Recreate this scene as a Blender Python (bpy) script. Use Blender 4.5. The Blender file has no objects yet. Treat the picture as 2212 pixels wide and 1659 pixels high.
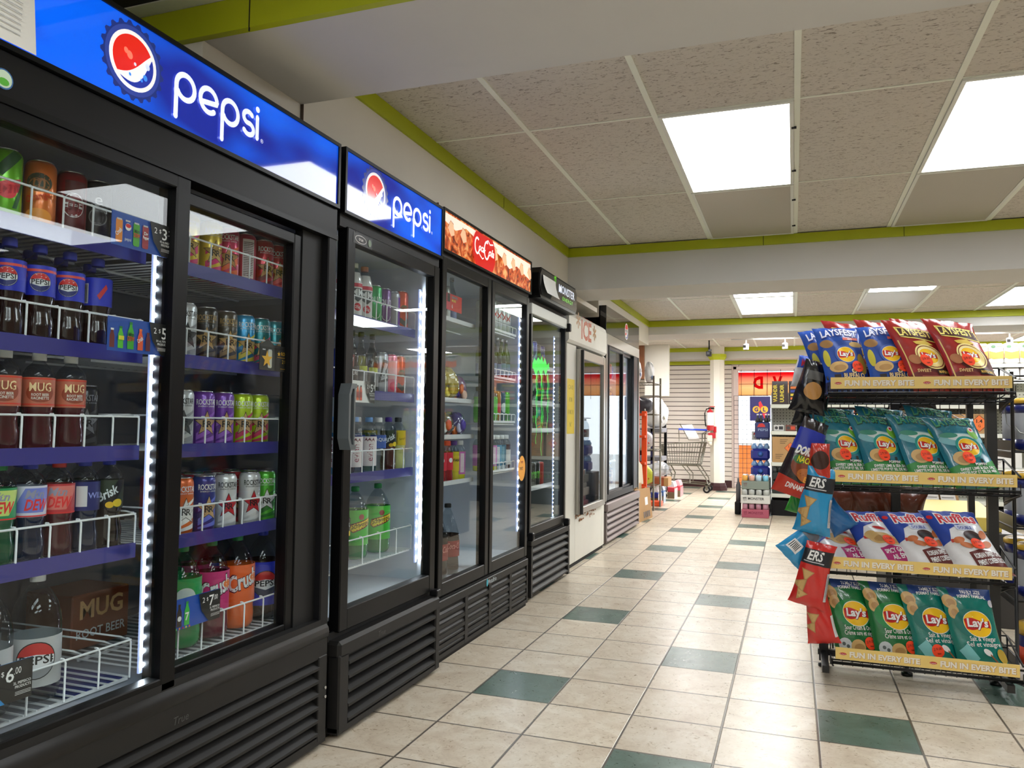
import bpy, math, random
from math import sin, cos, pi, radians, sqrt, floor
from mathutils import Matrix, Vector
from mathutils.geometry import tessellate_polygon
random.seed(7)
SC = bpy.context.scene
COL = SC.collection
# ------------------------------------------------------------------ camera
F_PX, YAW, PIT, ROL, CAM_H = 1687.8, .3457, .0516, .0118, 1.0967
cy, sy, cp, sp, cr, sr = cos(YAW), sin(YAW), cos(PIT), sin(PIT), cos(ROL), sin(ROL)
fw = Vector((-sy * cp, cy * cp, sp)); rt = Vector((cy, sy, 0)); up = rt.cross(fw)
rt2 = rt * cr + up * sr; up2 = up * cr - rt * sr
cam_d = bpy.data.cameras.new('camera'); cam = bpy.data.objects.new('camera', cam_d); COL.objects.link(cam)
cam.matrix_world = Matrix(((rt2.x, up2.x, -fw.x, 0), (rt2.y, up2.y, -fw.y, 0), (rt2.z, up2.z, -fw.z, CAM_H), (0, 0, 0, 1)))
cam_d.sensor_width = 36; cam_d.lens = 36 * F_PX / 2212; cam_d.clip_start = .02; cam_d.clip_end = 200
SC.camera = cam
# ------------------------------------------------------------------ world, exposure
SC.view_settings.view_transform = 'Standard'; SC.view_settings.look = 'None'
SC.view_settings.gamma = 1; SC.view_settings.use_curve_mapping = False
SC.view_settings.exposure = -0.08
SC.cycles.use_denoising = True
SC.cycles.max_bounces = 10; SC.cycles.diffuse_bounces = 4; SC.cycles.glossy_bounces = 3
SC.cycles.transmission_bounces = 4; SC.cycles.transparent_max_bounces = 24
SC.cycles.sample_clamp_indirect = 4; SC.cycles.caustics_reflective = False; SC.cycles.caustics_refractive = False
W = bpy.data.worlds.new('daylight'); SC.world = W; W.use_nodes = True
W.node_tree.nodes['Background'].inputs[0].default_value = (.86, .93, 1, 1)
W.node_tree.nodes['Background'].inputs[1].default_value = 4.5
LIGHT_E, LED_E, SIGN_E = 13.0, 9.0, .8

# ------------------------------------------------------------------ materials
def lin(c): return tuple(((v / 255) / 12.92 if v <= 10 else ((v / 255 + .055) / 1.055) ** 2.4) for v in c)
MATS = {}
def mat(name, c=(200, 200, 200), rough=.5, metal=0, coat=0, emit=0, trans=0, noise=0, nscale=20, bump=0, spec=.5, alpha=1, ecol=None):
    if name in MATS: return MATS[name]
    m = bpy.data.materials.new(name); m.use_nodes = True; nt = m.node_tree; b = nt.nodes['Principled BSDF']
    r, g, bl = lin(c)
    b.inputs['Base Color'].default_value = (r, g, bl, 1); b.inputs['Roughness'].default_value = rough
    b.inputs['Metallic'].default_value = metal; b.inputs['Coat Weight'].default_value = coat; b.inputs['Coat Roughness'].default_value = .06
    b.inputs['Specular IOR Level'].default_value = spec
    b.inputs['Transmission Weight'].default_value = trans; b.inputs['Alpha'].default_value = alpha
    if emit:
        b.inputs['Emission Color'].default_value = (*(lin(ecol) if ecol else (r, g, bl)), 1); b.inputs['Emission Strength'].default_value = emit
    if noise or bump:
        tc = nt.nodes.new('ShaderNodeTexCoord'); n = nt.nodes.new('ShaderNodeTexNoise'); n.inputs['Scale'].default_value = nscale; n.inputs['Detail'].default_value = 5
        nt.links.new(tc.outputs['Object'], n.inputs['Vector'])
        if noise:
            mx = nt.nodes.new('ShaderNodeMix'); mx.data_type = 'RGBA'
            mx.inputs[6].default_value = (r * (1 - noise), g * (1 - noise), bl * (1 - noise), 1); mx.inputs[7].default_value = (min(1, r * (1 + noise)), min(1, g * (1 + noise)), min(1, bl * (1 + noise)), 1)
            nt.links.new(n.outputs['Fac'], mx.inputs[0]); nt.links.new(mx.outputs[2], b.inputs['Base Color'])
        if bump:
            bp = nt.nodes.new('ShaderNodeBump'); bp.inputs['Strength'].default_value = bump; bp.inputs['Distance'].default_value = .01
            nt.links.new(n.outputs['Fac'], bp.inputs['Height']); nt.links.new(bp.outputs[0], b.inputs['Normal'])
    MATS[name] = m; return m
def glass_mat(name, tint=(.93, .96, .96), ior=1.5, rough=.0, haze=0.0):
    if name in MATS: return MATS[name]
    m = bpy.data.materials.new(name); m.use_nodes = True; nt = m.node_tree; nt.nodes.clear()
    out = nt.nodes.new('ShaderNodeOutputMaterial'); mix = nt.nodes.new('ShaderNodeMixShader'); tr = nt.nodes.new('ShaderNodeBsdfTransparent'); gl = nt.nodes.new('ShaderNodeBsdfGlossy'); fr = nt.nodes.new('ShaderNodeFresnel')
    tr.inputs[0].default_value = (*tint, 1); gl.inputs['Roughness'].default_value = rough; fr.inputs[0].default_value = ior
    ge = nt.nodes.new('ShaderNodeNewGeometry'); ma = nt.nodes.new('ShaderNodeMath'); ma.operation = 'MULTIPLY_ADD'      # keep the same reflectance on the rear face of a pane
    ma.inputs[1].default_value = 1 / ior - ior; ma.inputs[2].default_value = ior; nt.links.new(ge.outputs['Backfacing'], ma.inputs[0]); nt.links.new(ma.outputs[0], fr.inputs[0])
    nt.links.new(fr.outputs[0], mix.inputs[0]); nt.links.new(tr.outputs[0], mix.inputs[1]); nt.links.new(gl.outputs[0], mix.inputs[2])
    if haze:
        d = nt.nodes.new('ShaderNodeBsdfDiffuse'); d.inputs[0].default_value = (.8, .85, .9, 1); m2 = nt.nodes.new('ShaderNodeMixShader'); m2.inputs[0].default_value = haze
        nt.links.new(mix.outputs[0], m2.inputs[1]); nt.links.new(d.outputs[0], m2.inputs[2]); nt.links.new(m2.outputs[0], out.inputs[0])
    else: nt.links.new(mix.outputs[0], out.inputs[0])
    MATS[name] = m; return m
def P(c, rough=.45, coat=0):           # printed colour
    return mat('print_%d_%d_%d_%d' % (*c, int(rough * 100)), c, rough, coat=coat)

# ------------------------------------------------------------------ mesh builder
def S(c):                               # backlit printed colour
    return mat('lit_%d_%d_%d' % c, c, .15, coat=.6, emit=.7)

class MB:
    def __init__(s): s.v = []; s.f = []; s.mi = []; s.sm = []; s.ms = []
    def m(s, mt):
        if mt not in s.ms: s.ms.append(mt)
        return s.ms.index(mt)
    def add(s, vs, fs, mt, sm=False):
        o = len(s.v); s.v += [tuple(v) for v in vs]; k = s.m(mt)
        for f in fs: s.f.append(tuple(i + o for i in f)); s.mi.append(k); s.sm.append(sm)
        return s
    def box(s, x0, x1, y0, y1, z0, z1, mt, b=0, R=None):
        x0, x1 = min(x0, x1), max(x0, x1); y0, y1 = min(y0, y1), max(y0, y1); z0, z1 = min(z0, z1), max(z0, z1)
        b = min(b, (x1 - x0) * .45, (y1 - y0) * .45, (z1 - z0) * .45)
        if b <= 0:
            vs = [(x, y, z) for x in (x0, x1) for y in (y0, y1) for z in (z0, z1)]
            fs = [(0, 1, 3, 2), (4, 6, 7, 5), (0, 4, 5, 1), (2, 3, 7, 6), (0, 2, 6, 4), (1, 5, 7, 3)]
        else:
            vs = []
            for i, x in enumerate((x0, x1)):
                for j, y in enumerate((y0, y1)):
                    for k, z in enumerate((z0, z1)):
                        sx, s_y, sz = (1 if i == 0 else -1), (1 if j == 0 else -1), (1 if k == 0 else -1)
                        vs += [(x, y + s_y * b, z + sz * b), (x + sx * b, y, z + sz * b), (x + sx * b, y + s_y * b, z)]
            c = lambda i, j, k, a: (i * 4 + j * 2 + k) * 3 + a
            fs = [(c(0, 0, 0, 0), c(0, 0, 1, 0), c(0, 1, 1, 0), c(0, 1, 0, 0)), (c(1, 0, 0, 0), c(1, 1, 0, 0), c(1, 1, 1, 0), c(1, 0, 1, 0)),
                  (c(0, 0, 0, 1), c(1, 0, 0, 1), c(1, 0, 1, 1), c(0, 0, 1, 1)), (c(0, 1, 0, 1), c(0, 1, 1, 1), c(1, 1, 1, 1), c(1, 1, 0, 1)),
                  (c(0, 0, 0, 2), c(0, 1, 0, 2), c(1, 1, 0, 2), c(1, 0, 0, 2)), (c(0, 0, 1, 2), c(1, 0, 1, 2), c(1, 1, 1, 2), c(0, 1, 1, 2))]
            for i in (0, 1):
                for j in (0, 1):
                    fs.append((c(i, j, 0, 0), c(i, j, 0, 1), c(i, j, 1, 1), c(i, j, 1, 0)))
                    fs.append((c(i, 0, j, 0), c(i, 0, j, 2), c(i, 1, j, 2), c(i, 1, j, 0)))
                    fs.append((c(0, i, j, 1), c(0, i, j, 2), c(1, i, j, 2), c(1, i, j, 1)))
                    for k in (0, 1): fs.append((c(i, j, k, 0), c(i, j, k, 1), c(i, j, k, 2)))
        if R:
            cc = Vector(((x0 + x1) / 2, (y0 + y1) / 2, (z0 + z1) / 2)); vs = [R @ (Vector(v) - cc) + cc for v in vs]
        return s.add(vs, fs, mt)
    def lathe(s, prof, c=(0, 0, 0), n=20, mt=None, mts=None, wob=None, cap=True, axis='z'):
        vs = []; fs = []
        for r, z in prof:
            for i in range(n):
                a = 2 * pi * i / n; rr = r if not wob else r * wob(a, z)
                p = (rr * cos(a), rr * sin(a), z)
                if axis == 'x': p = (p[2], p[0], p[1])
                if axis == 'y': p = (p[0], p[2], p[1])
                vs.append((c[0] + p[0], c[1] + p[1], c[2] + p[2]))
        o = len(s.v); s.v += vs
        for k in range(len(prof) - 1):
            mi = s.m(mts[k] if mts else mt)
            for i in range(n):
                j = (i + 1) % n; s.f.append((o + k * n + i, o + k * n + j, o + (k + 1) * n + j, o + (k + 1) * n + i)); s.mi.append(mi); s.sm.append(True)
        if cap:
            s.f.append(tuple(o + i for i in reversed(range(n)))); s.mi.append(s.m(mts[0] if mts else mt)); s.sm.append(False)
            q = o + (len(prof) - 1) * n
            s.f.append(tuple(q + i for i in range(n))); s.mi.append(s.m(mts[-1] if mts else mt)); s.sm.append(False)
        return s
    def cyl(s, c, r, h, mt, n=16, axis='z'): return s.lathe([(r, 0), (r, h)], c, n, mt, axis=axis)
    def tube(s, pts, r, mt, n=6):
        pts = [Vector(p) for p in pts]; o = len(s.v); k = len(pts)
        for i, p in enumerate(pts):
            d = (pts[min(i + 1, k - 1)] - pts[max(i - 1, 0)]).normalized()
            a = Vector((0, 0, 1)) if abs(d.z) < .9 else Vector((1, 0, 0))
            u = d.cross(a).normalized(); w = d.cross(u)
            for j in range(n):
                t = 2 * pi * j / n; s.v.append(tuple(p + u * (r * cos(t)) + w * (r * sin(t))))
        mi = s.m(mt)
        for i in range(k - 1):
            for j in range(n):
                q = (j + 1) % n; s.f.append((o + i * n + j, o + i * n + q, o + (i + 1) * n + q, o + (i + 1) * n + j)); s.mi.append(mi); s.sm.append(True)
        s.f.append(tuple(o + j for j in range(n))); s.mi.append(mi); s.sm.append(False)
        s.f.append(tuple(o + (k - 1) * n + j for j in reversed(range(n)))); s.mi.append(mi); s.sm.append(False)
        return s
    def prism(s, poly, axis, a0, a1, mt, sm=False):      # poly in the two other axes
        n = len(poly)
        def P3(p, a): return {'x': (a, p[0], p[1]), 'y': (p[0], a, p[1]), 'z': (p[0], p[1], a)}[axis]
        vs = [P3(p, a0) for p in poly] + [P3(p, a1) for p in poly]
        s.add(vs, [tuple(range(n)), tuple(reversed(range(n, 2 * n)))], mt)
        s.add(vs, [(i, (i + 1) % n, n + (i + 1) % n, n + i) for i in range(n)], mt, sm); return s
    def grid(s, fn, nu, nv, mt, sm=True, flip=False):
        vs = [fn(i / nu, j / nv) for j in range(nv + 1) for i in range(nu + 1)]
        fs = []
        for j in range(nv):
            for i in range(nu):
                a = j * (nu + 1) + i; q = (a, a + 1, a + nu + 2, a + nu + 1); fs.append(q[::-1] if flip else q)
        return s.add(vs, fs, mt, sm)
    def build(s, name, parent=None, loc=None, label=None):
        off = Vector((0, 0, 0))
        if loc is not None: off = Vector(loc)
        elif parent is not None:
            q = parent
            while q is not None: off += q.location; q = q.parent
        me = bpy.data.meshes.new(name)
        me.from_pydata([(v[0] - off.x, v[1] - off.y, v[2] - off.z) for v in s.v], [], s.f)
        for m_ in s.ms: me.materials.append(m_)
        me.polygons.foreach_set('material_index', s.mi); me.polygons.foreach_set('use_smooth', s.sm); me.update()
        o = bpy.data.objects.new(name, me); COL.objects.link(o)
        if parent is not None: o.parent = parent
        elif loc is not None: o.location = loc
        if label: o['label'] = label
        return o
def tag(o, label, cat, group=None, kind=None):
    if label: o['label'] = label
    if cat: o['category'] = cat
    if group: o['group'] = group
    if kind: o['kind'] = kind
    return o
def empty(name, loc, label, cat, group=None):
    o = bpy.data.objects.new(name, None); COL.objects.link(o); o.location = loc; o.empty_display_size = .05
    return tag(o, label, cat, group)
def struct(o): o['kind'] = 'structure'; return o
KIDS = {}
def kids(o): return [c for c in bpy.data.objects if c.parent == o]
def snap_kids(o): KIDS[o] = [(c, kids(c)) for c in kids(o)]; return o
def copy_tree(o, loc, rz=0, label=None, group=None, rot=None):
    if o not in KIDS: snap_kids(o)
    r = o.copy(); COL.objects.link(r); r.location = loc; r.rotation_euler = rot if rot else (0, 0, rz)
    if label: r['label'] = label
    if group: r['group'] = group
    for c, gs in KIDS[o]:
        c2 = c.copy(); COL.objects.link(c2); c2.parent = r
        for g in gs: g2 = g.copy(); COL.objects.link(g2); g2.parent = c2
    return r
class Pool:                                # first use moves the original, later uses copy it
    def __init__(s): s.used = set()
    def put(s, o, loc, rz=0, label=None, group=None, rot=None):
        if o in s.used: return copy_tree(o, loc, rz, label, group, rot)
        snap_kids(o); s.used.add(o); o.location = loc; o.rotation_euler = rot if rot else (0, 0, rz)
        if label: o['label'] = label
        if group: o['group'] = group
        return o
POOL = Pool()

# ------------------------------------------------------------------ flat artwork (laid on a surface by a mapping function)
_txt = {}
def text2d(s, bold=0, shear=0, space=1):
    k = (s, bold, shear, space)
    if k not in _txt:
        c = bpy.data.curves.new('lettering', 'FONT'); c.body = s; c.size = 1; c.resolution_u = 2; c.offset = bold; c.shear = shear; c.space_character = space
        c.dimensions = '2D'; c.fill_mode = 'BOTH'
        o = bpy.data.objects.new('lettering', c); me = bpy.data.meshes.new_from_object(o)
        vs = [(v.co.x, v.co.y) for v in me.vertices]; fs = [tuple(p.vertices) for p in me.polygons]
        bpy.data.objects.remove(o); bpy.data.curves.remove(c); bpy.data.meshes.remove(me)
        if not vs: vs = [(0, 0), (1, 0), (0, 1)]; fs = []
        x0 = min(v[0] for v in vs); x1 = max(v[0] for v in vs)
        _txt[k] = (vs, fs, x0, x1)
    return _txt[k]
class Art:
    def __init__(s): s.it = []
    def tri(s, vs, fs, mt): s.it.append((vs, fs, mt)); return s
    def poly(s, pts, mt):
        t = tessellate_polygon([[Vector((p[0], p[1], 0)) for p in pts]]); return s.tri(list(pts), [tuple(f) for f in t], mt)
    def rect(s, x0, y0, x1, y1, mt): return s.tri([(x0, y0), (x1, y0), (x1, y1), (x0, y1)], [(0, 1, 2), (0, 2, 3)], mt)
    def ell(s, cx, cy_, rx, ry, mt, n=24, a=0):
        return s.poly([(cx + rx * cos(t) * cos(a) - ry * sin(t) * sin(a), cy_ + rx * cos(t) * sin(a) + ry * sin(t) * cos(a)) for t in [2 * pi * i / n for i in range(n)]], mt)
    def text(s, str_, x, y, h, mt, bold=0, shear=0, align='c', w=None, rot=0, arc=0, space=1):
        vs, fs, x0, x1 = text2d(str_, bold * .5, shear, space); k = h / .7; kx = k
        if w: kx = w / max(1e-6, x1 - x0)
        ox = {'c': (x0 + x1) / 2, 'l': x0, 'r': x1}[align]
        out = []
        for a, b in vs:
            px, py = (a - ox) * kx, b * k
            if arc: py += arc * (1 - (2 * px / max(1e-6, (x1 - x0) * kx)) ** 2)
            out.append((x + px * cos(rot) - py * sin(rot), y + px * sin(rot) + py * cos(rot)))
        return s.tri(out, fs, mt)
    def stroke(s, pts, w, mt, caps=True):
        vs = []; fs = []; n = len(pts)
        for i, p in enumerate(pts):
            a = pts[max(i - 1, 0)]; b = pts[min(i + 1, n - 1)]; dx, dy = b[0] - a[0], b[1] - a[1]; l = sqrt(dx * dx + dy * dy) or 1
            ww = (w[i] if isinstance(w, (list, tuple)) else w) / 2
            vs += [(p[0] - dy / l * ww, p[1] + dx / l * ww), (p[0] + dy / l * ww, p[1] - dx / l * ww)]
        for i in range(n - 1): fs += [(2 * i, 2 * i + 1, 2 * i + 3), (2 * i, 2 * i + 3, 2 * i + 2)]
        s.tri(vs, fs, mt)
        if caps and not isinstance(w, (list, tuple)):
            s.it[-1] = (vs, fs, mt); q = s.it[-1]
            for p in (pts[0], pts[-1]):
                o = len(vs); vs += [(p[0] + w / 2 * cos(2 * pi * i / 10), p[1] + w / 2 * sin(2 * pi * i / 10)) for i in range(10)]
                fs += [(o, o + i, o + i + 1) for i in range(1, 9)]
        return s
    def put(s, mb, fn, eps=.0004, base=.0006, edge=0, sm=False):
        for k, (vs, fs, mt) in enumerate(s.it):
            V = list(vs); Fs = [];
            for f in fs:
                for i in range(1, len(f) - 1): Fs.append((f[0], f[i], f[i + 1]))
            if edge:
                st = Fs; Fs = []; mid = {}
                while st:
                    t = st.pop(); L = [(V[t[i]][0] - V[t[(i + 1) % 3]][0]) ** 2 + (V[t[i]][1] - V[t[(i + 1) % 3]][1]) ** 2 for i in range(3)]
                    i = L.index(max(L))
                    if L[i] <= edge * edge: Fs.append(t); continue
                    a, b, c = t[i], t[(i + 1) % 3], t[(i + 2) % 3]; ky = (min(a, b), max(a, b))
                    if ky not in mid: mid[ky] = len(V); V.append(((V[a][0] + V[b][0]) / 2, (V[a][1] + V[b][1]) / 2))
                    m_ = mid[ky]; st += [(a, m_, c), (m_, b, c)]
            # consistent winding: counter-clockwise in 2D
            G = []
            for t in Fs:
                a, b, c = V[t[0]], V[t[1]], V[t[2]]
                G.append(t if (b[0] - a[0]) * (c[1] - a[1]) - (b[1] - a[1]) * (c[0] - a[0]) >= 0 else (t[0], t[2], t[1]))
            mb.add([fn(x, y, base + eps * k) for x, y in V], G, mt, sm)
        return mb
def onx(x, y0=0, z0=0): return lambda u, v, e: (x + e, y0 + u, z0 + v)          # faces +X, u to +Y
def ony(y, x0=0, z0=0): return lambda u, v, e: (x0 + u, y - e, z0 + v)          # faces -Y, u to +X
def oncyl(r, cx=0, cy_=0, z0=0, a0=0): return lambda u, v, e: (cx + (r + e) * cos(a0 + u / r), cy_ + (r + e) * sin(a0 + u / r), z0 + v)

WHITE = P((240, 240, 240)); BLACKP = P((12, 12, 14)); REDP = P((215, 25, 30))
# ================================================================== SETTING
T = .33; GX, GY = -3.7672 * T, 8.1148 * T
def floor_mat():
    m = bpy.data.materials.new('floor_tiles'); m.use_nodes = True; nt = m.node_tree; b = nt.nodes['Principled BSDF']; N = nt.nodes.new; L = nt.links.new
    def M(op, a, b_=None, c=None):
        n = N('ShaderNodeMath'); n.operation = op
        for i, v in enumerate((a, b_, c)):
            if v is None: continue
            if isinstance(v, (int, float)): n.inputs[i].default_value = v
            else: L(v, n.inputs[i])
        return n.outputs[0]
    tc = N('ShaderNodeTexCoord'); sx = N('ShaderNodeSeparateXYZ'); L(tc.outputs['Object'], sx.inputs[0])
    c = M('DIVIDE', M('SUBTRACT', sx.outputs[0], GX), T); r = M('DIVIDE', M('SUBTRACT', sx.outputs[1], GY), T)
    ci, ri = M('FLOOR', c), M('FLOOR', r); cf, rf = M('FRACT', c), M('FRACT', r)
    def fm(a, k): return M('FLOORED_MODULO', a, k)
    eq = lambda a, v: M('COMPARE', a, v, .1)
    g = M('ADD', M('MULTIPLY', eq(fm(ci, 4), 0), eq(fm(ri, 4), 1)), M('MULTIPLY', eq(fm(ci, 4), 2), eq(fm(ri, 4), 3)))
    ed = lambda f: M('MINIMUM', f, M('SUBTRACT', 1, f))
    e = M('MINIMUM', ed(cf), ed(rf)); mr = N('ShaderNodeMapRange'); mr.inputs[1].default_value = .008; mr.inputs[2].default_value = .016; L(e, mr.inputs[0]); tile = mr.outputs[0]
    wn = N('ShaderNodeTexWhiteNoise'); wn.noise_dimensions = '2D'; cb = N('ShaderNodeCombineXYZ'); L(ci, cb.inputs[0]); L(ri, cb.inputs[1]); L(cb.outputs[0], wn.inputs['Vector'])
    off = N('ShaderNodeVectorMath'); off.operation = 'MULTIPLY_ADD'; L(wn.outputs['Color'], off.inputs[0]); off.inputs[1].default_value = (9, 9, 9); L(tc.outputs['Object'], off.inputs[2])
    n1 = N('ShaderNodeTexNoise'); n1.inputs['Scale'].default_value = 7; n1.inputs['Detail'].default_value = 8; n1.inputs['Roughness'].default_value = .65; n1.inputs['Distortion'].default_value = 1.2; L(off.outputs[0], n1.inputs['Vector'])
    n2 = N('ShaderNodeTexNoise'); n2.inputs['Scale'].default_value = 38; n2.inputs['Detail'].default_value = 6; n2.inputs['Distortion'].default_value = 2; L(off.outputs[0], n2.inputs['Vector'])
    def ramp(f, cols):
        rp = N('ShaderNodeValToRGB'); L(f, rp.inputs[0]); el = rp.color_ramp.elements
        while len(el) < len(cols): el.new(.5)
        for q, (p, cc) in zip(el, cols): q.position = p; q.color = (*lin(cc), 1)
        return rp.outputs[0]
    cream = ramp(n1.outputs['Fac'], [(.25, (186, 168, 146)), (.5, (206, 193, 172)), (.75, (220, 212, 196))])
    fine = ramp(n2.outputs['Fac'], [(.3, (215, 205, 190)), (.5, (255, 255, 255)), (.8, (255, 255, 255))])
    green = ramp(n1.outputs['Fac'], [(.3, (62, 84, 74)), (.6, (84, 108, 97)), (.8, (112, 132, 122))])
    def mix(f, a, b_, bl='MIX'):
        x = N('ShaderNodeMix'); x.data_type = 'RGBA'; x.blend_type = bl
        (L(f, x.inputs[0]) if not isinstance(f, (int, float)) else setattr(x.inputs[0], 'default_value', f))
        for i, v in ((6, a), (7, b_)):
            if isinstance(v, tuple): x.inputs[i].default_value = v
            else: L(v, x.inputs[i])
        return x.outputs[2]
    col = mix(g, cream, green); col = mix(.55, col, fine, 'MULTIPLY')
    # per tile brightness
    bv = N('ShaderNodeMapRange'); L(wn.outputs['Value'], bv.inputs[0]); bv.inputs[3].default_value = .92; bv.inputs[4].default_value = 1.04
    hs = N('ShaderNodeHueSaturation'); L(bv.outputs[0], hs.inputs['Value']); L(col, hs.inputs['Color'])
    col = mix(tile, (*lin((88, 80, 70)), 1), hs.outputs[0]); L(col, b.inputs['Base Color'])
    rg = N('ShaderNodeMapRange'); L(n2.outputs['Fac'], rg.inputs[0]); rg.inputs[3].default_value = .2; rg.inputs[4].default_value = .42; L(rg.outputs[0], b.inputs['Roughness'])
    bp = N('ShaderNodeBump'); bp.inputs['Strength'].default_value = .35; bp.inputs['Distance'].default_value = .004
    L(M('ADD', tile, M('MULTIPLY', n2.outputs['Fac'], .15)), bp.inputs['Height']); L(bp.outputs[0], b.inputs['Normal'])
    return m
def ceil_mat():
    m = bpy.data.materials.new('ceiling_tile'); m.use_nodes = True; nt = m.node_tree; b = nt.nodes['Principled BSDF']; N = nt.nodes.new; L = nt.links.new
    tc = N('ShaderNodeTexCoord'); mp = N('ShaderNodeMapping'); mp.inputs['Scale'].default_value = (1, 2.6, 1); L(tc.outputs['Object'], mp.inputs[0])
    n1 = N('ShaderNodeTexNoise'); n1.inputs['Scale'].default_value = 34; n1.inputs['Detail'].default_value = 3; n1.inputs['Distortion'].default_value = 1.5; L(mp.outputs[0], n1.inputs[0])
    rp = N('ShaderNodeValToRGB'); L(n1.outputs['Fac'], rp.inputs[0]); rp.color_ramp.elements[0].position = .33; rp.color_ramp.elements[0].color = (*lin((140, 131, 121)), 1); rp.color_ramp.elements[1].position = .43; rp.color_ramp.elements[1].color = (*lin((203, 197, 188)), 1)
    L(rp.outputs[0], b.inputs['Base Color']); b.inputs['Roughness'].default_value = .9
    bp = N('ShaderNodeBump'); bp.inputs['Strength'].default_value = .5; bp.inputs['Distance'].default_value = .004; L(rp.outputs[0], bp.inputs['Height']); L(bp.outputs[0], b.inputs['Normal'])
    return m
M_FLOOR, M_CEIL = floor_mat(), ceil_mat()
M_BEAM = mat('painted_soffit', (204, 203, 200), .7, noise=.04, nscale=3)
M_CREAM = mat('cream_wall', (224, 219, 208), .7, noise=.05, nscale=4)
M_GREEN = mat('lime_paint', (172, 182, 6), .5, noise=.08, nscale=5)
M_BAR = mat('t_bar', (232, 236, 224), .45)
M_WALL = mat('plain_wall', (200, 194, 184), .8, noise=.05, nscale=3)
M_MAROON = mat('maroon_base', (60, 26, 30), .5)
M_FRAME = mat('window_frame', (222, 205, 200), .5)
M_DARK = mat('dark_gap', (20, 18, 17), .8)
M_SLOT = mat('slot_groove', (82, 70, 62), .8)

M_SLAT = mat('slat_wall', (236, 228, 220), .6); M_WALLR = mat('far_side_wall', (128, 120, 110), .8, noise=.2, nscale=2)
XL, XR, YB, YF = -2.75, 4.4, -2.6, 14.7
struct(MB().box(XL - .1, XR + .1, YB - .1, YF + .1, -.1, 0, M_FLOOR).build('floor'))
struct(MB().box(XL - .1, XR + .1, YB - .1, 1.88, 2.38, 2.5, M_CEIL).build('ceiling'))
struct(MB().box(XL - .1, XR + .1, 1.88, 2.39, 2.265, 2.5, M_BEAM).build('ceiling_beam'))
struct(MB().box(XL - .1, XR + .1, 2.39, 5.98, 2.51, 2.6, M_CEIL).build('ceiling'))
struct(MB().box(XL - .1, XR + .1, 5.98, 6.54, 2.17, 2.6, M_BEAM).build('ceiling_beam'))
struct(MB().box(XL - .1, XR + .1, 6.54, 9.69, 2.40, 2.6, M_CEIL).build('ceiling'))
struct(MB().box(XL - .1, XR + .1, 9.69, 10.3, 2.23, 2.6, M_BEAM).build('ceiling_beam'))
struct(MB().box(XL - .1, XR + .1, 10.3, 14.22, 2.50, 2.6, M_CEIL).build('ceiling'))
struct(MB().box(XL - .1, XR + .1, 14.22, YF + .1, 2.30, 2.6, M_BEAM).build('ceiling_beam'))
# walls
struct(MB().box(XL - .1, XL, YB - .1, YF + .1, 0, 2.6, M_WALL).build('wall_left'))
struct(MB().box(XR, XR + .1, YB - .1, YF + .1, 0, 2.6, M_WALLR).build('wall_right'))
struct(MB().box(XL, XR, YB - .1, YB, 0, 2.6, M_WALL).build('wall_back'))
# bulkheads over the coolers
struct(MB().box(-2.2, -1.70, 1.88, 2.385, 2.13, 2.266, M_CREAM).build('wall_bulkhead'))
struct(MB().box(-1.95, -1.69, 2.39, 5.98, 2.15, 2.51, M_CREAM).build('wall_bulkhead'))
struct(MB().box(-1.95, -1.69, 5.98, 6.98, 2.13, 2.171, M_CREAM).build('wall_bulkhead'))
struct(MB().box(-2.1, -1.69, 7.03, 9.69, 2.10, 2.41, M_CREAM).build('wall_bulkhead'))
# front wall with slats, window opening x -.93 .. 3.3, z .02 .. 2.11
w = MB(); w.box(XL, -1.05, YF, YF + .1, 0, 2.3, M_WALL); w.box(-1.05, XR, YF, YF + .1, 2.22, 2.3, M_WALL); w.box(3.42, XR, YF, YF + .1, 0, 2.22, M_WALL)
z = .13; k = 0
while z < 2.2:
    w.box(XL, -1.05, YF - .018, YF, z, z + .072, M_SLAT); w.box(XL, -1.05, YF - .004, YF, z + .072, z + .084, M_SLOT); z += .084
struct(w.build('wall_front'))
struct(MB().box(XL, -1.05, YF - .025, YF, 0, .125, M_MAROON).build('baseboard_front'))
fr = MB()
for x0, x1, z0, z1 in ((-1.05, -.93, 0, 2.22), (3.3, 3.42, 0, 2.22), (-.93, 3.3, 2.11, 2.22), (-.93, 3.3, 0, .04), (.97, 1.03, .04, 2.11)): fr.box(x0, x1, YF - .03, YF + .06, z0, z1, M_FRAME, .008)
fr.box(-1.02, -.96, YF - .045, YF - .03, .0, 2.19, M_FRAME, .005); fr.box(-1.02, 3.39, YF - .045, YF - .03, 2.135, 2.19, M_FRAME, .005)
win = struct(fr.build('window_1'))
struct(MB().box(-.93, 3.3, YF + .02, YF + .026, .04, 2.11, glass_mat('window_glass', (.97, .98, .98))).build('glass_pane', win))
# green trims: (x0,x1,y0,y1,z0,z1)
TR = [(XL, XR, 1.855, 1.88, 2.262, 2.36), (-1.69, -1.678, 2.39, 5.98, 2.435, 2.508), (-1.69, XR, 5.955, 5.98, 2.435, 2.502),
      (-1.69, -1.675, 6.54, 9.69, 2.328, 2.398), (-1.69, XR, 9.665, 9.69, 2.325, 2.395), (XL, XR, 14.2, 14.22, 2.43, 2.50), (XL, XR, YF - .02, YF + .002, 2.235, 2.298)]
for t in TR: struct(MB().box(*t, M_GREEN).build('trim_%d' % (TR.index(t) + 1)))
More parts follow.
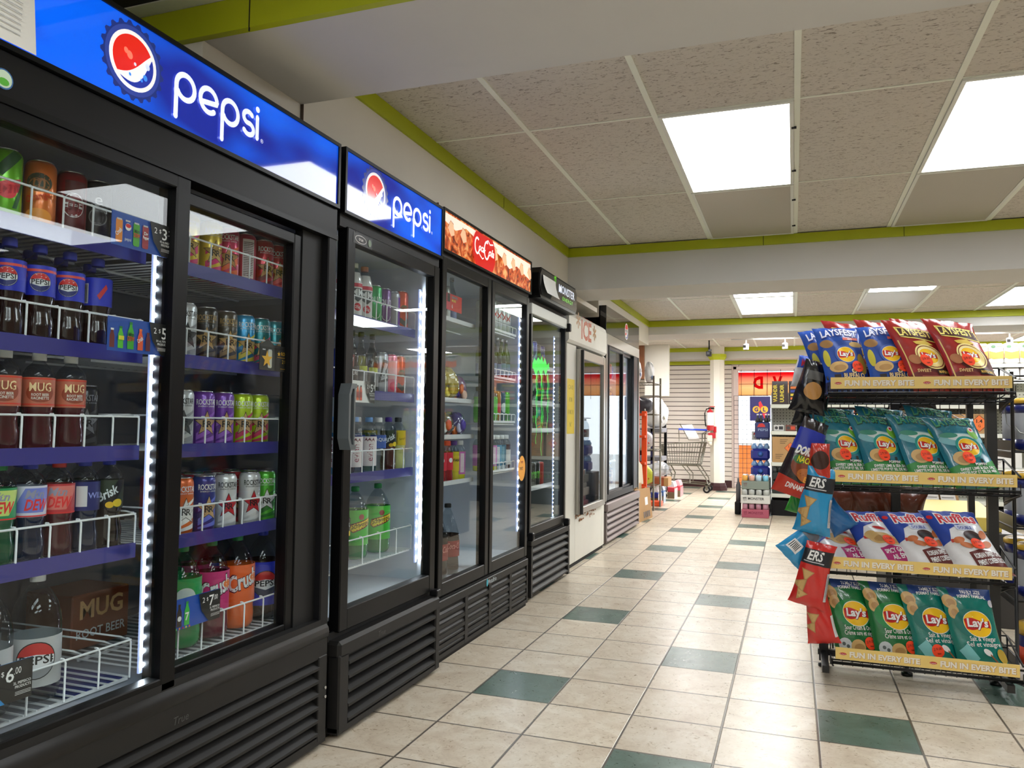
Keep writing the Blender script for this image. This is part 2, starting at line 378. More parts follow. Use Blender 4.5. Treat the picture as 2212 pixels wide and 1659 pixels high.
# seams and white cap rail above the near strip
s = MB(); s.box(XL, XR, 1.80, 1.88, 2.362, 2.372, M_BAR); s.box(XL, XR, 1.72, 1.80, 2.366, 2.379, M_DARK); s.box(XL, XR, 1.5, 1.72, 2.362, 2.378, M_BAR); s.box(XL, XR, 1.46, 1.5, 2.37, 2.379, M_DARK)
struct(s.build('trim_8'))
s = MB()
for x in (-1.51, -.9): s.box(x, x + .003, 1.8535, 1.857, 2.25, 2.36, M_DARK)
s.box(-1.679, -1.6772, 4.47, 4.475, 2.435, 2.5, M_DARK); s.box(-.2, -.196, 5.953, 5.956, 2.43, 2.5, M_DARK); s.box(.73, .733, 5.953, 5.956, 2.43, 2.5, M_DARK); s.box(-1.70, -1.6885, 2.388, 2.3905, 2.13, 2.266, M_SLOT)
struct(s.build('trim_9'))
# T-bars
def bars(x0, x1, y0, y1, z, xs, ys, name):
    b = MB()
    for x in xs: b.box(x - .0125, x + .0125, y0, y1, z - .006, z + .002, M_BAR)
    for y in ys: b.box(x0, x1, y - .006, y + .006, z - .004, z + .002, M_BAR)
    return struct(b.build(name))
XS = [.025 + .61 * i for i in range(-3, 8)]
bars(-1.69, XR, 2.39, 5.98, 2.51, [x for x in XS if x > -1.6], [2.28 + 1.22 * i for i in (1, 2)], 'trim_10')
bars(-1.69, XR, 6.54, 9.69, 2.40, [x + .01 for x in XS if x > -1.6], [6.87, 8.09, 9.31], 'trim_11')
bars(XL, XR, 10.3, 14.22, 2.50, XS, [10.6, 11.82, 13.04], 'trim_12')
bars(XL, XR, YB, 1.46, 2.38, XS, [-1.9, -.68, .54], 'trim_13')
# pillar
pl = MB(); oct_ = lambda r, cx, cy_: [(cx + r * cos(pi / 8 + pi / 4 * i), cy_ + r * sin(pi / 8 + pi / 4 * i)) for i in range(8)]
def ring(z0, r0, z1, r1, mt, cx=-1.245, cy_=14.05):
    a, b = oct_(r0, cx, cy_), oct_(r1, cx, cy_)
    pl.add([(*p, z0) for p in a] + [(*p, z1) for p in b], [(i, (i + 1) % 8, 8 + (i + 1) % 8, 8 + i) for i in range(8)] + [tuple(range(7, -1, -1)), tuple(range(8, 16))], mt)
M_PIL = mat('pillar_paint', (234, 229, 216), .6)
ring(0, .175, .04, .175, M_MAROON); ring(.04, .16, .08, .16, M_MAROON); ring(.08, .148, .13, .14, M_MAROON); ring(.13, .128, 2.26, .128, M_PIL); ring(2.26, .128, 2.31, .165, M_GREEN); ring(2.31, .165, 2.36, .165, M_GREEN); ring(2.36, .128, 2.5, .128, M_PIL)
struct(pl.build('wall_pillar'))
struct(MB().box(-2.42, -2.0, 13.5, 13.58, 1.61, 2.5, mat('white_panel', (232, 230, 220), .5), .004).build('wall_panel'))
struct(MB().box(-2.5, -2.4, 13.3, 13.38, 1.9, 2.5, mat('raw_wood', (120, 74, 44), .7, noise=.3, nscale=9)).build('trim_14'))

# ------------------------------------------------------------------ ceiling lights
M_DIFF = mat('lit_diffuser', (255, 255, 255), .5, emit=LIGHT_E, ecol=(248, 252, 255))
M_DIFFW = mat('lit_diffuser_warm', (255, 255, 255), .5, emit=LIGHT_E * .8, ecol=(253, 255, 236))
M_DIFFF = mat('lit_diffuser_bright', (255, 255, 255), .5, emit=LIGHT_E * 2.9, ecol=(252, 250, 250)); M_DIFFM = mat('lit_diffuser_mid', (255, 255, 255), .5, emit=LIGHT_E * 1.6, ecol=(250, 252, 255))
M_OFF = mat('unlit_diffuser', (176, 170, 158), .35); M_LF = mat('light_frame', (225, 228, 222), .4)
def ceil_light(x0, x1, y0, y1, z, lit, label, hinge=False):
    t = empty('ceiling_light', ((x0 + x1) / 2, (y0 + y1) / 2, z - .012), label, 'ceiling light', 'square ceiling lights' )
    f = MB(); w_ = .018
    for a in ((x0, x1, y0, y0 + w_), (x0, x1, y1 - w_, y1), (x0, x0 + w_, y0 + w_, y1 - w_), (x1 - w_, x1, y0 + w_, y1 - w_)): f.box(*a, z - .014, z + .001, M_LF)
    if hinge:
        for y in (y0 + .3, y0 + .95): f.box(x1 - .01, x1 + .012, y, y + .012, z - .02, z - .012, M_DARK)
    f.build('frame', t)
    MB().box(x0 + w_, x1 - w_, y0 + w_, y1 - w_, z - .010, z - .002, lit).build('diffuser', t)
e_ = .014
def lx(i): return (XS[i] + e_, XS[i + 1] - e_)
# XS index: 3 -> .025
for i, (yy, lit, lab) in enumerate([((3.5, 4.72), M_DIFF, 'lit ceiling light over the aisle, large and left of the other near light'), ((4.73, 5.94), M_OFF, 'unlit grey ceiling light beyond the lit one over the aisle')]):
    ceil_light(*lx(2), *yy, 2.51, lit, lab, True)
ceil_light(*lx(4), 3.5, 4.72, 2.51, M_DIFF, 'lit ceiling light cut by the right edge, nearest the camera')
ceil_light(*lx(4), 4.73, 5.94, 2.51, M_OFF, 'unlit grey ceiling light beyond the lit one at the right edge')
q = lambda i: (XS[i] + .024, XS[i + 1] - .004)
ceil_light(*q(2), 8.1, 9.3, 2.40, M_DIFFW, 'slightly yellow lit ceiling light above the snack rack, past second beam')
ceil_light(*q(2), 6.88, 8.08, 2.40, M_DIFFM, 'lit ceiling light just behind the second beam, above the yellowish one')
ceil_light(*q(4), 8.1, 9.3, 2.40, M_OFF, 'unlit ceiling light past the second beam, right of the yellowish one')
ceil_light(*q(4), 6.88, 8.08, 2.40, M_DIFFM, 'lit strip of ceiling light behind second beam, over the chip rack')
ceil_light(*q(6), 8.1, 9.3, 2.40, M_DIFFM, 'lit ceiling light past the second beam at right edge')
ceil_light(*lx(0), 11.36, 12.53, 2.50, M_DIFFF, 'distant lit ceiling light left of the track lights'); ceil_light(*lx(2), 11.36, 12.53, 2.50, M_DIFFF, 'distant lit ceiling light above the track rail')
ceil_light(2.25, 2.82, 11.36, 12.53, 2.50, M_DIFFF, 'distant lit ceiling light above the tissue packs')
ceil_light(*lx(2), -.66, .53, 2.38, M_DIFF, 'lit ceiling light behind the camera over the aisle'); ceil_light(*lx(4), -.66, .53, 2.38, M_DIFF, 'lit ceiling light behind the camera to the right')
for i_, (px_, y_) in enumerate(((6, 3.5), (8, 3.5), (6, -.66), (0, -.66), (2, -2.0), (5, -2.0))):  # unseen fixtures added as fill, to bounce more light onto the ceiling
    if px_ + 1 < len(XS): ceil_light(*lx(px_), y_, y_ + 1.19, 2.51 if y_ > 2 else 2.38, M_DIFF, 'added fill ceiling light out of view, %s' % ['right of the near lights', 'far right of the near lights', 'behind the camera, far right', 'behind the camera over the coolers', 'rearmost over the aisle', 'rearmost to the right'][i_])
for i_, x_ in enumerate((4, 7, -.0)):  # fill fixtures added out of sight above the beam, brightening the far zone
    if x_: ceil_light(*lx(int(x_)), 10.6, 11.34, 2.50, M_DIFFF, 'added fill ceiling light hidden behind the third beam, %s' % ['middle', 'right'][i_ % 2])
ceil_light(3.2, 3.8, 11.36, 12.53, 2.50, M_DIFFF, 'added fill ceiling light past the right edge, far end'); ceil_light(3.2, 3.8, 13.06, 14.1, 2.50, M_DIFFF, 'added fill ceiling light past the right edge, by the window')  # off-frame fill pair, added to lift the far wall and pillar
# vent
v = MB(); v.box(2.0, 2.6, 6.95, 7.5, 2.392, 2.402, M_LF)
for i in range(16): v.box(2.03, 2.57, 6.98 + i * .032, 6.995 + i * .032, 2.388, 2.393, M_DARK)
tag(v.build('air_vent', loc=(2.3, 7.2, 2.39)), 'grey slatted air vent in the ceiling behind the second beam', 'air vent')
# ================================================================== COOLERS
M_BLK = mat('black_metal', (10, 10, 11), .36, noise=.15, nscale=6, spec=.2); M_BLK2 = mat('black_plastic', (19, 19, 21), .42, noise=.2, nscale=12, spec=.22)
M_GRILL = mat('grille_plastic', (28, 27, 26), .48, noise=.25, nscale=14, spec=.3); M_RUB = mat('black_rubber', (10, 10, 11), .6)
M_LIN = mat('grey_liner', (140, 144, 154), .5); M_LINW = mat('white_liner', (222, 228, 238), .45); M_WIRE = mat('white_wire', (235, 238, 240), .35)
M_RAIL = mat('blue_rail', (50, 46, 132), .35, coat=.4); M_RAILW = mat('white_rail', (210, 212, 214), .4)
M_GL = glass_mat('door_glass', (.93, .96, .96), 1.33); M_LED = mat('led_dot', (255, 255, 255), .5, emit=LED_E * 20, ecol=(236, 244, 255)); M_LEDB = mat('led_bar', (200, 206, 226), .4, emit=.75, ecol=(170, 190, 255))
M_SIL = mat('brushed_metal', (178, 178, 174), .35, metal=.7); M_SCREW = mat('screw', (190, 190, 186), .3, metal=1)

def globe(A, cx, cy_, r, cap=True, P=S):
    g0_ = len(A.it)
    WHITE = P((240, 240, 240))
    if cap:
        n = 84; A.poly([(cx + r * (1.28 + .06 * (1 if i % 4 in (1, 2) else -1)) * cos(2 * pi * i / n), cy_ + r * (1.28 + .06 * (1 if i % 4 in (1, 2) else -1)) * sin(2 * pi * i / n)) for i in range(n)], P((18, 42, 120)))
        A.ell(cx, cy_, r * 1.16, r * 1.16, P((40, 62, 150)), 40)
    A.ell(cx, cy_, r, r, WHITE, 40); R_ = r * .86
    a0, a1 = radians(8), radians(196)
    top = [(cx + R_ * cos(a0 + (a1 - a0) * i / 24), cy_ + R_ * sin(a0 + (a1 - a0) * i / 24)) for i in range(25)]
    s_, e_2 = top[-1], top[0]; wave = []
    for i in range(1, 12):
        t = i / 12; wave.append((s_[0] + (e_2[0] - s_[0]) * t, s_[1] + (e_2[1] - s_[1]) * t - R_ * .22 * sin(pi * t) * (1.3 - t)))
    A.poly(top + wave, P((222, 30, 30)))
    a0, a1 = radians(205), radians(360); bot = [(cx + R_ * cos(a0 + (a1 - a0) * i / 24), cy_ + R_ * sin(a0 + (a1 - a0) * i / 24)) for i in range(25)]
    s_, e_2 = bot[-1], bot[0]; wave = []
    for i in range(1, 12):
        t = i / 12; wave.append((s_[0] + (e_2[0] - s_[0]) * t, s_[1] + (e_2[1] - s_[1]) * t - R_ * .62 * sin(pi * t) * (.55 + .55 * t)))
    A.poly(bot + wave, P((24, 48, 160)))
    if cap:
        for dx, dy, q in ((-.2, .35, .09), (-.1, .2, .12), (.55, -.2, .1), (.3, -.55, .09), (.1, -.62, .05), (-.35, -.4, .05), (.0, -.1, .05)):
            A.ell(cx + dx * r, cy_ + dy * r, q * r, q * r * 1.2, P((250, 120, 100)) if dy > .1 else (P((210, 222, 245)) if dy > -.3 else P((60, 140, 240))), 12)
    for i_ in range(g0_, len(A.it)):
        vs, fs, mt = A.it[i_]; A.it[i_] = ([(cx + (x_ - cx) * .91 - (y_ - cy_) * .41, cy_ + (x_ - cx) * .41 + (y_ - cy_) * .91) for x_, y_ in vs], fs, mt)
def pep_word(A, x, y, h, mt):
    w_ = h * .19; arc = lambda cx, cy_, rx, ry, a0, a1, n=20: [(x + h * (cx + rx * cos(radians(a0 + (a1 - a0) * i / n))), y + h * (cy_ + ry * sin(radians(a0 + (a1 - a0) * i / n)))) for i in range(n + 1)]
    pt = lambda a, b: (x + h * a, y + h * b)
    o = 0
    for ch in 'pepsi':
        if ch == 'p': A.stroke([pt(o, -.62), pt(o, .5)] + [q for q in arc(o + .42, .5, .42, .42, 180, -150, 24)], w_, mt); o += 1.12
        if ch == 'e': A.stroke([pt(o + .06, .36), pt(o + .84, .5)] + arc(o + .42, .5, .42, .42, 8, 310, 22), w_, mt); o += 1.12
        if ch == 's':
            A.stroke(arc(o + .3, .7, .27, .22, 40, 250, 14) + arc(o + .32, .28, .29, .22, 75, -150, 14), w_, mt); o += .82
        if ch == 'i': A.stroke([pt(o, .08), pt(o, .9)], w_, mt); A.ell(x + h * o, y + h * 1.2, w_ * .62, w_ * .62, mt, 14); o += .3
    A.text('®', x + h * (o - .1), y - h * .02, h * .16, mt, align='l')

def louvers(mb, x, y0, y1, z0, z1, n, mt, depth=.03):
    dz = (z1 - z0) / n
    for i in range(n):
        a = z0 + i * dz
        mb.prism([(x - depth, a + dz * .98), (x - depth, a + dz * .8), (x, a + dz * .12), (x + .003, a + dz * .2), (x - .004, a + dz * .42)], 'y', y0, y1, mt) if False else \
            mb.add([(x - depth, y, zz) if q else (x, y, zz) for y in (y0, y1) for q, zz in ((1, a + dz * .98), (1, a + dz * .80), (0, a + dz * .16), (0, a + dz * .36))], [(0, 1, 2, 3), (7, 6, 5, 4), (0, 3, 7, 4), (3, 2, 6, 7), (2, 1, 5, 6), (1, 0, 4, 5)], mt)
def wire_shelf(t, xf, y0, y1, z, depth, rail=M_RAIL, basket=.085, post=.078, railh=.038, plate=M_WIRE, deep=()):
    s = MB()
    n = max(3, int((y1 - y0) / .032))
    for i in range(n + 1):
        y = y0 + (y1 - y0) * i / n; s.box(xf - depth, xf - .004, y - .0018, y + .0018, z - .006, z - .002, plate)
    for x in (xf - .01, xf - depth / 2, xf - depth): s.box(x - .004, x + .004, y0, y1, z - .012, z - .006, plate)
    sh = s.build('shelf', t)
    if rail: MB().box(xf - .002, xf + .004, y0, y1, z - railh + .012, z + .012, rail).build('price_rail', sh)
    if basket:
        b = MB(); b.tube([(xf, y0, z + basket), (xf, y1, z + basket)], .0028, M_WIRE)
        k = int((y1 - y0) / post); 
        for i in range(k + 1):
            y = y0 + .004 + (y1 - y0 - .008) * i / k
            b.tube([(xf + .003, y, z + (.011 if rail else -.004)), (xf + .004, y, z + basket - .004), (xf - .003, y, z + basket + .003), (xf - .011, y, z + basket + .003)], .0026, M_WIRE, 5)
        for y in deep: b.tube([(xf, y, z + basket), (xf - .03, y, z + basket + .005), (xf - depth * .9, y, z + basket + .003)], .0026, M_WIRE, 5)
        b.build('wire_basket', sh)
    return sh
def led(t, x, y, z0, z1, n, r=.006, bar=.016):
    s = MB(); s.box(x - .006, x, y - bar / 2, y + bar / 2, z0 - .02, z1 + .02, M_LEDB)
    for i in range(n):
        z = z0 + (z1 - z0) * i / (n - 1); s.lathe([(r, 0), (r * .8, .003), (r * .2, .005)], (x, y, z), 8, M_LED, axis='x')
    s.build('light_strip', t)
def cabinet(t, xf, y0, y1, z0, z1, ztop, depth, liner, iz0, iz1, iy0, iy1, mt=M_BLK, fr=None):
    """Outer box open at the front round the lit interior."""
    b = MB(); xb = xf - depth
    b.box(xb, xf - .06, y0, iy0 - .012, .0, ztop, mt); b.box(xb, xf - .06, iy1 + .012, y1, .0, ztop, mt)
    b.box(xb, xf - .06, iy0 - .012, iy1 + .012, iz1 + .012, ztop, mt); b.box(xb, xf - .06, iy0 - .012, iy1 + .012, .0, iz0 - .012, mt); b.box(xb, xb + .03, iy0 - .012, iy1 + .012, iz0 - .012, iz1 + .012, mt)
    b.build('cabinet', t)
    l = MB(); X0 = xb + .03; X1 = xf - .055; e = .012
    l.box(X0, X0 + e, iy0, iy1, iz0, iz1, liner); l.box(X0, X1, iy0 - e, iy0, iz0 - e, iz1 + e, liner); l.box(X0, X1, iy1, iy1 + e, iz0 - e, iz1 + e, liner)
    l.box(X0, X1, iy0, iy1, iz0 - e, iz0, liner); l.box(X0, X1, iy0, iy1, iz1, iz1 + e, liner)
    for y in (iy0 + .06, iy1 - .06):     # slotted shelf standards on the back wall
        l.box(X0 + e, X0 + e + .006, y - .012, y + .012, iz0 + .02, iz1 - .05, M_SIL)
        for k in range(28): zz = iz0 + .05 + k * (iz1 - iz0 - .15) / 28; l.box(X0 + e + .006, X0 + e + .007, y - .005, y + .005, zz, zz + .018, M_DARK)
    l.build('liner', t)
def door(t, xf, y0, y1, z0, z1, st, top, bot, thick=.045, fm=M_BLK, handle=None, glassm=None, stL=None, stR=None):
    f = MB(); sl = stL or st; sr_ = stR or st
    f.box(xf - thick, xf, y0, y0 + sl, z0, z1, fm, .004); f.box(xf - thick, xf, y1 - sr_, y1, z0, z1, fm, .004)
    f.box(xf - thick, xf - .001, y0 + sl - .003, y1 - sr_ + .003, z1 - top, z1, fm, .003); f.box(xf - thick, xf - .001, y0 + sl - .003, y1 - sr_ + .003, z0, z0 + bot, fm, .003)
    d = f.build('door', t)
    MB().box(xf - .024, xf - .018, y0 + sl - .004, y1 - sr_ + .004, z0 + bot - .004, z1 - top + .004, glassm or M_GL).build('glass', d)
    if handle == 'flush':
        h = MB(); y = y0 - .012; H = M_HAND
        h.prism([(y, z_) for z_ in ()] or [(y - .028, 1.04), (y - .012, 1.0), (y + .022, 1.0), (y + .022, 1.235), (y - .012, 1.235), (y - .028, 1.195)], 'x', xf, xf + .004, H)
        h.prism([(y - .028, 1.04), (y - .012, 1.0), (y + .022, 1.0), (y + .022, 1.015), (y - .006, 1.02), (y - .016, 1.045), (y - .016, 1.19), (y - .006, 1.215), (y + .022, 1.22), (y + .022, 1.235), (y - .012, 1.235), (y - .028, 1.195)], 'x', xf + .004, xf + .045, H)
        h.box(xf + .004, xf + .04, y + .014, y + .022, 1.0, 1.235, H); h.build('handle', d)
    if handle == 'slim':
        MB().box(xf, xf + .02, y0 + .006, y0 + .024, 1.0, 1.17, M_BLK2, .005).build('handle', d)
    return d
M_HAND = mat('handle_grey', (104, 112, 116), .35, metal=.3)
def sign_box(t, xf, y0, y1, z0, z1, face, art=None, fm=M_BLK, depth=.08, rim=.012):
    b = MB(); b.box(xf - depth, xf - .006, y0, y1, z0, z1, fm)
    for a in ((y0, y1, z0, z0 + rim), (y0, y1, z1 - rim, z1), (y0, y0 + rim, z0 + rim, z1 - rim), (y1 - rim, y1, z0 + rim, z1 - rim)): b.box(xf - .006, xf + .004, *a, fm)
    hd = b.build('header', t)
    p = MB(); p.box(xf - .006, xf - .001, y0 + rim, y1 - rim, z0 + rim, z1 - rim, face)
    if art: art.put(p, onx(xf - .001, y0, z0), eps=.0003, base=.0004)
    p.build('sign_panel', hd); return hd
def sign_blue(name, y0, y1, k):
    """Backlit blue acrylic: uneven backlight painted in as brighter noise patches."""
    m = bpy.data.materials.new(name); m.use_nodes = True; nt = m.node_tree; b = nt.nodes['Principled BSDF']; N = nt.nodes.new; L = nt.links.new
    tc = N('ShaderNodeTexCoord'); mp = N('ShaderNodeMapping'); mp.inputs['Scale'].default_value = (1, 1.6, 4); mp.inputs['Location'].default_value = (0, k, .3); L(tc.outputs['Object'], mp.inputs[0])
    n = N('ShaderNodeTexNoise'); n.inputs['Scale'].default_value = 1.5; n.inputs['Detail'].default_value = 1; L(mp.outputs[0], n.inputs[0])
    rp = N('ShaderNodeValToRGB'); L(n.outputs['Fac'], rp.inputs[0]); e = rp.color_ramp.elements; e[0].position = .38; e[0].color = (*lin((18, 38, 150)), 1); e[1].position = .62; e[1].color = (*lin((8, 92, 232)), 1)
    L(rp.outputs[0], b.inputs['Base Color']); L(rp.outputs[0], b.inputs['Emission Color']); b.inputs['Emission Strength'].default_value = SIGN_E
    b.inputs['Roughness'].default_value = .05; b.inputs['Coat Weight'].default_value = .25; b.inputs['Coat Roughness'].default_value = .02; b.inputs['Specular IOR Level'].default_value = .35
    return m
M_LETT = mat('lit_lettering', (240, 244, 250), .2, coat=.6, emit=.75, ecol=(225, 235, 255))
# ---------------------------------------------------------------- cooler 1: wide two-door slider
C1 = empty('display_cooler', (-1.85, 1.64, 0), 'wide black drinks cooler with two sliding glass doors and a long blue sign, nearest', 'display cooler')
x = -1.5
cabinet(C1, x, .95, 2.345, 0, 0, 2.06, .75, M_LIN, .43, 1.76, 1.0, 2.30)
A = Art(); globe(A, .475, .118, .072); pep_word(A, .612, .084, .077, M_LETT)
hd = sign_box(C1, x + .004, .95, 2.34, 1.845, 2.075, sign_blue('sign_blue_wide', .95, 2.34, 1.3), A)
pm = mat('paper', (235, 236, 232), .6); pp = MB(); pp.grid(lambda u, v: (x + .006 + .012 * sin(pi * u) * v, .965 + .205 * u - .012 * v, 1.86 + .15 * v), 6, 6, pm)
Ap = Art();
for i in range(11): Ap.rect(.03, .022 + i * .011, .165, .024 + i * .011, P((176, 180, 182)))
Ap.put(pp, lambda u, v, e: (x + .0075 + .012 * sin(pi * min(1, (u + .012 * v / .15) / .205)) * v / .15 + e, .965 + u, 1.86 + v), edge=.03); pp.build('note_paper', hd)
b = MB(); b.box(x - .06, x - .004, .95, 2.345, 1.745, 1.845, M_BLK2, .003); b.box(x - .06, x, .95, 2.345, 1.735, 1.75, M_BLK); b.box(x - .06, x - .004, 2.295, 2.345, .37, 1.745, M_BLK2, .004); b.box(x - .06, x - .03, 2.18, 2.295, .40, 1.735, M_RUB); b.box(x - .06, x - .004, .95, .975, .4, 1.735, M_BLK); b.box(x - .06, x - .004, 1., 2.30, .395, .43, M_RUB)
b.build('door_frame', C1)
Al = Art(); Al.ell(0, 0, .05, .024, P((150, 155, 158)), 28); Al.ell(0, 0, .046, .021, BLACKP, 28); Al.ell(.072, -.006, .021, .021, P((60, 110, 170)), 20); Al.ell(.072, -.006, .018, .018, P((205, 228, 205)), 20); Al.ell(.072, -.012, .012, .008, P((90, 180, 60)), 12)
p = MB(); Al.put(p, onx(x - .003, 1.035, 1.79)); p.build('badge', C1)
door(C1, x - .004, .97, 1.64, .41, 1.737, .045, .035, .035, stL=.05, stR=.05)
door(C1, x - .034, 1.60, 2.185, .42, 1.715, .04, .035, .03, stR=.045)
for z_ in (1.53, 1.27, 1.02, .77):
    wire_shelf(C1, x - .1, 1.005, 1.585, z_, .5, deep=(1.583,)); wire_shelf(C1, x - .1, 1.65, 2.26, z_, .5, deep=(1.66, 2.25))
wire_shelf(C1, x - .1, 1.005, 1.585, .445, .5, None, .09, .09, deep=(1.44, 1.53, 1.58)); wire_shelf(C1, x - .1, 1.65, 2.30, .445, .5, None, .09, .09)
b = MB(); b.box(-2.08, x - .13, 1.43, 1.59, .431, .436, mat('blue_tray', (40, 46, 120), .4)); b.build('tray', C1)
led(C1, x - .075, 1.6, .47, 1.545, 32, .0068, .022); led(C1, x - .075, 2.285, .5, 1.66, 30, .004, .012)
g = MB(); g.lathe([(.034, 0), (.034, 1.385)], (x - .026, .95, .385), 14, M_GRILL, axis='y'); g.box(x - .06, x, .95, 2.34, .30, .372, M_GRILL, .004)
for a in ((.95, .99), (2.285, 2.335)): g.box(x - .03, x + .003, *a, .03, .31, M_GRILL, .003)
g.box(x - .05, x - .035, .95, 2.34, .0, .31, M_DARK); g.box(x - .03, x + .002, .95, 2.335, .02, .045, M_GRILL); louvers(g, x + .004, .985, 2.29, .045, .305, 6, M_GRILL, .036)
Ag = Art(); Ag.text('True', .0, 0, .02, P((70, 70, 70)), shear=.2); Ag.put(g, onx(x + .0005, 1.66, .315))
gr = g.build('grille', C1); 
for z_ in (.20, .17): MB().lathe([(.005, 0), (.005, .003)], (x + .003, 2.325, z_), 10, M_SCREW, axis='x').build('screw', gr)
# ---------------------------------------------------------------- cooler 2: narrow hinged
C2 = empty('display_cooler', (-1.86, 2.8, 0), 'narrow black one-door drinks cooler with blue sign and grey handle, second in the row', 'display cooler')
x = -1.51
cabinet(C2, x, 2.385, 3.215, 0, 0, 2.07, .75, M_LINW, .40, 1.80, 2.43, 3.18)
A = Art(); globe(A, .22, .135, .075); pep_word(A, .36, .088, .078, M_LETT)
sign_box(C2, x + .006, 2.385, 3.215, 1.845, 2.085, sign_blue('sign_blue_narrow', 2.4, 3.2, 3.1), A)
MB().box(x - .06, x - .01, 2.385, 3.215, 1.80, 1.845, M_RUB).build('top_seal', C2); MB().box(x - .06, x - .02, 2.385, 3.215, .33, .36, M_RUB).build('bottom_seal', C2)
door(C2, x, 2.425, 3.205, .355, 1.805, .055, .05, .075, handle='flush')
Al = Art(); Al.rect(-.06, -.02, .075, .02, P((30, 32, 34))); Al.ell(-.008, 0, .04, .015, WHITE, 24); Al.ell(-.008, 0, .037, .0125, BLACKP, 24); Al.text('true', -.008, -.005, .013, WHITE, bold=.02); Al.ell(.055, 0, .012, .014, P((120, 140, 120)), 14)
p = MB(); Al.put(p, onx(x + .0005, 2.52, 1.775)); p.build('badge', C2)
wire_shelf(C2, x - .09, 2.44, 3.14, 1.505, .5, M_RAIL, .085); wire_shelf(C2, x - .09, 2.44, 3.14, 1.215, .5, M_RAIL, .085); wire_shelf(C2, x - .09, 2.44, 3.14, .89, .5, M_RAIL, .095); wire_shelf(C2, x - .09, 2.44, 3.14, .545, .5, None, .10, .13)
led(C2, x - .07, 3.155, .5, 1.68, 24, .0075, .02)
g = MB(); g.box(x - .05, x + .03, 2.385, 3.205, .27, .335, M_GRILL, .012)
for a in ((2.385, 2.45), (3.16, 3.205)): g.box(x - .02, x + .03, *a, .02, .29, M_GRILL, .006)
g.box(x - .05, x - .03, 2.385, 3.205, 0, .3, M_DARK); g.box(x - .02, x + .028, 2.385, 3.205, .02, .04, M_GRILL); louvers(g, x + .03, 2.45, 3.16, .04, .285, 5, M_GRILL, .05)
Ag = Art(); Ag.text('True', .0, 0, .02, P((74, 72, 70)), shear=.2); Ag.put(g, onx(x + .0305, 2.68, .29)); g.build('grille', C2)
MB().box(x - .01, x + .03, 3.17, 3.21, .335, .362, M_BLK2, .004).build('hinge', C2)
# ---------------------------------------------------------------- cooler 3: two hinged doors, red sign
C3 = empty('display_cooler', (-1.88, 3.91, 0), 'black two-door drinks cooler under a red and amber iced cola sign, third in the row', 'display cooler')
x = -1.53
cabinet(C3, x, 3.265, 4.56, 0, 0, 2.09, .75, M_LINW, .33, 1.885, 3.31, 4.52)
m = bpy.data.materials.new('sign_cola'); m.use_nodes = True; nt = m.node_tree; bb = nt.nodes['Principled BSDF']; N = nt.nodes.new; L = nt.links.new
tc = N('ShaderNodeTexCoord'); n_ = N('ShaderNodeTexNoise'); n_.inputs['Scale'].default_value = 16; n_.inputs['Detail'].default_value = 6; n_.inputs['Distortion'].default_value = 1.5; L(tc.outputs['Object'], n_.inputs[0])
rp = N('ShaderNodeValToRGB'); L(n_.outputs['Fac'], rp.inputs[0]); e = rp.color_ramp.elements; e[0].position = .32; e[0].color = (*lin((92, 22, 8)), 1); e[1].position = .72; e[1].color = (*lin((252, 190, 120)), 1); q_ = e.new(.5); q_.color = (*lin((206, 84, 36)), 1)
L(rp.outputs[0], bb.inputs['Base Color']); L(rp.outputs[0], bb.inputs['Emission Color']); bb.inputs['Emission Strength'].default_value = .55; bb.inputs['Roughness'].default_value = .15; bb.inputs['Coat Weight'].default_value = .8
M_PALE = mat('sign_pale', (250, 232, 214), .3, emit=.6); M_REDS = mat('sign_red', (214, 20, 24), .25, coat=.5, emit=.5); M_ICE = mat('sign_ice', (240, 190, 150), .3, emit=.5)
A = Art(); top = [(.015, .185), (1.28, .185)] + [(1.28 - i * .1265, .125 + .02 * ((i * 7) % 3 - 1) + (.02 if i > 6 else -.02 * (i < 4))) for i in range(11)]; A.poly(top, M_PALE)
for i in range(9):
    cx = .08 + i * .145
    if .36 < cx < .6: continue
    A.poly([(cx - .03, .12), (cx, .16), (cx + .035, .15), (cx + .05, .10), (cx + .01, .085)], M_ICE); A.stroke([(cx - .03, .12), (cx, .16), (cx + .035, .15)], .003, P((150, 60, 30)))
A.ell(.505, .1, .16, .125, M_REDS, 40)
W2 = mat('sign_script', (255, 248, 244), .3, emit=.6); A.it[-1] = ([(px, min(.186, max(.012, py))) for px, py in A.it[-1][0]], *A.it[-1][1:])
cur = lambda cx, cy_, rx, ry, a0, a1, n=18: [(cx + rx * cos(radians(a0 + (a1 - a0) * i / n)), cy_ + ry * sin(radians(a0 + (a1 - a0) * i / n))) for i in range(n + 1)]
A.stroke(cur(.405, .112, .03, .04, 60, 330), .011, W2); A.stroke(cur(.535, .112, .032, .045, 70, 330), .011, W2); A.stroke([(.42, .082), (.45, .066), (.475, .056), (.49, .062)], .007, W2)
A.text('oca', .462, .092, .04, W2, bold=.05, shear=.35, w=.075); A.text('ola', .602, .092, .04, W2, bold=.05, shear=.35, w=.08); A.stroke([(.50, .105), (.512, .108)], .006, W2); A.stroke([(.52, .155), (.55, .168), (.58, .152), (.62, .16)], .007, W2)
sign_box(C3, x + .006, 3.265, 4.56, 1.90, 2.105, m, A)
b = MB(); b.box(x - .06, x - .01, 3.265, 4.56, 1.875, 1.90, M_RUB); b.box(x - .06, x - .02, 3.265, 4.56, .29, .31, M_RUB); b.box(x - .06, x - .045, 3.88, 3.95, .3, 1.88, M_BLK); b.build('door_frame', C3)
door(C3, x, 3.28, 3.905, .30, 1.878, .05, .05, .06, handle=None); d2 = door(C3, x, 3.92, 4.55, .30, 1.878, .045, .05, .06)
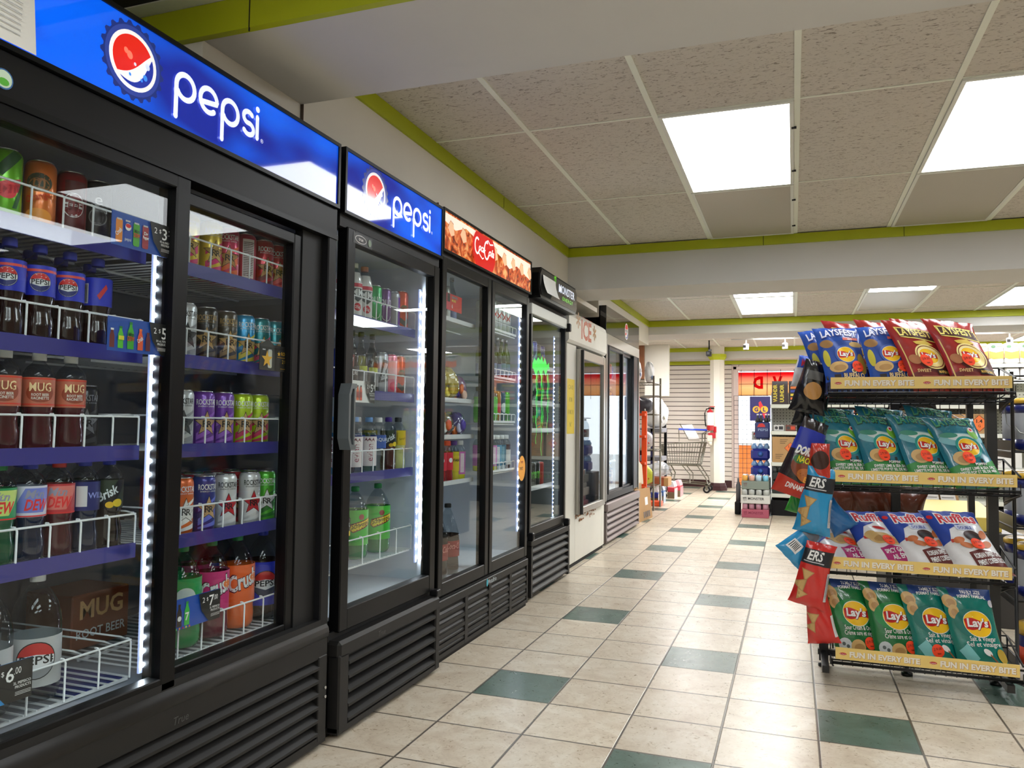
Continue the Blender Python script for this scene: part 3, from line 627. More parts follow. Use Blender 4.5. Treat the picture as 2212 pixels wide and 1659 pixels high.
for z_, rl in ((1.62, M_RAILW), (1.215, M_RAILW), (1.03, M_RAILW), (.80, M_RAILW)): wire_shelf(C3, x - .09, 3.32, 3.89, z_, .45, rl, 0, railh=.022)
for z_ in (1.63, 1.36, 1.105, .825): wire_shelf(C3, x - .062, 3.94, 4.475, z_, .5, M_WIRE, .05, .065, railh=.012)
led(C3, x - .045, 4.50, .47, 1.735, 26, .0075, .024)
g = MB(); g.box(x - .05, x - .005, 3.27, 4.555, .0, .29, M_DARK)
ys = [3.27, 3.61, 3.93, 4.25, 4.555]
for i, y in enumerate(ys): g.box(x - .02, x + .006, y if i == 0 else y - .018, y + .018 if i < 4 else y, .02, .27, M_GRILL)
for i in range(6): z_ = .02 + i * .045; g.box(x - .02, x + .005, 3.27, 4.555, z_, z_ + (.018 if i else .02), M_GRILL)
g.box(x - .04, x + .008, 3.27, 4.555, .245, .285, M_GRILL, .004)
for i in range(4): louvers(g, x + .002, ys[i] + .018, ys[i + 1] - .018, .04, .245, 5, M_GRILL, .02)
Ag = Art(); Ag.text('Metalfrio', 0, 0, .024, P((190, 200, 205)), bold=.01); Ag.ell(-.075, .01, .012, .02, P((60, 170, 190)), 14); Ag.put(g, onx(x + .0085, 3.95, .253)); g.build('grille', C3)
# ---------------------------------------------------------------- cooler 4: slim, bevelled black header
C4 = empty('display_cooler', (-1.9, 5.11, 0), 'slim one-door energy drink cooler with black angular header and glowing green claw marks', 'display cooler')
x = -1.56
cabinet(C4, x, 4.67, 5.555, 0, 0, 2.07, .72, mat('mirror_liner', (120, 124, 122), .25), .40, 1.86, 4.71, 5.52)
gl = mat('gloss_black', (22, 22, 24), .08, coat=.8); b = MB(); xo = x + .055
b.prism([(4.66, 1.95), (4.66, 2.06), (4.70, 2.10), (5.53, 2.10), (5.57, 2.06), (5.57, 1.95), (5.53, 1.905), (4.70, 1.905)], 'x', x - .06, xo, M_BLK)

A = Art(); GRN = mat('claw_green', (110, 220, 30), .3, emit=.5)
def claw(A, cx, cy_, s, mt):
    for k, (dx, l, top) in enumerate(((-.32, .9, .92), (0, 1.0, .98), (.32, .85, 1.0))):
        P0 = [(dx - .14, top), (dx - .02, top + .05), (dx + .14, top - .03), (dx + .10, top - .25), (dx + .06, .35), (dx + .075, .1), (dx + .01, 1 - l - .12), (dx - .03, .2), (dx - .02, .55), (dx - .09, top - .22)]
        A.poly([(cx + a * s, cy_ + b_ * s) for a, b_ in P0], mt)
claw(A, .33, .125, .05, GRN); A.text('MONSTER', .62, .085, .055, M_LETT, bold=.02, w=.4); A.text('ENERGY', .64, .04, .026, GRN, bold=.01, w=.26, space=1.3)
hb = b.build('header', C4); p = MB(); p.prism([(4.675, 1.965), (4.675, 2.055), (4.705, 2.088), (5.525, 2.088), (5.555, 2.055), (5.555, 1.965), (5.525, 1.925), (4.705, 1.925)], 'x', xo, xo + .004, gl); A.put(p, onx(xo + .004, 4.67, 1.92)); p.build('sign_panel', hb)
pp = MB(); pp.grid(lambda u, v: (xo + .008 + .03 * (1 - v) ** 2, 4.72 + .28 * u, 1.935 + .12 * v), 5, 5, pm); pp.build('note_paper', hb)
MB().box(x - .06, x - .02, 4.67, 5.555, 1.865, 1.905, M_RUB).build('top_seal', C4); MB().box(x - .06, x - .02, 4.67, 5.555, .375, .40, M_RUB).build('bottom_seal', C4)
d = door(C4, x, 4.68, 5.50, .395, 1.865, .035, .02, .055)
p = MB(); p.box(x - .02, x + .008, 4.675, 5.48, 1.80, 1.87, mat('cream_bar', (200, 202, 196), .4), .004); p.build('top_rail', d)
p = MB(); GN = mat('neon_green', (30, 230, 90), .4, emit=.9, ecol=(10, 240, 80)); rnd = random.Random(3)
A = Art(); pts = [(.0, .0), (.0, .05), (.05, .045), (.08, .075), (.12, .06), (.16, .085), (.21, .07), (.24, .1), (.27, .06), (.31, .09), (.36, .05), (.40, .07), (.42, .02), (.38, .03), (.33, -.02), (.28, .02), (.22, -.03), (.17, .01), (.11, -.03), (.06, .01)]
A.poly([(a, 1.45 + b_ * 1.1) for a, b_ in pts], GN)
for x0, l in ((.13, .48), (.24, .56), (.37, .42)):
    pl_ = [(x0 + .012 * sin(i * 1.7 + x0 * 9) , 1.45 - l * i / 14) for i in range(15)]; A.stroke(pl_, [.024 * (1 - i / 18) * (1 if i % 3 else .6) for i in range(15)], GN)
    A.stroke([(a + .028, b_) for a, b_ in pl_[:10]], [.006] * 10, GN)
A.put(p, onx(x - .03, 4.76, 0)); p.build('green_claw_light', C4)
for z_ in (1.50, 1.25, 1.06, .67): wire_shelf(C4, x - .1, 4.72, 5.5, z_, .45, M_RAILW, 0, railh=.03)
led(C4, x - .07, 5.42, .45, 1.72, 44, .0035, .006)
g = MB(); g.box(x - .05, x - .03, 4.67, 5.555, 0, .37, M_DARK); g.box(x - .02, x + .02, 4.67, 5.555, .33, .37, M_GRILL, .004); g.box(x - .02, x + .02, 4.67, 4.70, .02, .34, M_GRILL); g.box(x - .02, x + .02, 5.52, 5.555, .02, .34, M_GRILL); louvers(g, x + .02, 4.70, 5.52, .03, .33, 6, M_GRILL, .04); g.build('grille', C4)
for y in (4.69, 5.51): MB().box(x - .01, x + .03, y - .02, y + .02, .37, .42, M_BLK2, .006).build('hinge', C4)
MB().box(x - .01, x + .03, 5.49, 5.53, 1.78, 1.84, M_BLK2, .006).build('hinge', C4)
# ---------------------------------------------------------------- ice chest
C5 = empty('ice_freezer', (-1.95, 6.3, 0), 'white ice merchandiser freezer with rounded top panel and one glass door', 'freezer')
x = -1.61; M_ICEW = mat('stained_white', (214, 212, 202), .4, noise=.1, nscale=3); M_ALU = mat('aluminium', (170, 168, 160), .3, metal=.8)
cabinet(C5, x, 5.69, 6.955, 0, 0, 1.93, .7, M_LINW, .42, 1.66, 5.98, 6.86, mt=M_ICEW)
b = MB(); b.box(x - .06, x, 5.69, 5.96, .03, 1.72, M_ICEW, .004); b.box(x - .06, x, 6.87, 6.955, .03, 1.72, M_ICEW, .004); b.box(x - .06, x, 5.96, 6.87, .03, .40, M_ICEW, .003)
rst = P((132, 84, 44), .8)
A = Art(); rnd = random.Random(5)
for i in range(26): A.ell(.27 + rnd.random() * .62, .385 - rnd.random() ** 3 * .05, .012 + rnd.random() * .025, .004 + rnd.random() * .008, rst, 9)
A.put(b, onx(x, 5.7, 0)); b.box(x - .65, x - .01, 5.70, 6.95, 0, .035, M_DARK); b.build('front_panel', C5)
b = MB(); prof = [(1.72, .0), (1.73, .03), (1.75, .045), (1.93, .045), (1.965, .035), (1.985, .01), (1.99, -.03)]
vs = [(x + d_, y, z_) for y in (5.69, 6.955) for z_, d_ in [(a_, b_ - .03) for a_, b_ in prof]] + [(x - .06, y, z_) for y in (5.69, 6.955) for z_ in (1.72, 1.99)]
k = len(prof); b.add(vs, [(i, i + 1, k + i + 1, k + i) for i in range(k - 1)] + [tuple(range(k)) + (2 * k + 1, 2 * k), tuple(reversed(range(k, 2 * k))) + (2 * k + 2, 2 * k + 3)], M_ICEW, False)
b.add([vs[k - 1], vs[2 * k - 1], vs[2 * k + 3], vs[2 * k + 1]], [(0, 1, 2, 3)], M_ICEW)
A = Art(); OR = P((176, 74, 30)); A.text('ICE', .53, .075, .15, OR, bold=.06, w=.33); A.text('*', .27, .06, .2, P((170, 120, 60)), bold=.02); A.text('*', .80, .02, .2, P((170, 120, 60)), bold=.02)
for k_ in range(3): A.stroke([(.38 + k_ * .12, .225 - k_ * 0), (.38 + k_ * .12, .245), (.47 + k_ * .12, .245), (.47 + k_ * .12, .225)], .004, OR)
A.put(b, onx(x + .015, 5.69, 1.72)); b.build('header', C5)
A = Art(); YL = P((222, 196, 66)); A.rect(0, 0, .21, .42, YL); HN = P((120, 110, 60))
for i, t_ in enumerate(('C-N 0', 'K N', '11 K 11', "N:'"),): A.text(t_, .1, .34 - i * .095, .035, HN)
p = MB(); A.put(p, onx(x + .001, 5.70, 1.03)); p.build('yellow_note', C5)
d = door(C5, x + .03, 5.965, 6.865, .395, 1.70, .07, .07, .05, fm=M_ALU, thick=.05, stL=.1, glassm=glass_mat('ice_glass', (.55, .56, .56), 1.6))
MB().box(x + .035, x + .06, 5.965, 5.985, .40, 1.69, M_RUB).build('handle', d)
# ---------------------------------------------------------------- far cooler
C6 = empty('display_cooler', (-1.98, 7.86, 0), 'tall black drinks cooler with glossy blank header and round logo, furthest in the row', 'display cooler')
x = -1.62
cabinet(C6, x, 7.05, 8.68, 0, 0, 2.2, .75, M_LINW, .46, 1.86, 7.15, 8.42)
A = Art(); globe(A, .93, .105, .085, cap=False, P=P); A.rect(.86, .085, 1.0, .128, WHITE); A.text('PEPSI', .93, .09, .032, BLACKP, bold=.02, w=.13)
b = MB(); b.box(x - .1, x, 7.05, 8.68, 1.95, 2.21, gl, .004); hb = b.build('header', C6); p = MB(); A.put(p, onx(x, 7.05, 1.965)); p.build('logo', hb)
b = MB(); b.box(x - .06, x + .006, 7.06, 8.67, 1.85, 1.95, M_ALU, .004); b.box(x - .06, x - .005, 7.05, 7.16, .42, 1.86, M_BLK); b.box(x - .06, x - .005, 8.42, 8.68, .42, 1.86, M_BLK); b.box(x - .004, x + .004, 8.655, 8.68, .40, 1.9, M_ALU); b.box(x - .004, x + .004, 7.05, 7.075, .40, 1.9, M_ALU); b.box(x - .06, x - .01, 7.1, 8.45, .40, .46, M_BLK2); b.build('door_frame', C6)
door(C6, x - .005, 7.2, 7.86, .45, 1.85, .03, .03, .03); door(C6, x - .03, 7.82, 8.43, .45, 1.85, .03, .03, .03)
for z_ in (1.55, 1.28, 1.0, .74): wire_shelf(C6, x - .1, 7.18, 8.38, z_, .5, M_RAILW, 0, railh=.02)
wire_shelf(C6, x - .1, 7.18, 8.38, .48, .5, None, 0)
led(C6, x - .08, 7.99, .55, 1.78, 30, .009, .03); led(C6, x - .08, 8.12, .55, 1.78, 30, .009, .03)
BG = mat('grille_taupe', (120, 108, 106), .35, metal=.4); g = MB(); g.box(x - .05, x - .03, 7.06, 8.67, 0, .38, M_DARK); g.box(x - .03, x + .02, 7.06, 8.67, .30, .385, BG, .012); g.box(x - .02, x + .01, 7.06, 7.09, 0.02, .3, BG); g.box(x - .02, x + .01, 8.64, 8.67, .02, .3, BG); louvers(g, x + .014, 7.09, 8.64, .02, .30, 5, BG, .04); g.build('grille', C6)
# ================================================================== DRINKS
M_TIN = mat('can_metal', (196, 198, 202), .25, metal=.9); M_CLEAR = glass_mat('clear_plastic', (.78, .82, .84), 1.45)
M_CGLASS = glass_mat('clear_bottle', (.6, .66, .68), 1.5)
def G(c): return mat('gloss_%d_%d_%d' % c, c, .12, coat=.7)
def metallic(c): return mat('can_%d_%d_%d' % c, c, .28, metal=.35, coat=.3)
def star(cx, cy_, r, q=.42, rot=pi / 2): return [(cx + (r if i % 2 == 0 else r * q) * cos(rot + pi * i / 5), cy_ + (r if i % 2 == 0 else r * q) * sin(rot + pi * i / 5)) for i in range(10)]
def can(name, body, art=None, h=.165, r=.0335, cat='can', top=None):
    b = MB(); bm_ = metallic(body)
    b.lathe([(r * .78, 0), (r * .93, .004), (r, .013), (r, h - .016), (r * .94, h - .009), (r * .82, h - .003)], (0, 0, 0), 20, bm_)
    if art: art.put(b, oncyl(r), eps=.00012, base=.0002, edge=.012, sm=True)
    o = b.build(name, loc=(0, 0, 0)); tag(o, None, cat)
    l = MB(); l.lathe([(r * .82, h - .004), (r * .84, h - .0015), (r * .80, h), (r * .76, h - .0015), (r * .74, h - .004), (.001, h - .004)], (0, 0, 0), 20, top or M_TIN); l.ell = None
    l.box(-.011, .004, -.006, .006, h - .004, h - .0025, top or M_TIN, .001); l.build('lid', o); return o
def rock(body, gold, acc, word=(235, 235, 235), h=.165):
    A = Art(); A.poly([(-.03, .02), (.03, .05), (.03, .075), (-.03, .04)], P(acc)); A.poly([(-.03, .06), (.034, .1), (.034, .108), (-.03, .072)], P(acc)); A.poly([(-.03, .01), (.03, .02), (.03, .035), (-.03, .015)], P(acc))
    A.poly(star(0, .068, .04), BLACKP); A.poly(star(0, .068, .036), P(gold)); A.text('R', -.004, .058, .02, BLACKP, bold=.03); A.text('R', .008, .058, .018, BLACKP, bold=.03)
    A.text('ROCKSTAR', 0, .124, .016, P(word), bold=.03, w=.062); A.text('ENERGY DRINK', 0, .117, .004, P(word), w=.05)
    return can('drink_can', body, A, h)
def bottle(kind, liquid, cap, art=None, label=None, lh=(.0, .0), clear=M_CLEAR, name='soda_bottle', fill=.8, n=20):
    """kind: (profile, height). Dark or coloured liquid below, clear plastic above."""
    prof = KIND[kind]; H = prof[-1][1]; b = MB(); mts = []
    for i in range(len(prof) - 1): mts.append(liquid if prof[i + 1][1] <= H * fill else clear)
    b.lathe(prof, (0, 0, 0), n, mts=mts, cap=True); o = b.build(name, loc=(0, 0, 0)); tag(o, None, 'bottle')
    rc = prof[-1][0]; c = MB(); hc = .018 if kind != 'wide' else .022
    c.lathe([(rc * 1.18, H - .006), (rc * 1.22, H - .004), (rc * 1.22, H + hc - .008), (rc * 1.1, H + hc - .004), (.001, H + hc - .004)], (0, 0, 0), 18, cap, wob=lambda a, z: 1 + .012 * cos(a * 18)); c.build('cap', o)
    if label:
        z0, z1 = lh; l = MB(); dz = .014 if kind == 'half' else 0; z0 += dz; z1 += dz
        def rad(z):
            for (ra, za), (rb, zb) in zip(prof, prof[1:]):
                if za <= z <= zb: return ra + (rb - ra) * (z - za) / max(1e-6, zb - za)
            return prof[-1][0]
        rl = max(rad(z0 + (z1 - z0) * i / 8) for i in range(9)) + .0008
        l.lathe([(rl, z0), (rl, z1)], (0, 0, 0), n, label, cap=False)
        if art: art.put(l, oncyl(rl, z0=dz), eps=.00012, base=.0003, edge=.012, sm=True)
        l.build('label', o)
    return o
KIND = {'half': [(.02, 0), (.03, .003), (.0335, .012), (.0335, .045), (.0295, .066), (.030, .082), (.0335, .1), (.034, .115), (.034, .168), (.0325, .176), (.026, .188), (.0155, .197), (.0125, .2), (.0125, .209)],
        'two': [(.03, 0), (.046, .005), (.053, .02), (.054, .05), (.052, .075), (.054, .1), (.054, .19), (.052, .21), (.044, .24), (.03, .268), (.018, .284), (.0135, .29), (.0135, .30)],
        'tall': [(.022, 0), (.032, .004), (.033, .03), (.031, .05), (.033, .07), (.033, .15), (.030, .165), (.024, .19), (.014, .205), (.013, .215)],
        'slim': [(.02, 0), (.026, .004), (.027, .02), (.027, .14), (.024, .16), (.014, .19), (.010, .205), (.010, .235)],
        'wide': [(.03, 0), (.034, .004), (.035, .03), (.031, .06), (.034, .09), (.035, .15), (.031, .165), (.026, .175), (.0185, .183), (.0185, .19)],
        'big': [(.04, 0), (.058, .006), (.062, .03), (.057, .09), (.062, .15), (.06, .2), (.046, .25), (.028, .3), (.016, .325), (.0145, .34)]}
KIND['half'] = [(r, z * 1.04) for r, z in KIND['half']]; KIND['two'] = [(r, z * .925) for r, z in KIND['two']]
COLA, CHERRY, DKBLUE = G((36, 14, 12)), G((70, 16, 26)), G((12, 26, 54))
BLUEC, WHITEC, REDC, GREENC = P((36, 52, 170)), P((232, 234, 236)), P((190, 40, 34)), P((30, 128, 70))
# --- cans of the wide cooler
K = {}
A = Art(); A.poly([(-.03, .05), (.03, .07), (.03, .1), (-.03, .08)], P((200, 40, 60))); A.ell(0, .07, .02, .02, P((235, 70, 80))); A.poly([(-.03, .11), (.01, .16), (.03, .15), (-.01, .1)], P((20, 80, 30))); A.poly([(.02, .03), (.04, .09), (.03, .09), (.01, .03)], P((20, 90, 30))); K['melon'] = can('drink_can', (110, 190, 40), A)
A = Art(); A.ell(0, .11, .028, .022, P((60, 66, 44))); A.ell(0, .105, .022, .016, P((170, 110, 60))); A.text('Orange', 0, .07, .016, P((232, 70, 30)), bold=.03, rot=.35, w=.055); A.ell(.0, .03, .03, .02, P((250, 160, 60))); K['orange'] = can('drink_can', (226, 120, 50), A)
A = Art(); A.rect(-.02, .02, .03, .14, P((90, 10, 18))); A.ell(0, .08, .024, .03, P((220, 220, 220))); A.ell(0, .08, .022, .028, P((120, 14, 24))); K['red'] = can('drink_can', (150, 24, 34), A)
K['dark'] = can('drink_can', (44, 40, 44), Art().ell(0, .07, .022, .022, P((120, 120, 120))).ell(0, .07, .019, .019, P((44, 40, 44))).text('e', 0, .1, .03, P((190, 190, 190))))
K['yellow'] = rock((226, 196, 70), (196, 160, 90), (216, 50, 120)); K['pink'] = rock((206, 60, 100), (190, 140, 80), (240, 110, 60)); K['redstar'] = rock((196, 46, 60), (190, 140, 80), (120, 20, 30)); K['red2'] = rock((206, 36, 52), (196, 150, 84), (240, 90, 80))
A = Art(); A.rect(-.018, .02, .02, .145, P((226, 214, 214)))
for i in range(20): A.rect(-.015, .028 + i * .0055, .016, .030 + i * .0055, P((60, 40, 44)))
K['backlabel'] = can('drink_can', (200, 50, 80), A)
K['black'] = rock((40, 38, 36), (176, 142, 86), (90, 74, 50), (170, 140, 90)); K['gold'] = rock((66, 58, 48), (196, 158, 96), (150, 118, 70), (190, 156, 96)); K['azure'] = rock((30, 140, 190), (196, 158, 96), (220, 200, 60)); K['teal'] = rock((20, 130, 140), (196, 158, 96), (214, 60, 100)); K['tealorange'] = rock((40, 150, 160), (196, 158, 96), (236, 140, 60))
K['purple'] = rock((112, 60, 160), (196, 158, 110), (150, 90, 200)); K['lime'] = rock((176, 204, 30), (196, 158, 110), (196, 40, 90)); K['violet'] = rock((52, 48, 130), (196, 158, 110), (110, 120, 220)); K['whitered'] = rock((222, 222, 224), (196, 30, 44), (226, 226, 228), (30, 30, 34)); K['greencan'] = rock((90, 190, 60), (230, 230, 230), (40, 120, 40)); K['orangewhite'] = rock((226, 110, 50), (230, 230, 230), (240, 240, 240)); K['silver'] = rock((200, 202, 206), (60, 60, 64), (150, 150, 156), (30, 30, 34)); K['charcoal'] = rock((34, 34, 38), (120, 120, 124), (60, 60, 64), (150, 150, 155))
for k_ in K: snap_kids(K[k_])
# --- bottles
def pepsi_label(z, w=.07):
    A = Art(); A.rect(-.095, z + .052, .095, z + .058, P((226, 80, 70))); A.ell(.0, z + .028, .0225, .0225, BLACKP); A.ell(0, z + .028, .0215, .0215, WHITEC)
    A.poly([(.021 * cos(t), z + .028 + .021 * sin(t)) for t in [radians(12 + i * 14) for i in range(12)]] + [(0, z + .036)], P((212, 40, 40))); A.poly([(.021 * cos(t), z + .028 + .021 * sin(t)) for t in [radians(192 + i * 14) for i in range(12)]] + [(0, z + .018)], P((36, 44, 110)))
    A.text('PEPSI', 0, z + .023, .0115, BLACKP, bold=.03, w=.036)
    A.rect(-.05, z + .01, -.03, z + .05, P((200, 200, 205))); A.poly([(.05, z + .04), (.07, z + .05), (.072, z + .042), (.052, z + .03)], P((206, 50, 50))); return A
BLB = P((34, 50, 190))
K['pepsi'] = bottle('half', COLA, BLUEC, pepsi_label(.098), BLB, (.095, .165))
A = Art(); A.rect(-.05, .1, -.02, .15, P((214, 214, 214)));
for i in range(9): A.rect(-.048 + i * .003, .103, -.0465 + i * .003, .147, BLACKP)
A.poly([(.0, .12), (.02, .15), (.024, .14), (.006, .11)], P((206, 50, 50))); K['pepsiside'] = bottle('half', COLA, BLUEC, A, BLB, (.095, .165))
A = Art(); A.rect(-.1, .094, .1, .097, P((220, 60, 40))); A.rect(-.1, .153, .1, .156, P((220, 60, 40))); A.ell(.005, .122, .03, .022, P((150, 66, 40))); A.text('MUG', .005, .126, .02, P((250, 224, 170)), bold=.02, w=.046); A.text('ROOT BEER', .005, .115, .006, P((240, 240, 230)), bold=.02, w=.036); A.text('RACINETTE', .005, .107, .006, P((240, 240, 230)), bold=.02, w=.036); K['rootbeer'] = bottle('half', CHERRY, WHITEC, A, P((196, 110, 84)), (.09, .158))
def dew(lbl, cap, liq, c1):
    A = Art(); A.poly([(-.05, .1), (-.02, .155), (.05, .155), (.02, .1)], P(c1)); A.text('Mtn', .0, .133, .018, P((150, 150, 170)), bold=.05, shear=.3, w=.042); A.text('DEW', .006, .106, .024, P((226, 50, 50)), bold=.06, shear=.3, w=.055); A.rect(-.1, .091, .1, .094, P((226, 50, 50))); return bottle('half', liq, cap, A, P(lbl), (.09, .16))
K['dewblue'] = dew((214, 214, 230), BLUEC, DKBLUE, (120, 130, 210)); K['dewred'] = dew((190, 50, 56), REDC, CHERRY, (220, 120, 110)); K['dewgreen'] = dew((40, 150, 90), GREENC, G((20, 80, 50)), (200, 220, 120))
K['bluebottle'] = bottle('half', DKBLUE, BLUEC, Art().rect(-.03, .1, -.005, .15, P((210, 210, 214))).text('WILD', .022, .12, .014, P((150, 160, 230)), bold=.03), P((28, 36, 104)), (.09, .16))
def brisk(cap, liq, kind='half'):
    A = Art(); A.poly([(-.03, .09), (.02, .16), (.05, .16), (.0, .09)], BLACKP); A.text('Brisk', 0, .118, .022, P((226, 236, 240)), bold=.05, shear=.3, rot=.5, w=.055); A.ell(.02, .102, .013, .01, P((240, 210, 50))); A.ell(.0, .098, .01, .008, P((236, 190, 40))); return bottle(kind, liq, cap, A, P((44, 60, 44)), (.09, .16))
K['brisk'] = brisk(BLUEC, G((40, 30, 24))); K['briskpurple'] = brisk(P((70, 40, 150)), G((84, 40, 36)))
def two(liq, cap, lbl, art, lh=(.1, .19), fill=.78): return bottle('two', liq, cap, art, lbl, lh, fill=fill)
K['limetwo'] = two(G((30, 150, 80)), GREENC, P((30, 160, 84)), Art().ell(0, .145, .03, .03, P((230, 240, 230))), (.1, .2))
A = Art(); A.text('Crush', 0, .13, .05, P((90, 20, 40)), bold=.1, shear=.3, w=.105, rot=.3); A.text('Crush', 0, .132, .046, WHITEC, bold=.06, shear=.3, w=.1, rot=.3); A.ell(.03, .16, .016, .012, P((240, 130, 60)))
K['pinktwo'] = two(G((110, 20, 50)), GREENC, P((206, 50, 120)), A, (.08, .2)); K['orangetwo'] = two(G((240, 110, 40)), GREENC, P((236, 104, 40)), A, (.08, .2))
def globe_lbl(z, s_, gray=False):
    A = Art(); R_ = .04 * s_; A.ell(0, z, R_ * 1.06, R_ * 1.06, BLACKP, 28); A.ell(0, z, R_, R_, WHITEC, 28); A.poly([(R_ * cos(t), z + R_ * sin(t)) for t in [radians(12 + i * 13) for i in range(13)]] + [(0, z + R_ * .35)], P((200, 44, 44))); A.poly([(R_ * cos(t), z + R_ * sin(t)) for t in [radians(192 + i * 13) for i in range(13)]] + [(0, z - R_ * .5)], P((60, 66, 90) if not gray else (150, 154, 160))); A.text('PEPSI', 0, z - .008, .019, BLACKP, bold=.03, w=R_ * 1.7); return A
K['colatwo'] = two(COLA, BLUEC, BLB, globe_lbl(.12, 1), (.05, .19)); K['diettwo'] = two(M_CLEAR, WHITEC, P((186, 188, 190)), globe_lbl(.1, 1, True), (.04, .15))
A = Art(); A.poly([(-.05, .12), (-.045, .145), (.05, .17), (.055, .145), (.045, .138), (-.035, .11)], P((120, 30, 24))); A.poly([(-.047, .122), (-.042, .142), (.05, .166), (.052, .146), (-.035, .114)], P((240, 214, 40))); A.text('Schweppes', .003, .135, .02, BLACKP, shear=.25, bold=.02, rot=.24, w=.088); A.ell(.0, .172, .012, .012, P((150, 50, 50)), 14); A.text('Ginger Ale', .01, .085, .012, P((150, 220, 150)), shear=.2, rot=.2)
K['gingertwo'] = two(G((24, 120, 60)), GREENC, P((70, 190, 60)), A, (.06, .2))
A = Art(); A.rect(-.045, .03, .03, .15, P((236, 226, 228))); A.text('evian', .006, .05, .026, P((150, 40, 80)), rot=pi / 2, align='l', w=.07)
for i, (dx, s_) in enumerate(((-.022, .008), (-.008, .011), (.008, .008))): A.poly([(dx - s_, .132), (dx, .146), (dx + s_, .128), (dx, .136)], P((130, 60, 80)))
K['water'] = bottle('tall', glass_mat('blue_water', (.35, .6, .85), 1.4), P((110, 160, 224)), A, P((214, 220, 236)), (.03, .15))
K['aqua'] = bottle('tall', M_CLEAR, WHITEC, Art().text('AQUA', 0, .13, .014, WHITEC, bold=.02), P((36, 84, 170)), (.1, .155))
K['lemon'] = bottle('half', G((214, 220, 150)), P((50, 56, 60)), Art().text('Simply', .012, .12, .01, P((70, 70, 30)), rot=.2).rect(-.03, .1, -.012, .15, P((190, 170, 40))), P((230, 206, 40)), (.095, .16))
A = Art(); A.rect(-.04, .13, .04, .145, P((206, 60, 80))); A.poly([(-.03, .125), (-.033, .095), (0, .07), (.033, .095), (.03, .125)], P((70, 76, 80))); A.text('MM', 0, .096, .026, WHITEC, bold=.06, w=.05); A.ell(0, .05, .016, .016, P((206, 44, 60))); A.text('25g', 0, .045, .011, WHITEC, bold=.03)
K['shake'] = bottle('tall', G((222, 222, 222)), P((226, 226, 214)), A, P((226, 226, 226)), (.01, .148), fill=.95)
K['shakered'] = bottle('tall', G((222, 222, 222)), P((196, 130, 120)), A, P((224, 222, 222)), (.01, .148), fill=.95)
def bub(c): A = Art(); A.text('bub', 0, .09, .04, WHITEC, w=.05); A.stroke([(-.02 + .02 * (1 - cos(t)) , .045 - .02 * sin(t)) for t in [pi * i / 10 for i in range(11)]], .0025, WHITEC); return can('drink_can', c, A, .165, .0335)
K['bubgreen'] = bub((40, 150, 80)); K['bubpurple'] = bub((110, 70, 130)); A = Art(); A.rect(-.02, .03, .01, .14, P((160, 160, 165))); A.rect(.014, .02, .036, .14, P((120, 50, 170))); K['silverpurple'] = can('drink_can', (170, 170, 178), A)
A = Art(); A.ell(0, .1, .02, .016, P((130, 120, 90))); A.text('SOUR', 0, .096, .01, P((200, 60, 40)), bold=.03); A.poly([(-.025, .04), (0, .02), (.025, .04), (.02, .06), (0, .045), (-.02, .06)], P((90, 90, 90))); K['tallorange'] = can('drink_can', (220, 92, 66), A, .18); K['redcan'] = can('drink_can', (170, 50, 40), None)
A = Art(); A.poly([(-.03, .05), (-.01, .15), (.03, .14), (.01, .1), (.03, .06)], P((40, 44, 50))); A.poly([(-.02, .06), (-.004, .135), (.02, .13), (.0, .1), (.016, .07)], P((200, 206, 214))); K['ghost'] = can('drink_can', (170, 174, 184), A, .18); K['pinkcan'] = can('drink_can', (236, 120, 150), Art().rect(-.03, .07, .03, .15, P((240, 180, 186))).ell(0, .04, .02, .02, P((220, 40, 90))), .18); K['bluecan'] = can('drink_can', (40, 60, 150), Art().poly([(-.03, .03), (.03, .13), (.034, .1), (-.02, .02)], P((140, 190, 220))), .18); K['yellowcan'] = can('drink_can', (210, 190, 60), None)
K['clearslim'] = bottle('slim', M_CGLASS, BLACKP, Art().text('LURE', 0, .07, .014, WHITEC, bold=.02, w=.03), P((60, 56, 54)), (.05, .1), clear=M_CGLASS, name='glass_bottle')
K['vodka'] = bottle('slim', M_CGLASS, BLACKP, Art().rect(-.02, .09, .02, .11, P((190, 200, 60))), P((120, 120, 124)), (.03, .11), clear=M_CGLASS, name='glass_bottle')
K['cola2'] = bottle('big', COLA, BLACKP, Art().text('Coca-Cola', 0, .13, .03, P((226, 150, 140)), bold=.02, shear=.35, w=.1), P((150, 30, 30)), (.09, .17), fill=.7)
K['smart'] = bottle('slim', M_CLEAR, WHITEC, Art().text('smart', .0, .05, .02, P((70, 70, 190)), rot=pi / 2, align='l', bold=.03), P((190, 190, 220)), (.04, .14))
K['redjug'] = bottle('wide', G((206, 60, 50)), BLACKP, None, P((226, 90, 80)), (.03, .1), fill=1.1)
K['fruitred'] = bottle('wide', G((150, 26, 36)), P((230, 60, 50)), Art().ell(0, .11, .012, .012, WHITEC), P((206, 40, 60)), (.06, .15)); K['fruityellow'] = bottle('wide', G((206, 196, 50)), P((90, 60, 140)), Art().text('FANT', 0, .1, .014, BLACKP, bold=.05), P((214, 190, 40)), (.05, .13))
K['sportyellow'] = bottle('wide', G((214, 214, 20)), WHITEC, Art().rect(-.012, .04, .012, .14, P((232, 214, 226))), P((206, 110, 190)), (.03, .15)); K['sportblue'] = bottle('wide', G((206, 220, 226)), WHITEC, Art().rect(-.012, .04, .012, .14, P((220, 230, 235))), P((40, 140, 180)), (.03, .15)); K['sportteal'] = bottle('wide', G((206, 220, 226)), WHITEC, Art().rect(-.012, .04, .012, .14, P((120, 170, 190))), P((20, 100, 130)), (.03, .15)); K['sportdark'] = bottle('wide', G((80, 40, 46)), WHITEC, None, P((226, 226, 226)), (.03, .12))
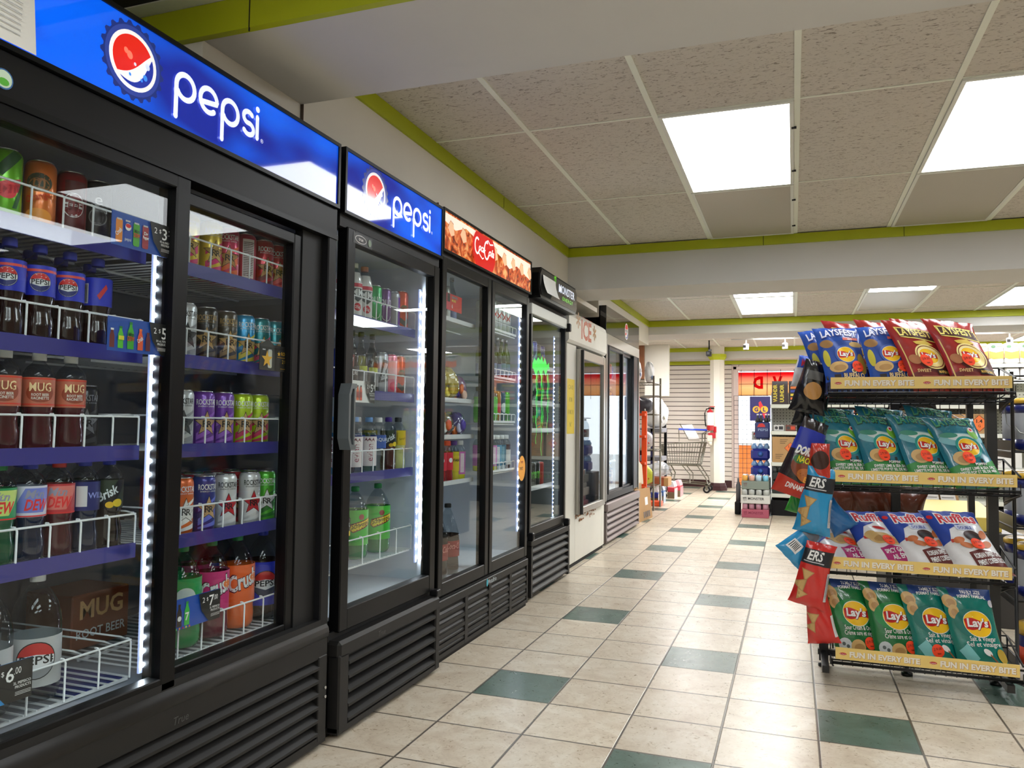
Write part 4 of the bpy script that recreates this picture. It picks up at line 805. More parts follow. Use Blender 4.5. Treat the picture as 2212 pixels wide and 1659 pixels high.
K['palecan'] = can('drink_can', (214, 222, 220), Art().poly([(-.016, .13), (.016, .09), (.008, .09), (-.024, .13)], P((206, 60, 50))).poly([(.016, .13), (-.016, .09), (-.008, .09), (.024, .13)], P((206, 60, 50))).text('XTTX', 0, .06, .012, BLACKP), .19, .028)
K['greenglass'] = bottle('slim', glass_mat('green_bottle', (.55, .7, .4), 1.5), M_TIN, None, P((120, 150, 170)), (.03, .1), clear=glass_mat('green_bottle'), name='glass_bottle')
K['clearglass'] = bottle('slim', M_CGLASS, M_TIN, None, P((120, 130, 170)), (.03, .09), clear=M_CGLASS, name='glass_bottle')
K['sunset'] = can('drink_can', (190, 130, 50), Art().ell(0, .09, .02, .03, P((206, 60, 80))), .19, .028); K['limecan'] = can('drink_can', (90, 200, 60), Art().rect(-.03, .02, .03, .05, P((30, 120, 50))), .19, .028); K['bluegrey'] = can('drink_can', (70, 100, 120), Art().ell(0, .09, .02, .03, P((200, 220, 220))), .19, .028); K['limejuice'] = bottle('wide', G((110, 200, 70)), P((60, 50, 30)), None, P((80, 190, 60)), (.03, .14))
K['monstercan'] = can('drink_can', (20, 22, 22), None); claw_a = Art(); claw(claw_a, 0, .05, .05, P((90, 210, 40))); K['clawcan'] = can('drink_can', (18, 20, 20), claw_a)
for k_ in K: snap_kids(K[k_])
ORD = ['leftmost', 'second from left', 'third from left', 'fourth from left', 'fifth from left', 'sixth from left', 'seventh from left']
def row(zone, shelf, items, x, z, grp, xr=0, rz0=-.55, behind=False):
    """items: (key, Y, short description)."""
    for i, (k_, y, d) in enumerate(items):
        rz = rz0 + random.uniform(-.22, .22)
        if behind: lab = '%s, row behind front, %s, %s' % (d, shelf, zone)
        else: lab = '%s, %s, %s, %s' % (d, ORD[i], shelf, zone)
        POOL.put(K[k_], (x, y, z), rz, lab, grp if not behind else grp + ', rear row')
Z1, Z2 = "wide cooler's left door", "wide cooler's right door"
SH = ['top shelf', 'second shelf', 'third shelf', 'fourth shelf', 'bottom shelf']
e_z = .001
x1 = -1.652
row(Z1, SH[0], [('dark', 1.075, 'dark grey can'), ('red', 1.152, 'maroon can'), ('melon', 1.232, 'green melon can'), ('orange', 1.318, 'orange soda can'), ('red', 1.402, 'maroon red can'), ('dark', 1.476, 'charcoal can with letter e')], x1, 1.53, 'cans on the wide cooler left top shelf')
row(Z1, SH[1], [('pepsi', 1.08, 'cola bottle with round logo'), ('pepsiside', 1.165, 'cola bottle turned sideways'), ('pepsi', 1.25, 'cola bottle with blue label'), ('pepsi', 1.325, 'blue-label cola bottle'), ('pepsi', 1.405, 'blue-capped cola bottle'), ('pepsiside', 1.487, 'cola bottle showing its barcode')], x1, 1.27, 'cola bottles, wide cooler second shelf')
row(Z1, SH[2], [('rootbeer', 1.09, 'root beer bottle'), ('rootbeer', 1.17, 'root beer bottle'), ('rootbeer', 1.25, 'white-capped root beer bottle'), ('rootbeer', 1.335, 'white-capped root beer bottle'), ('rootbeer', 1.42, 'white-capped root beer bottle')], x1, 1.02, 'root beer bottles on the third shelf')
row(Z1, SH[3], [('dewgreen', 1.09, 'green-label bottle'), ('dewblue', 1.17, 'pale label soda'), ('dewgreen', 1.25, 'green soda bottle'), ('dewblue', 1.325, 'blue-capped soda with pale label'), ('dewred', 1.40, 'red soda bottle'), ('bluebottle', 1.473, 'dark blue bottle'), ('brisk', 1.545, 'iced tea bottle')], x1, .77, 'bottles on the wide cooler fourth shelf')
row(Z1, SH[4], [('diettwo', 1.12, 'clear large bottle'), ('diettwo', 1.248, 'clear large bottle'), ('diettwo', 1.372, 'clear large bottle')], x1 - .02, .445, 'clear two litre bottles')
row(Z1, SH[4], [('diettwo', 1.31, 'clear large bottle with grey label')], x1 - .14, .445, 'clear two litre bottles', behind=True)
for z_, ks, nm in ((1.27, ['pepsi'] * 6, 'cola bottle'), (1.02, ['rootbeer', 'rootbeer', 'rootbeer', 'charcoal', 'charcoal', 'charcoal'], 'dark drink'), (.77, ['dewgreen', 'dewblue', 'dewred', 'bluebottle', 'brisk', 'brisk'], 'dark soda')):
    row(Z1, SH[{1.27: 1, 1.02: 2, .77: 3}[z_]], [(k_, 1.11 + .085 * i, nm) for i, k_ in enumerate(ks)], x1 - .082, z_, 'drinks behind the left door', behind=True)
row(Z1, SH[2], [('charcoal', 1.37 + .08 * i, 'black can') for i in range(3)], x1 - .24, 1.02, 'black cans deep on the third shelf', behind=True)
row(Z2, SH[0], [('yellow', 1.79, 'yellow can'), ('yellow', 1.885, 'yellow and pink star can'), ('pink', 1.963, 'pink star can'), ('backlabel', 2.045, 'pink can showing its text'), ('redstar', 2.135, 'red star can'), ('red2', 2.214, 'bright red star can')], x1, 1.53, 'star cans, right top shelf')
row(Z2, SH[1], [('silver', 1.79, 'silver star can'), ('black', 1.878, 'black and gold can'), ('gold', 1.966, 'brown and gold can'), ('azure', 2.05, 'blue star can'), ('teal', 2.13, 'teal star can'), ('tealorange', 2.208, 'teal and orange can')], x1, 1.27, 'star cans, right second shelf')
row(Z2, SH[2], [('silver', 1.79, 'silver can'), ('purple', 1.876, 'purple star can'), ('purple', 1.962, 'purple can'), ('lime', 2.05, 'lime green can'), ('lime', 2.132, 'lime can with pink stripes')], x1, 1.02, 'star cans, right third shelf')
row(Z2, SH[3], [('orangewhite', 1.80, 'orange can'), ('violet', 1.89, 'violet blue can'), ('whitered', 1.985, 'white can with red star'), ('whitered', 2.10, 'white can with red star'), ('greencan', 2.18, 'green can')], x1, .77, 'star cans, right fourth shelf')
for z_, ks, si in ((1.53, ['yellow', 'pink', 'redstar', 'red2', 'redstar'], 0), (1.27, ['black', 'gold', 'azure', 'teal', 'tealorange'], 1), (1.02, ['purple', 'purple', 'purple', 'lime', 'lime'], 2), (.77, ['violet', 'redstar', 'whitered', 'redstar', 'greencan'], 3)):
    row(Z2, SH[si], [(k_, 1.85 + .086 * i, 'star can') for i, k_ in enumerate(ks)], x1 - .078, z_, 'cans behind the right door', behind=True)
row(Z2, SH[3], [(k_, 1.85 + .086 * i, 'red or green can') for i, k_ in enumerate(['redstar', 'redstar', 'greencan', 'redstar', 'greencan'])], x1 - .156, .77, 'cans deep behind the right door', behind=True)
row(Z2, SH[4], [('limetwo', 1.838, 'large green bottle'), ('pinktwo', 1.958, 'large pink grape bottle'), ('orangetwo', 2.078, 'large orange bottle'), ('colatwo', 2.205, 'large cola bottle')], x1 - .022, .445, 'two litre bottles on the bottom shelf')
row(Z2, SH[4], [('limetwo', 1.90, 'large bottle'), ('pinktwo', 2.02, 'large bottle'), ('colatwo', 2.14, 'large bottle')], x1 - .145, .445, 'two litre bottles on the bottom shelf', behind=True)
bx = MB(); bx.box(-2.08, -1.90, 1.67, 1.87, .446, .60, P((130, 66, 40)), .004); A = Art(); A.text('MUG', .11, .085, .05, P((230, 180, 120)), bold=.05, w=.15); A.text('ROOT BEER', .11, .03, .025, WHITEC, bold=.02, w=.17); A.put(bx, onx(-1.90, 1.66, .446)); tag(bx.build('drink_box', loc=(-1.99, 1.77, .446)), "brown root beer multipack box deep on the wide cooler's bottom shelf", 'box')
# cooler 2
Z3 = 'narrow cooler'; x2 = -1.652
row(Z3, SH[0], [('shakered', 2.62, 'white shake bottle'), ('shake', 2.705, 'white shake bottle with pale cap'), ('shakered', 2.785, 'white shake bottle, pink cap'), ('bubgreen', 2.865, 'green sparkling can'), ('bubpurple', 2.945, 'purple sparkling can'), ('silverpurple', 3.025, 'silver and purple can'), ('tallorange', 3.103, 'tall orange can')], x2, 1.505, 'drinks on the narrow cooler top shelf')
row(Z3, SH[0], [('redcan', 2.88, 'red can'), ('redcan', 2.97, 'red can'), ('redcan', 3.06, 'red can')], x2 - .08, 1.505, 'red cans, narrow cooler', behind=True)
row(Z3, SH[1], [('clearslim', 2.70, 'clear glass bottle'), ('vodka', 2.77, 'clear glass bottle'), ('vodka', 2.86, 'clear bottle with green band'), ('ghost', 2.93, 'silver can with star'), ('pinkcan', 3.01, 'pink can'), ('tallorange', 3.085, 'orange can')], x2, 1.215, 'drinks on the narrow cooler second shelf')
row(Z3, SH[1], [('bluecan', 2.72, 'blue can'), ('redcan', 2.80, 'red can'), ('yellowcan', 2.88, 'yellow can'), ('ghost', 2.96, 'silver can'), ('bluecan', 3.04, 'blue can'), ('yellowcan', 3.11, 'yellow can')], x2 - .074, 1.215, 'cans, narrow cooler', behind=True)
row(Z3, SH[2], [('water', 2.64, 'blue water bottle'), ('water', 2.735, 'blue-capped water bottle'), ('water', 2.845, 'spring water bottle with pink label'), ('aqua', 2.925, 'white-capped water bottle'), ('briskpurple', 3.012, 'purple-capped iced tea'), ('lemon', 3.10, 'lemonade bottle')], x2, .89, 'bottles on the narrow cooler third shelf', rz0=-.5)
row(Z3, SH[2], [('fruitred', 2.80, 'red drink'), ('aqua', 2.88, 'clear drink'), ('lemon', 2.98, 'pale drink'), ('water', 2.69, 'blue drink')], x2 - .075, .89, 'drinks, narrow cooler', behind=True)
row(Z3, SH[3], [('brisk', 2.70, 'iced tea bottle'), ('gingertwo', 2.80, 'large green ginger ale bottle'), ('gingertwo', 2.985, 'large green ginger ale bottle')], x2 - .03, .545, 'ginger ale bottles')
# cooler 3
Z4 = "red-sign cooler's left door"; Z5 = "red-sign cooler's right door"; x3 = -1.70
row(Z4, SH[0], [('clearglass', 3.60, 'clear bottle'), ('palecan', 3.68, 'pale can'), ('clearglass', 3.76, 'clear bottle')], x3, 1.62, 'bottles behind the red card')
row(Z4, SH[3], [('fruitred', 3.60, 'red fruit drink'), ('fruitred', 3.68, 'red fruit drink'), ('fruityellow', 3.76, 'yellow fruit drink'), ('sportyellow', 3.84, 'yellow and purple bottle')], x3 + .02, .80, 'fruit drinks')
row(Z4, SH[3], [('fruitred', 3.60, 'fruit drink'), ('fruityellow', 3.68, 'fruit drink'), ('fruityellow', 3.76, 'fruit drink'), ('fruityellow', 3.84, 'fruit drink')], x3 - .06, .80, 'fruit drinks', behind=True)
row(Z4, 'floor', [('cola2', 3.57, 'very large cola bottle'), ('cola2', 3.71, 'very large cola bottle')], x3 + .02, .331, 'large colas')
row(Z4, 'floor', [('smart', 3.80, 'water bottle'), ('smart', 3.74, 'water bottle'), ('redjug', 3.87, 'red jug')], x3 - .1, .331, 'floor bottles', behind=True)
for si, z_, ks, nm in ((0, 1.63, ['palecan'] * 4, 'pale slim can'), (1, 1.36, ['clearglass', 'clearglass', 'greenglass', 'greenglass'], 'glass bottle'), (2, 1.105, ['limejuice', 'sunset', 'bluegrey', 'limecan'], 'slim drink'), (3, .825, ['sportyellow', 'sportblue', 'sportteal', 'sportdark'], 'sports drink')):
    row(Z5, SH[si], [(k_, 4.225 + .077 * i, nm) for i, k_ in enumerate(ks)], x3 + .053, z_, nm + 's')
    row(Z5, SH[si], [(k_, 4.225 + .077 * i, nm) for i, k_ in enumerate(ks)], x3 - .022, z_, nm + 's', behind=True)
# cooler 4 and 6
Z6 = 'green-claw cooler'
for si, z_, ks in ((0, 1.50, ['clawcan', 'silver', 'clawcan', 'greencan', 'bluecan', 'clawcan', 'violet']), (1, 1.25, ['charcoal', 'clawcan', 'silver', 'clawcan', 'silver', 'clawcan', 'clawcan']), (2, 1.06, ['silver', 'clawcan', 'clawcan', 'silver', 'clawcan', 'tealorange', 'clawcan']), (3, .67, ['greencan', 'clawcan', 'greencan', 'clawcan', 'clawcan', 'clawcan', 'redcan'])):
    row(Z6, SH[si], [(k_, 4.83 + .09 * i, 'energy can') for i, k_ in enumerate(ks)], -1.72, z_, 'energy cans')
Z7 = 'far black cooler'
for si, z_, ks in ((0, 1.55, ['silver', 'violet', 'bluecan', 'silver', 'violet', 'bluecan', 'pinkcan']), (1, 1.28, ['aqua', 'pepsi', 'aqua', 'water', 'pepsi', 'aqua', 'water']), (2, 1.0, ['water', 'aqua', 'dewblue', 'redcan', 'dewred', 'aqua', 'pepsi']), (3, .74, ['pepsi', 'orange', 'dewred', 'pepsi', 'aqua', 'dewred', 'pepsi']), (4, .48, ['aqua', 'aqua', 'water', 'aqua', 'pepsi', 'aqua', 'aqua'])):
    row(Z7, SH[si], [(k_, 7.26 + .1 * i, 'drink') for i, k_ in enumerate(ks)], -1.78, z_, 'drinks in the far cooler')
    row(Z7, SH[si], [(k_, 8.0 + .1 * i, 'drink') for i, k_ in enumerate(ks[:3])], -1.84, z_, 'drinks in the far cooler', behind=True)
# --- snack packs behind the red-sign cooler's left door
def lump(name, cx, cy_, z, sx, s_y, sz, mt, lab, spots=(), seed=1, cat='snack pack'):
    r = random.Random(seed); ph = [r.random() * 6 for _ in range(6)]; b = MB()
    def fn(u, v):
        a = 2 * pi * u; t = pi * v; w_ = 1 + .12 * sin(3 * a + ph[0]) * sin(t) + .07 * sin(7 * a + 4 * t + ph[1])
        return (cx + sx / 2 * w_ * sin(t) ** .6 * cos(a), cy_ + s_y / 2 * w_ * sin(t) ** .6 * sin(a), z + sz / 2 * (1 - cos(t)) * (1 + .08 * sin(5 * a + ph[2])))
    b.grid(fn, 24, 12, mt)
    for i, c in enumerate(spots): a = (i - len(spots) / 2) * .35 - .5; b.lathe([(.001, 0), (.022, .003), (.03, .012), (.02, .02)], (cx + sx * .44 * cos(a), cy_ + s_y * .42 * sin(a), z + sz * (.25 + .12 * (i % 3))), 9, P(c), axis='x')
    return tag(b.build(name, loc=(cx, cy_, z)), lab, cat)
lump('snack_pack', x3 + .01, 3.64, 1.216, .15, .18, .16, G((170, 150, 50)), "yellow food pack on second shelf behind red-sign cooler's left door", ((240, 220, 90), (190, 170, 60)), 2)
lump('snack_pack', x3 - .02, 3.825, 1.216, .15, .12, .13, G((150, 120, 150)), "orange and violet wrapped pack beside the yellow one in red-sign cooler", ((230, 110, 50), (90, 70, 170), (230, 120, 60), (240, 200, 180)), 3)
lump('snack_pack', x3, 3.60, 1.031, .16, .18, .12, G((110, 100, 90)), "grey brown clear-wrapped pack on third shelf of red-sign cooler", ((200, 170, 60), (220, 220, 220), (230, 80, 60)), 4)
lump('snack_pack', x3, 3.78, 1.031, .16, .17, .12, G((90, 80, 130)), "violet wrapped pack on third shelf of red-sign cooler", ((230, 120, 50), (200, 200, 230), (80, 60, 160)), 5)
# --- price cards clipped to the shelves
def price_card(parent, x, y0, z0, art, bg, name='price_card', w_=.19, h_=.082):
    A = Art(); A.rect(0, 0, w_, h_, P(bg)); A.it += art.it; b = MB(); b.box(x - .0015, x - .0002, y0, y0 + w_, z0, z0 + h_, P(bg)); A.put(b, onx(x, y0, z0), eps=.00025, base=.0002); b.build(name, parent)
def mini(A, x, kind, c, c2=None, s_=1):
    c = P(c); c2 = P(c2 or (235, 235, 235))
    if kind == 'can': A.poly([(x - .010, .012), (x - .010, .062), (x - .007, .067), (x + .007, .067), (x + .010, .062), (x + .010, .012), (x + .007, .008), (x - .007, .008)], c); A.rect(x - .007, .063, x + .007, .067, P((200, 200, 205)))
    else: A.poly([(x - .009 * s_, .008), (x - .009 * s_, .045 * s_), (x - .004, .058 * s_), (x - .004, .064 * s_), (x + .004, .064 * s_), (x + .004, .058 * s_), (x + .009 * s_, .045 * s_), (x + .009 * s_, .008)], c); A.rect(x - .0045, .062 * s_, x + .0045, .068 * s_, c2)
def price(A, x0, t, sub, sub2='PRODUCTS'):
    A.poly([(x0 - .012, .082), (x0, .035), (x0 + .03, .0), (.19, .0), (.19, .082)], P((22, 22, 24))); a, b_, c = t
    A.text(a, x0 + .003, .055, .015, WHITE, align='l'); A.text('$', x0 + .019, .058, .010, WHITE, align='l'); A.text(b_, x0 + .029, .043, .029, WHITE, align='l', bold=.02); A.text(c, x0 + .047, .056, .014, WHITE, align='l', w=.016)
    A.text(sub, .186, .034, .0055, WHITE, align='r', bold=.02, w=.04); A.text(sub2, .186, .026, .0055, WHITE, align='r', bold=.02, w=.036)
    for i in range(3): A.rect(.15, .012 + i * .003, .186, .0128 + i * .003, WHITE)
BB = (24, 76, 170)
A = Art(); mini(A, .022, 'can', (236, 140, 40)); mini(A, .047, 'can', (30, 70, 170)); mini(A, .074, 'can', (80, 170, 50)); mini(A, .102, 'can', (160, 30, 50)); A.text('Crush', .022, .03, .01, WHITE, bold=.05, rot=.8, w=.022); A.ell(.047, .05, .009, .009, WHITE); A.ell(.047, .053, .008, .005, REDP); A.text('pepsi', .047, .016, .008, WHITE, w=.019); A.text('Mtn', .074, .042, .008, P((20, 90, 40)), bold=.05, w=.016); A.text('DEW', .074, .03, .01, REDP, bold=.05, w=.02); A.text('Dr', .102, .042, .008, WHITE, bold=.05); A.text('Pepper', .102, .032, .008, WHITE, bold=.03, w=.019); price(A, .125, ('2', '3', '.75'), '473 mL KING CAN', 'PEPSICO PRODUCTS')
price_card(C1, x := -1.532, 1.413, 1.518, A, BB)
A = Art(); mini(A, .013, 'b', (110, 30, 26), None, .8); mini(A, .038, 'b', (90, 200, 50), (30, 130, 60), .9); mini(A, .068, 'b', (60, 170, 40), (30, 130, 60), 1.1); mini(A, .098, 'b', (240, 90, 40), (240, 120, 60), .9); mini(A, .122, 'b', (100, 20, 40), (100, 20, 30), .8); A.text('Mtn', .068, .04, .009, P((16, 80, 40)), bold=.05, w=.017); A.text('DEW', .068, .028, .011, REDP, bold=.05, w=.022); A.text('Crush', .098, .03, .01, WHITE, bold=.05, rot=.6, w=.019); A.rect(.03, .028, .046, .038, P((230, 220, 50))); price(A, .135, ('2', '5', '.00'), '591 mL PEPSICO')
price_card(C1, x, 1.413, 1.262, A, BB)
A = Art(); A.poly([(.002, .0), (.002, .08), (.04, .10), (.075, .08), (.075, 0)], P((40, 38, 36))); mini(A, .02, 'can', (26, 26, 28), None); mini(A, .05, 'can', (210, 206, 190)); A.poly(star(.035, .035, .028), P((240, 180, 40))); A.rect(.08, .0, .19, .082, P((26, 24, 24))); A.poly(star(.094, .056, .009), P((240, 180, 40))); A.text('ROCKSTAR', .105, .052, .011, P((240, 180, 40)), bold=.02, align='l', w=.075); A.rect(.085, .044, .185, .0455, P((220, 160, 40))); A.text('2', .11, .026, .012, P((240, 190, 60)), align='l'); A.text('$', .122, .028, .01, P((240, 190, 60)), align='l'); A.text('5', .133, .018, .02, P((240, 190, 60)), align='l'); A.text('49', .15, .028, .011, P((240, 190, 60)), align='l'); A.rect(.1, .008, .18, .0095, P((190, 140, 40)))
price_card(C1, x - .03, 2.015, 1.258, A, (26, 24, 24))
A = Art(); mini(A, .012, 'b', (40, 80, 180), None); mini(A, .034, 'b', (40, 26, 22), (40, 26, 22)); mini(A, .062, 'b', (60, 190, 70), (40, 150, 60), 1.05); A.ell(.034, .03, .007, .007, WHITE); A.text('7', .062, .022, .02, WHITE, bold=.05)
for i in range(6): A.ell(.01 + i * .012, .004, .003, .003, P([(240, 240, 240), (90, 200, 80), (240, 150, 40), (200, 40, 60), (230, 230, 60), (230, 90, 60)][i]), 8)
price(A, .115, ('2', '7', '.00'), '2L PEPSICO'); price_card(C1, x - .03, 1.675, .532, A, (26, 80, 180))
A = Art(); A.poly([(0, 0), (0, .05), (.06, 0)], P((40, 150, 220))); price(A, .10, ('2', '6', '.00'), '2L PEPSICO'); price_card(C1, x, 1.063, .508, A, (30, 130, 200))
A = Art()
for i, c in enumerate([(240, 170, 40), (236, 190, 40), (230, 100, 50), (220, 80, 50)]): mini(A, .022 + i * .022, 'b', c, (30, 30, 30), .95); A.rect(.014 + i * .022, .018, .03 + i * .022, .04, P((40, 60, 40) if i < 2 else (160, 40, 30)))
price(A, .128, ('2', '5', '.00'), 'BRISK ICED TEA'); price_card(C2, -1.545, 2.505, 1.173, A, (236, 236, 236))
A = Art(); A.poly([(0, 0), (0, .08), (.05, .082), (.05, 0)], P((200, 60, 80))); A.rect(.01, .04, .045, .08, P((40, 40, 44))); A.text('SAVE', .10, .062, .012, P((60, 160, 170)), bold=.05, w=.07); A.text('MORE', .09, .045, .012, P((230, 220, 90)), bold=.05, w=.05); A.text('6', .07, .012, .02, WHITE, bold=.04)
price_card(C3, -1.6, 3.475, 1.66, A, (206, 36, 34))
A = Art(); A.ell(0, 0, .062, .075, P((240, 166, 60)), 28); A.text('TWIST', -.01, -.01, .018, P((60, 30, 20)), bold=.04, w=.06); A.text('POP', .0, .03, .014, P((150, 40, 40)), bold=.04); b = MB(); b.lathe([(.062, 0), (.062, .001)], (-1.5295, 4.432, .835), 24, P((240, 166, 60)), axis='x'); A.put(b, onx(-1.528, 4.432, .835)); b.build('round_sticker', C3)

for k_ in list(K):
    if K[k_] not in POOL.used:
        for o in kids(K[k_]) + [K[k_]]: bpy.data.objects.remove(o)
# ================================================================== CHIP BAGS AND RACKS
M_FOILIN = mat('foil_inside', (190, 190, 188), .3, metal=.6)
def bagshape(w_, h, t, seed, twist=0, sq=0, taper=0):
    r = random.Random(seed); ph = [r.random() * 6.28 for _ in range(12)]; am = [r.uniform(.5, 1) for _ in range(12)]
    def fn(u, v, e=0, side=1):                       # u -w/2..w/2, v 0..h ; faces -Y
        a = max(-1, min(1, 2 * u / w_)); b = max(0, min(1, v / h))
        env = max(0, 1 - abs(a) ** 2.6) ** .6; vt = max(0, 1 - abs(2 * b - 1) ** 4) ** .75; vt *= (1.0 + .25 * (1 - b) - .1)
        edge = 1 - vt
        wr = sum(am[i] * sin(ph[i] + (5 + 3 * i) * a * (.6 if i % 2 else 1) + (7 + 4 * i) * b) for i in range(4)) * .05
        crimp = .035 * sin(a * 26 + ph[5]) * (1 if b < .04 or b > .96 else 0) + edge * .12 * sin(a * 9 + ph[6])
        y = -side * t / 2 * (env * vt * (1 + wr * (1 if side > 0 else .5)) ) - t * .5 * crimp
        nar = 1 - .09 * vt - .03 * sin(pi * b) + .015 * sin(9 * b + ph[7]) * (1 if a > 0 else -1)
        nar *= 1 - taper * b ** 1.5; x = u * nar - sq * v + twist * h * .12 * (b - .5) ** 2; v = v - sq * .45 * u * b
        y -= e
        y += twist * a * (b - .5) * t
        return (x, y, v)
    return fn
def bag(body, art, w_=.215, h=.32, t=.057, seed=1, cat='chip bag', sticker=None, twist=0, name='chip_bag', coat=.5, back=None, sq=0, dv=0, taper=0):
    m_ = mat('foil_%d_%d_%d' % body, body, .26, coat=coat, bump=.35, nscale=22); f = bagshape(w_, h, t, seed, twist, sq, taper); b = MB()
    b.grid(lambda u, v: f((u - .5) * w_, v * h, 0, 1), 22, 30, m_); b.grid(lambda u, v: f((u - .5) * w_, v * h, 0, -1), 12, 16, back or m_, flip=True)
    if art: art.put(b, lambda u, v, e: f(max(-w_ / 2, min(w_ / 2, u)), max(0, min(h, v + (dv if v > .001 else 0))), e, 1), eps=.00018, base=.0011, edge=.012, sm=True)
    o = b.build(name, loc=(0, 0, 0)); tag(o, None, cat)
    if sticker:
        sticker = (sticker[0], sticker[1] + dv)
        A = Art(); A.ell(sticker[0], sticker[1], .027, .027, STK, 20); A.text('2/9.00', sticker[0], sticker[1] + .002, .011, P((60, 20, 16)), shear=.2, rot=.15, w=.038); A.text('tax', sticker[0] + .004, sticker[1] - .014, .007, P((120, 20, 16)), bold=.06, w=.018, rot=.1)
        s = MB(); A.put(s, lambda u, v, e: f(u, v, e, 1), eps=.0003, base=.0065, edge=.012, sm=True); s.build('price_sticker', o)
    return o
STK = mat('orange_sticker', (255, 74, 30), .5, emit=0)
YL_, RD_, TAN = P((246, 196, 30), .35), P((196, 30, 30), .35), P((206, 170, 110), .4); TAN2 = P((178, 138, 84), .4)
def lays(A, cx, cy_, s, rim=None):
    if rim: A.ell(cx, cy_, s * 1.28, s * 1.1, rim, 30)
    A.ell(cx, cy_, s * 1.03, s * .88, WHITE, 30); A.ell(cx, cy_, s, s * .84, YL_, 30)
    n = 16; top = [(cx + s * 1.0 * (-1 + 2 * i / n), cy_ + s * (.28 + .12 * sin(pi * 2 * i / n))) for i in range(n + 1)]; bot = [(cx + s * 1.0 * (1 - 2 * i / n), cy_ - s * (.3 - .1 * sin(pi * 2 * i / n))) for i in range(n + 1)]
    cl = lambda p: (cx + (p[0] - cx) * .985 * min(1, sqrt(max(.02, 1 - ((p[1] - cy_) / (s * .86)) ** 2)) / max(1e-6, abs(p[0] - cx) / s)) if abs(p[0] - cx) > .01 * s else p[0], p[1])
    A.poly([cl(p) for p in top] + [cl(p) for p in bot], RD_)
    A.text("Lay's", cx + s * .02, cy_ - s * .2, s * .52, P((110, 12, 16)), bold=.1, shear=.12, w=s * 1.62); A.text("Lay's", cx, cy_ - s * .17, s * .52, WHITE, bold=.07, shear=.12, w=s * 1.56)
def chip(A, cx, cy_, rx, ry, a=0): A.ell(cx, cy_, rx, ry, TAN, 20, a); A.ell(cx + rx * .1, cy_ - ry * .15, rx * .7, ry * .55, TAN2, 16, a)
def fest(A, y, c1, c2, w_=.17, arc=.012): A.text('LAYSFEST', .002, y - .003, .036, c1, bold=.12, w=w_ * 1.04, arc=arc); A.text('LAYSFEST', 0, y, .034, c2, bold=.05, w=w_, arc=arc)
def blue_bag(seed):
    A = Art(); A.rect(-.11, .0, .11, .04, P((20, 26, 70))); A.ell(0, .165, .105, .07, P((34, 70, 150))); A.ell(-.07, .22, .03, .02, P((150, 110, 60))); A.ell(.07, .215, .034, .014, P((196, 160, 90))); A.ell(.08, .12, .02, .05, P((170, 140, 50))); A.ell(-.085, .15, .014, .04, P((200, 190, 60)))
    fest(A, .252, P((50, 50, 120)), P((210, 214, 230))); A.rect(.01, .236, .085, .249, P((206, 90, 70))); A.text('BBQ', .045, .238, .008, WHITE, bold=.02)
    lays(A, .01, .165, .043, P((60, 90, 170))); chip(A, -.04, .105, .045, .026, .1); A.ell(.03, .085, .012, .012, P((230, 220, 190))); A.ell(.03, .085, .007, .007, P((150, 110, 60))); A.rect(-.07, .055, -.04, .07, P((30, 20, 30))); A.text('BUFFALO', .025, .052, .022, P((70, 20, 16)), bold=.14, w=.105); A.text('BUFFALO', .025, .053, .02, P((226, 206, 160)), bold=.05, w=.1)
    return bag((34, 78, 168), A, seed=seed, sticker=(.052, .105), dv=.012, sq=.06)
def red_bag(seed):
    A = Art(); A.poly([(-.11, 0), (-.11, .06), (-.04, .09), (.11, .07), (.11, 0)], P((110, 26, 24))); A.ell(.03, .13, .085, .06, P((86, 22, 20))); A.rect(-.095, .05, -.09, .22, P((230, 200, 120)))
    A.poly([(-.075, .235), (-.08, .285), (.09, .27), (.1, .22)], P((240, 220, 110))); A.poly([(-.07, .24), (-.074, .28), (.086, .265), (.095, .225)], P((70, 30, 16))); fest(A, .242, P((60, 20, 16)), P((240, 222, 120)), .15, .004)
    A.poly([(-.03, .215), (.03, .225), (.06, .205), (.03, .2), (-.02, .203)], P((222, 190, 80)))
    A.ell(.018, .145, .066, .058, P((246, 226, 150)), 30, -.2); A.ell(.018, .145, .060, .052, P((120, 50, 24)), 30, -.2); A.ell(.018, .145, .056, .048, P((246, 226, 150)), 30, -.2); lays(A, .012, .148, .042); A.ell(-.06, .13, .028, .022, P((170, 110, 70)), 16)
    A.text('SWEET', -.04, .072, .014, P((226, 190, 130)), shear=.2, bold=.04); A.rect(.02, .062, .09, .086, P((30, 20, 14))); A.text('MAPLE BBQ', .055, .068, .012, P((230, 190, 90)), bold=.04, w=.062)
    for i in range(4): A.rect(-.06, .035 + i * .006, .09, .037 + i * .006, P((206, 120, 100)))
    return bag((158, 38, 36), A, seed=seed, h=.335, sticker=(-.012, .125), dv=.014, sq=.28)
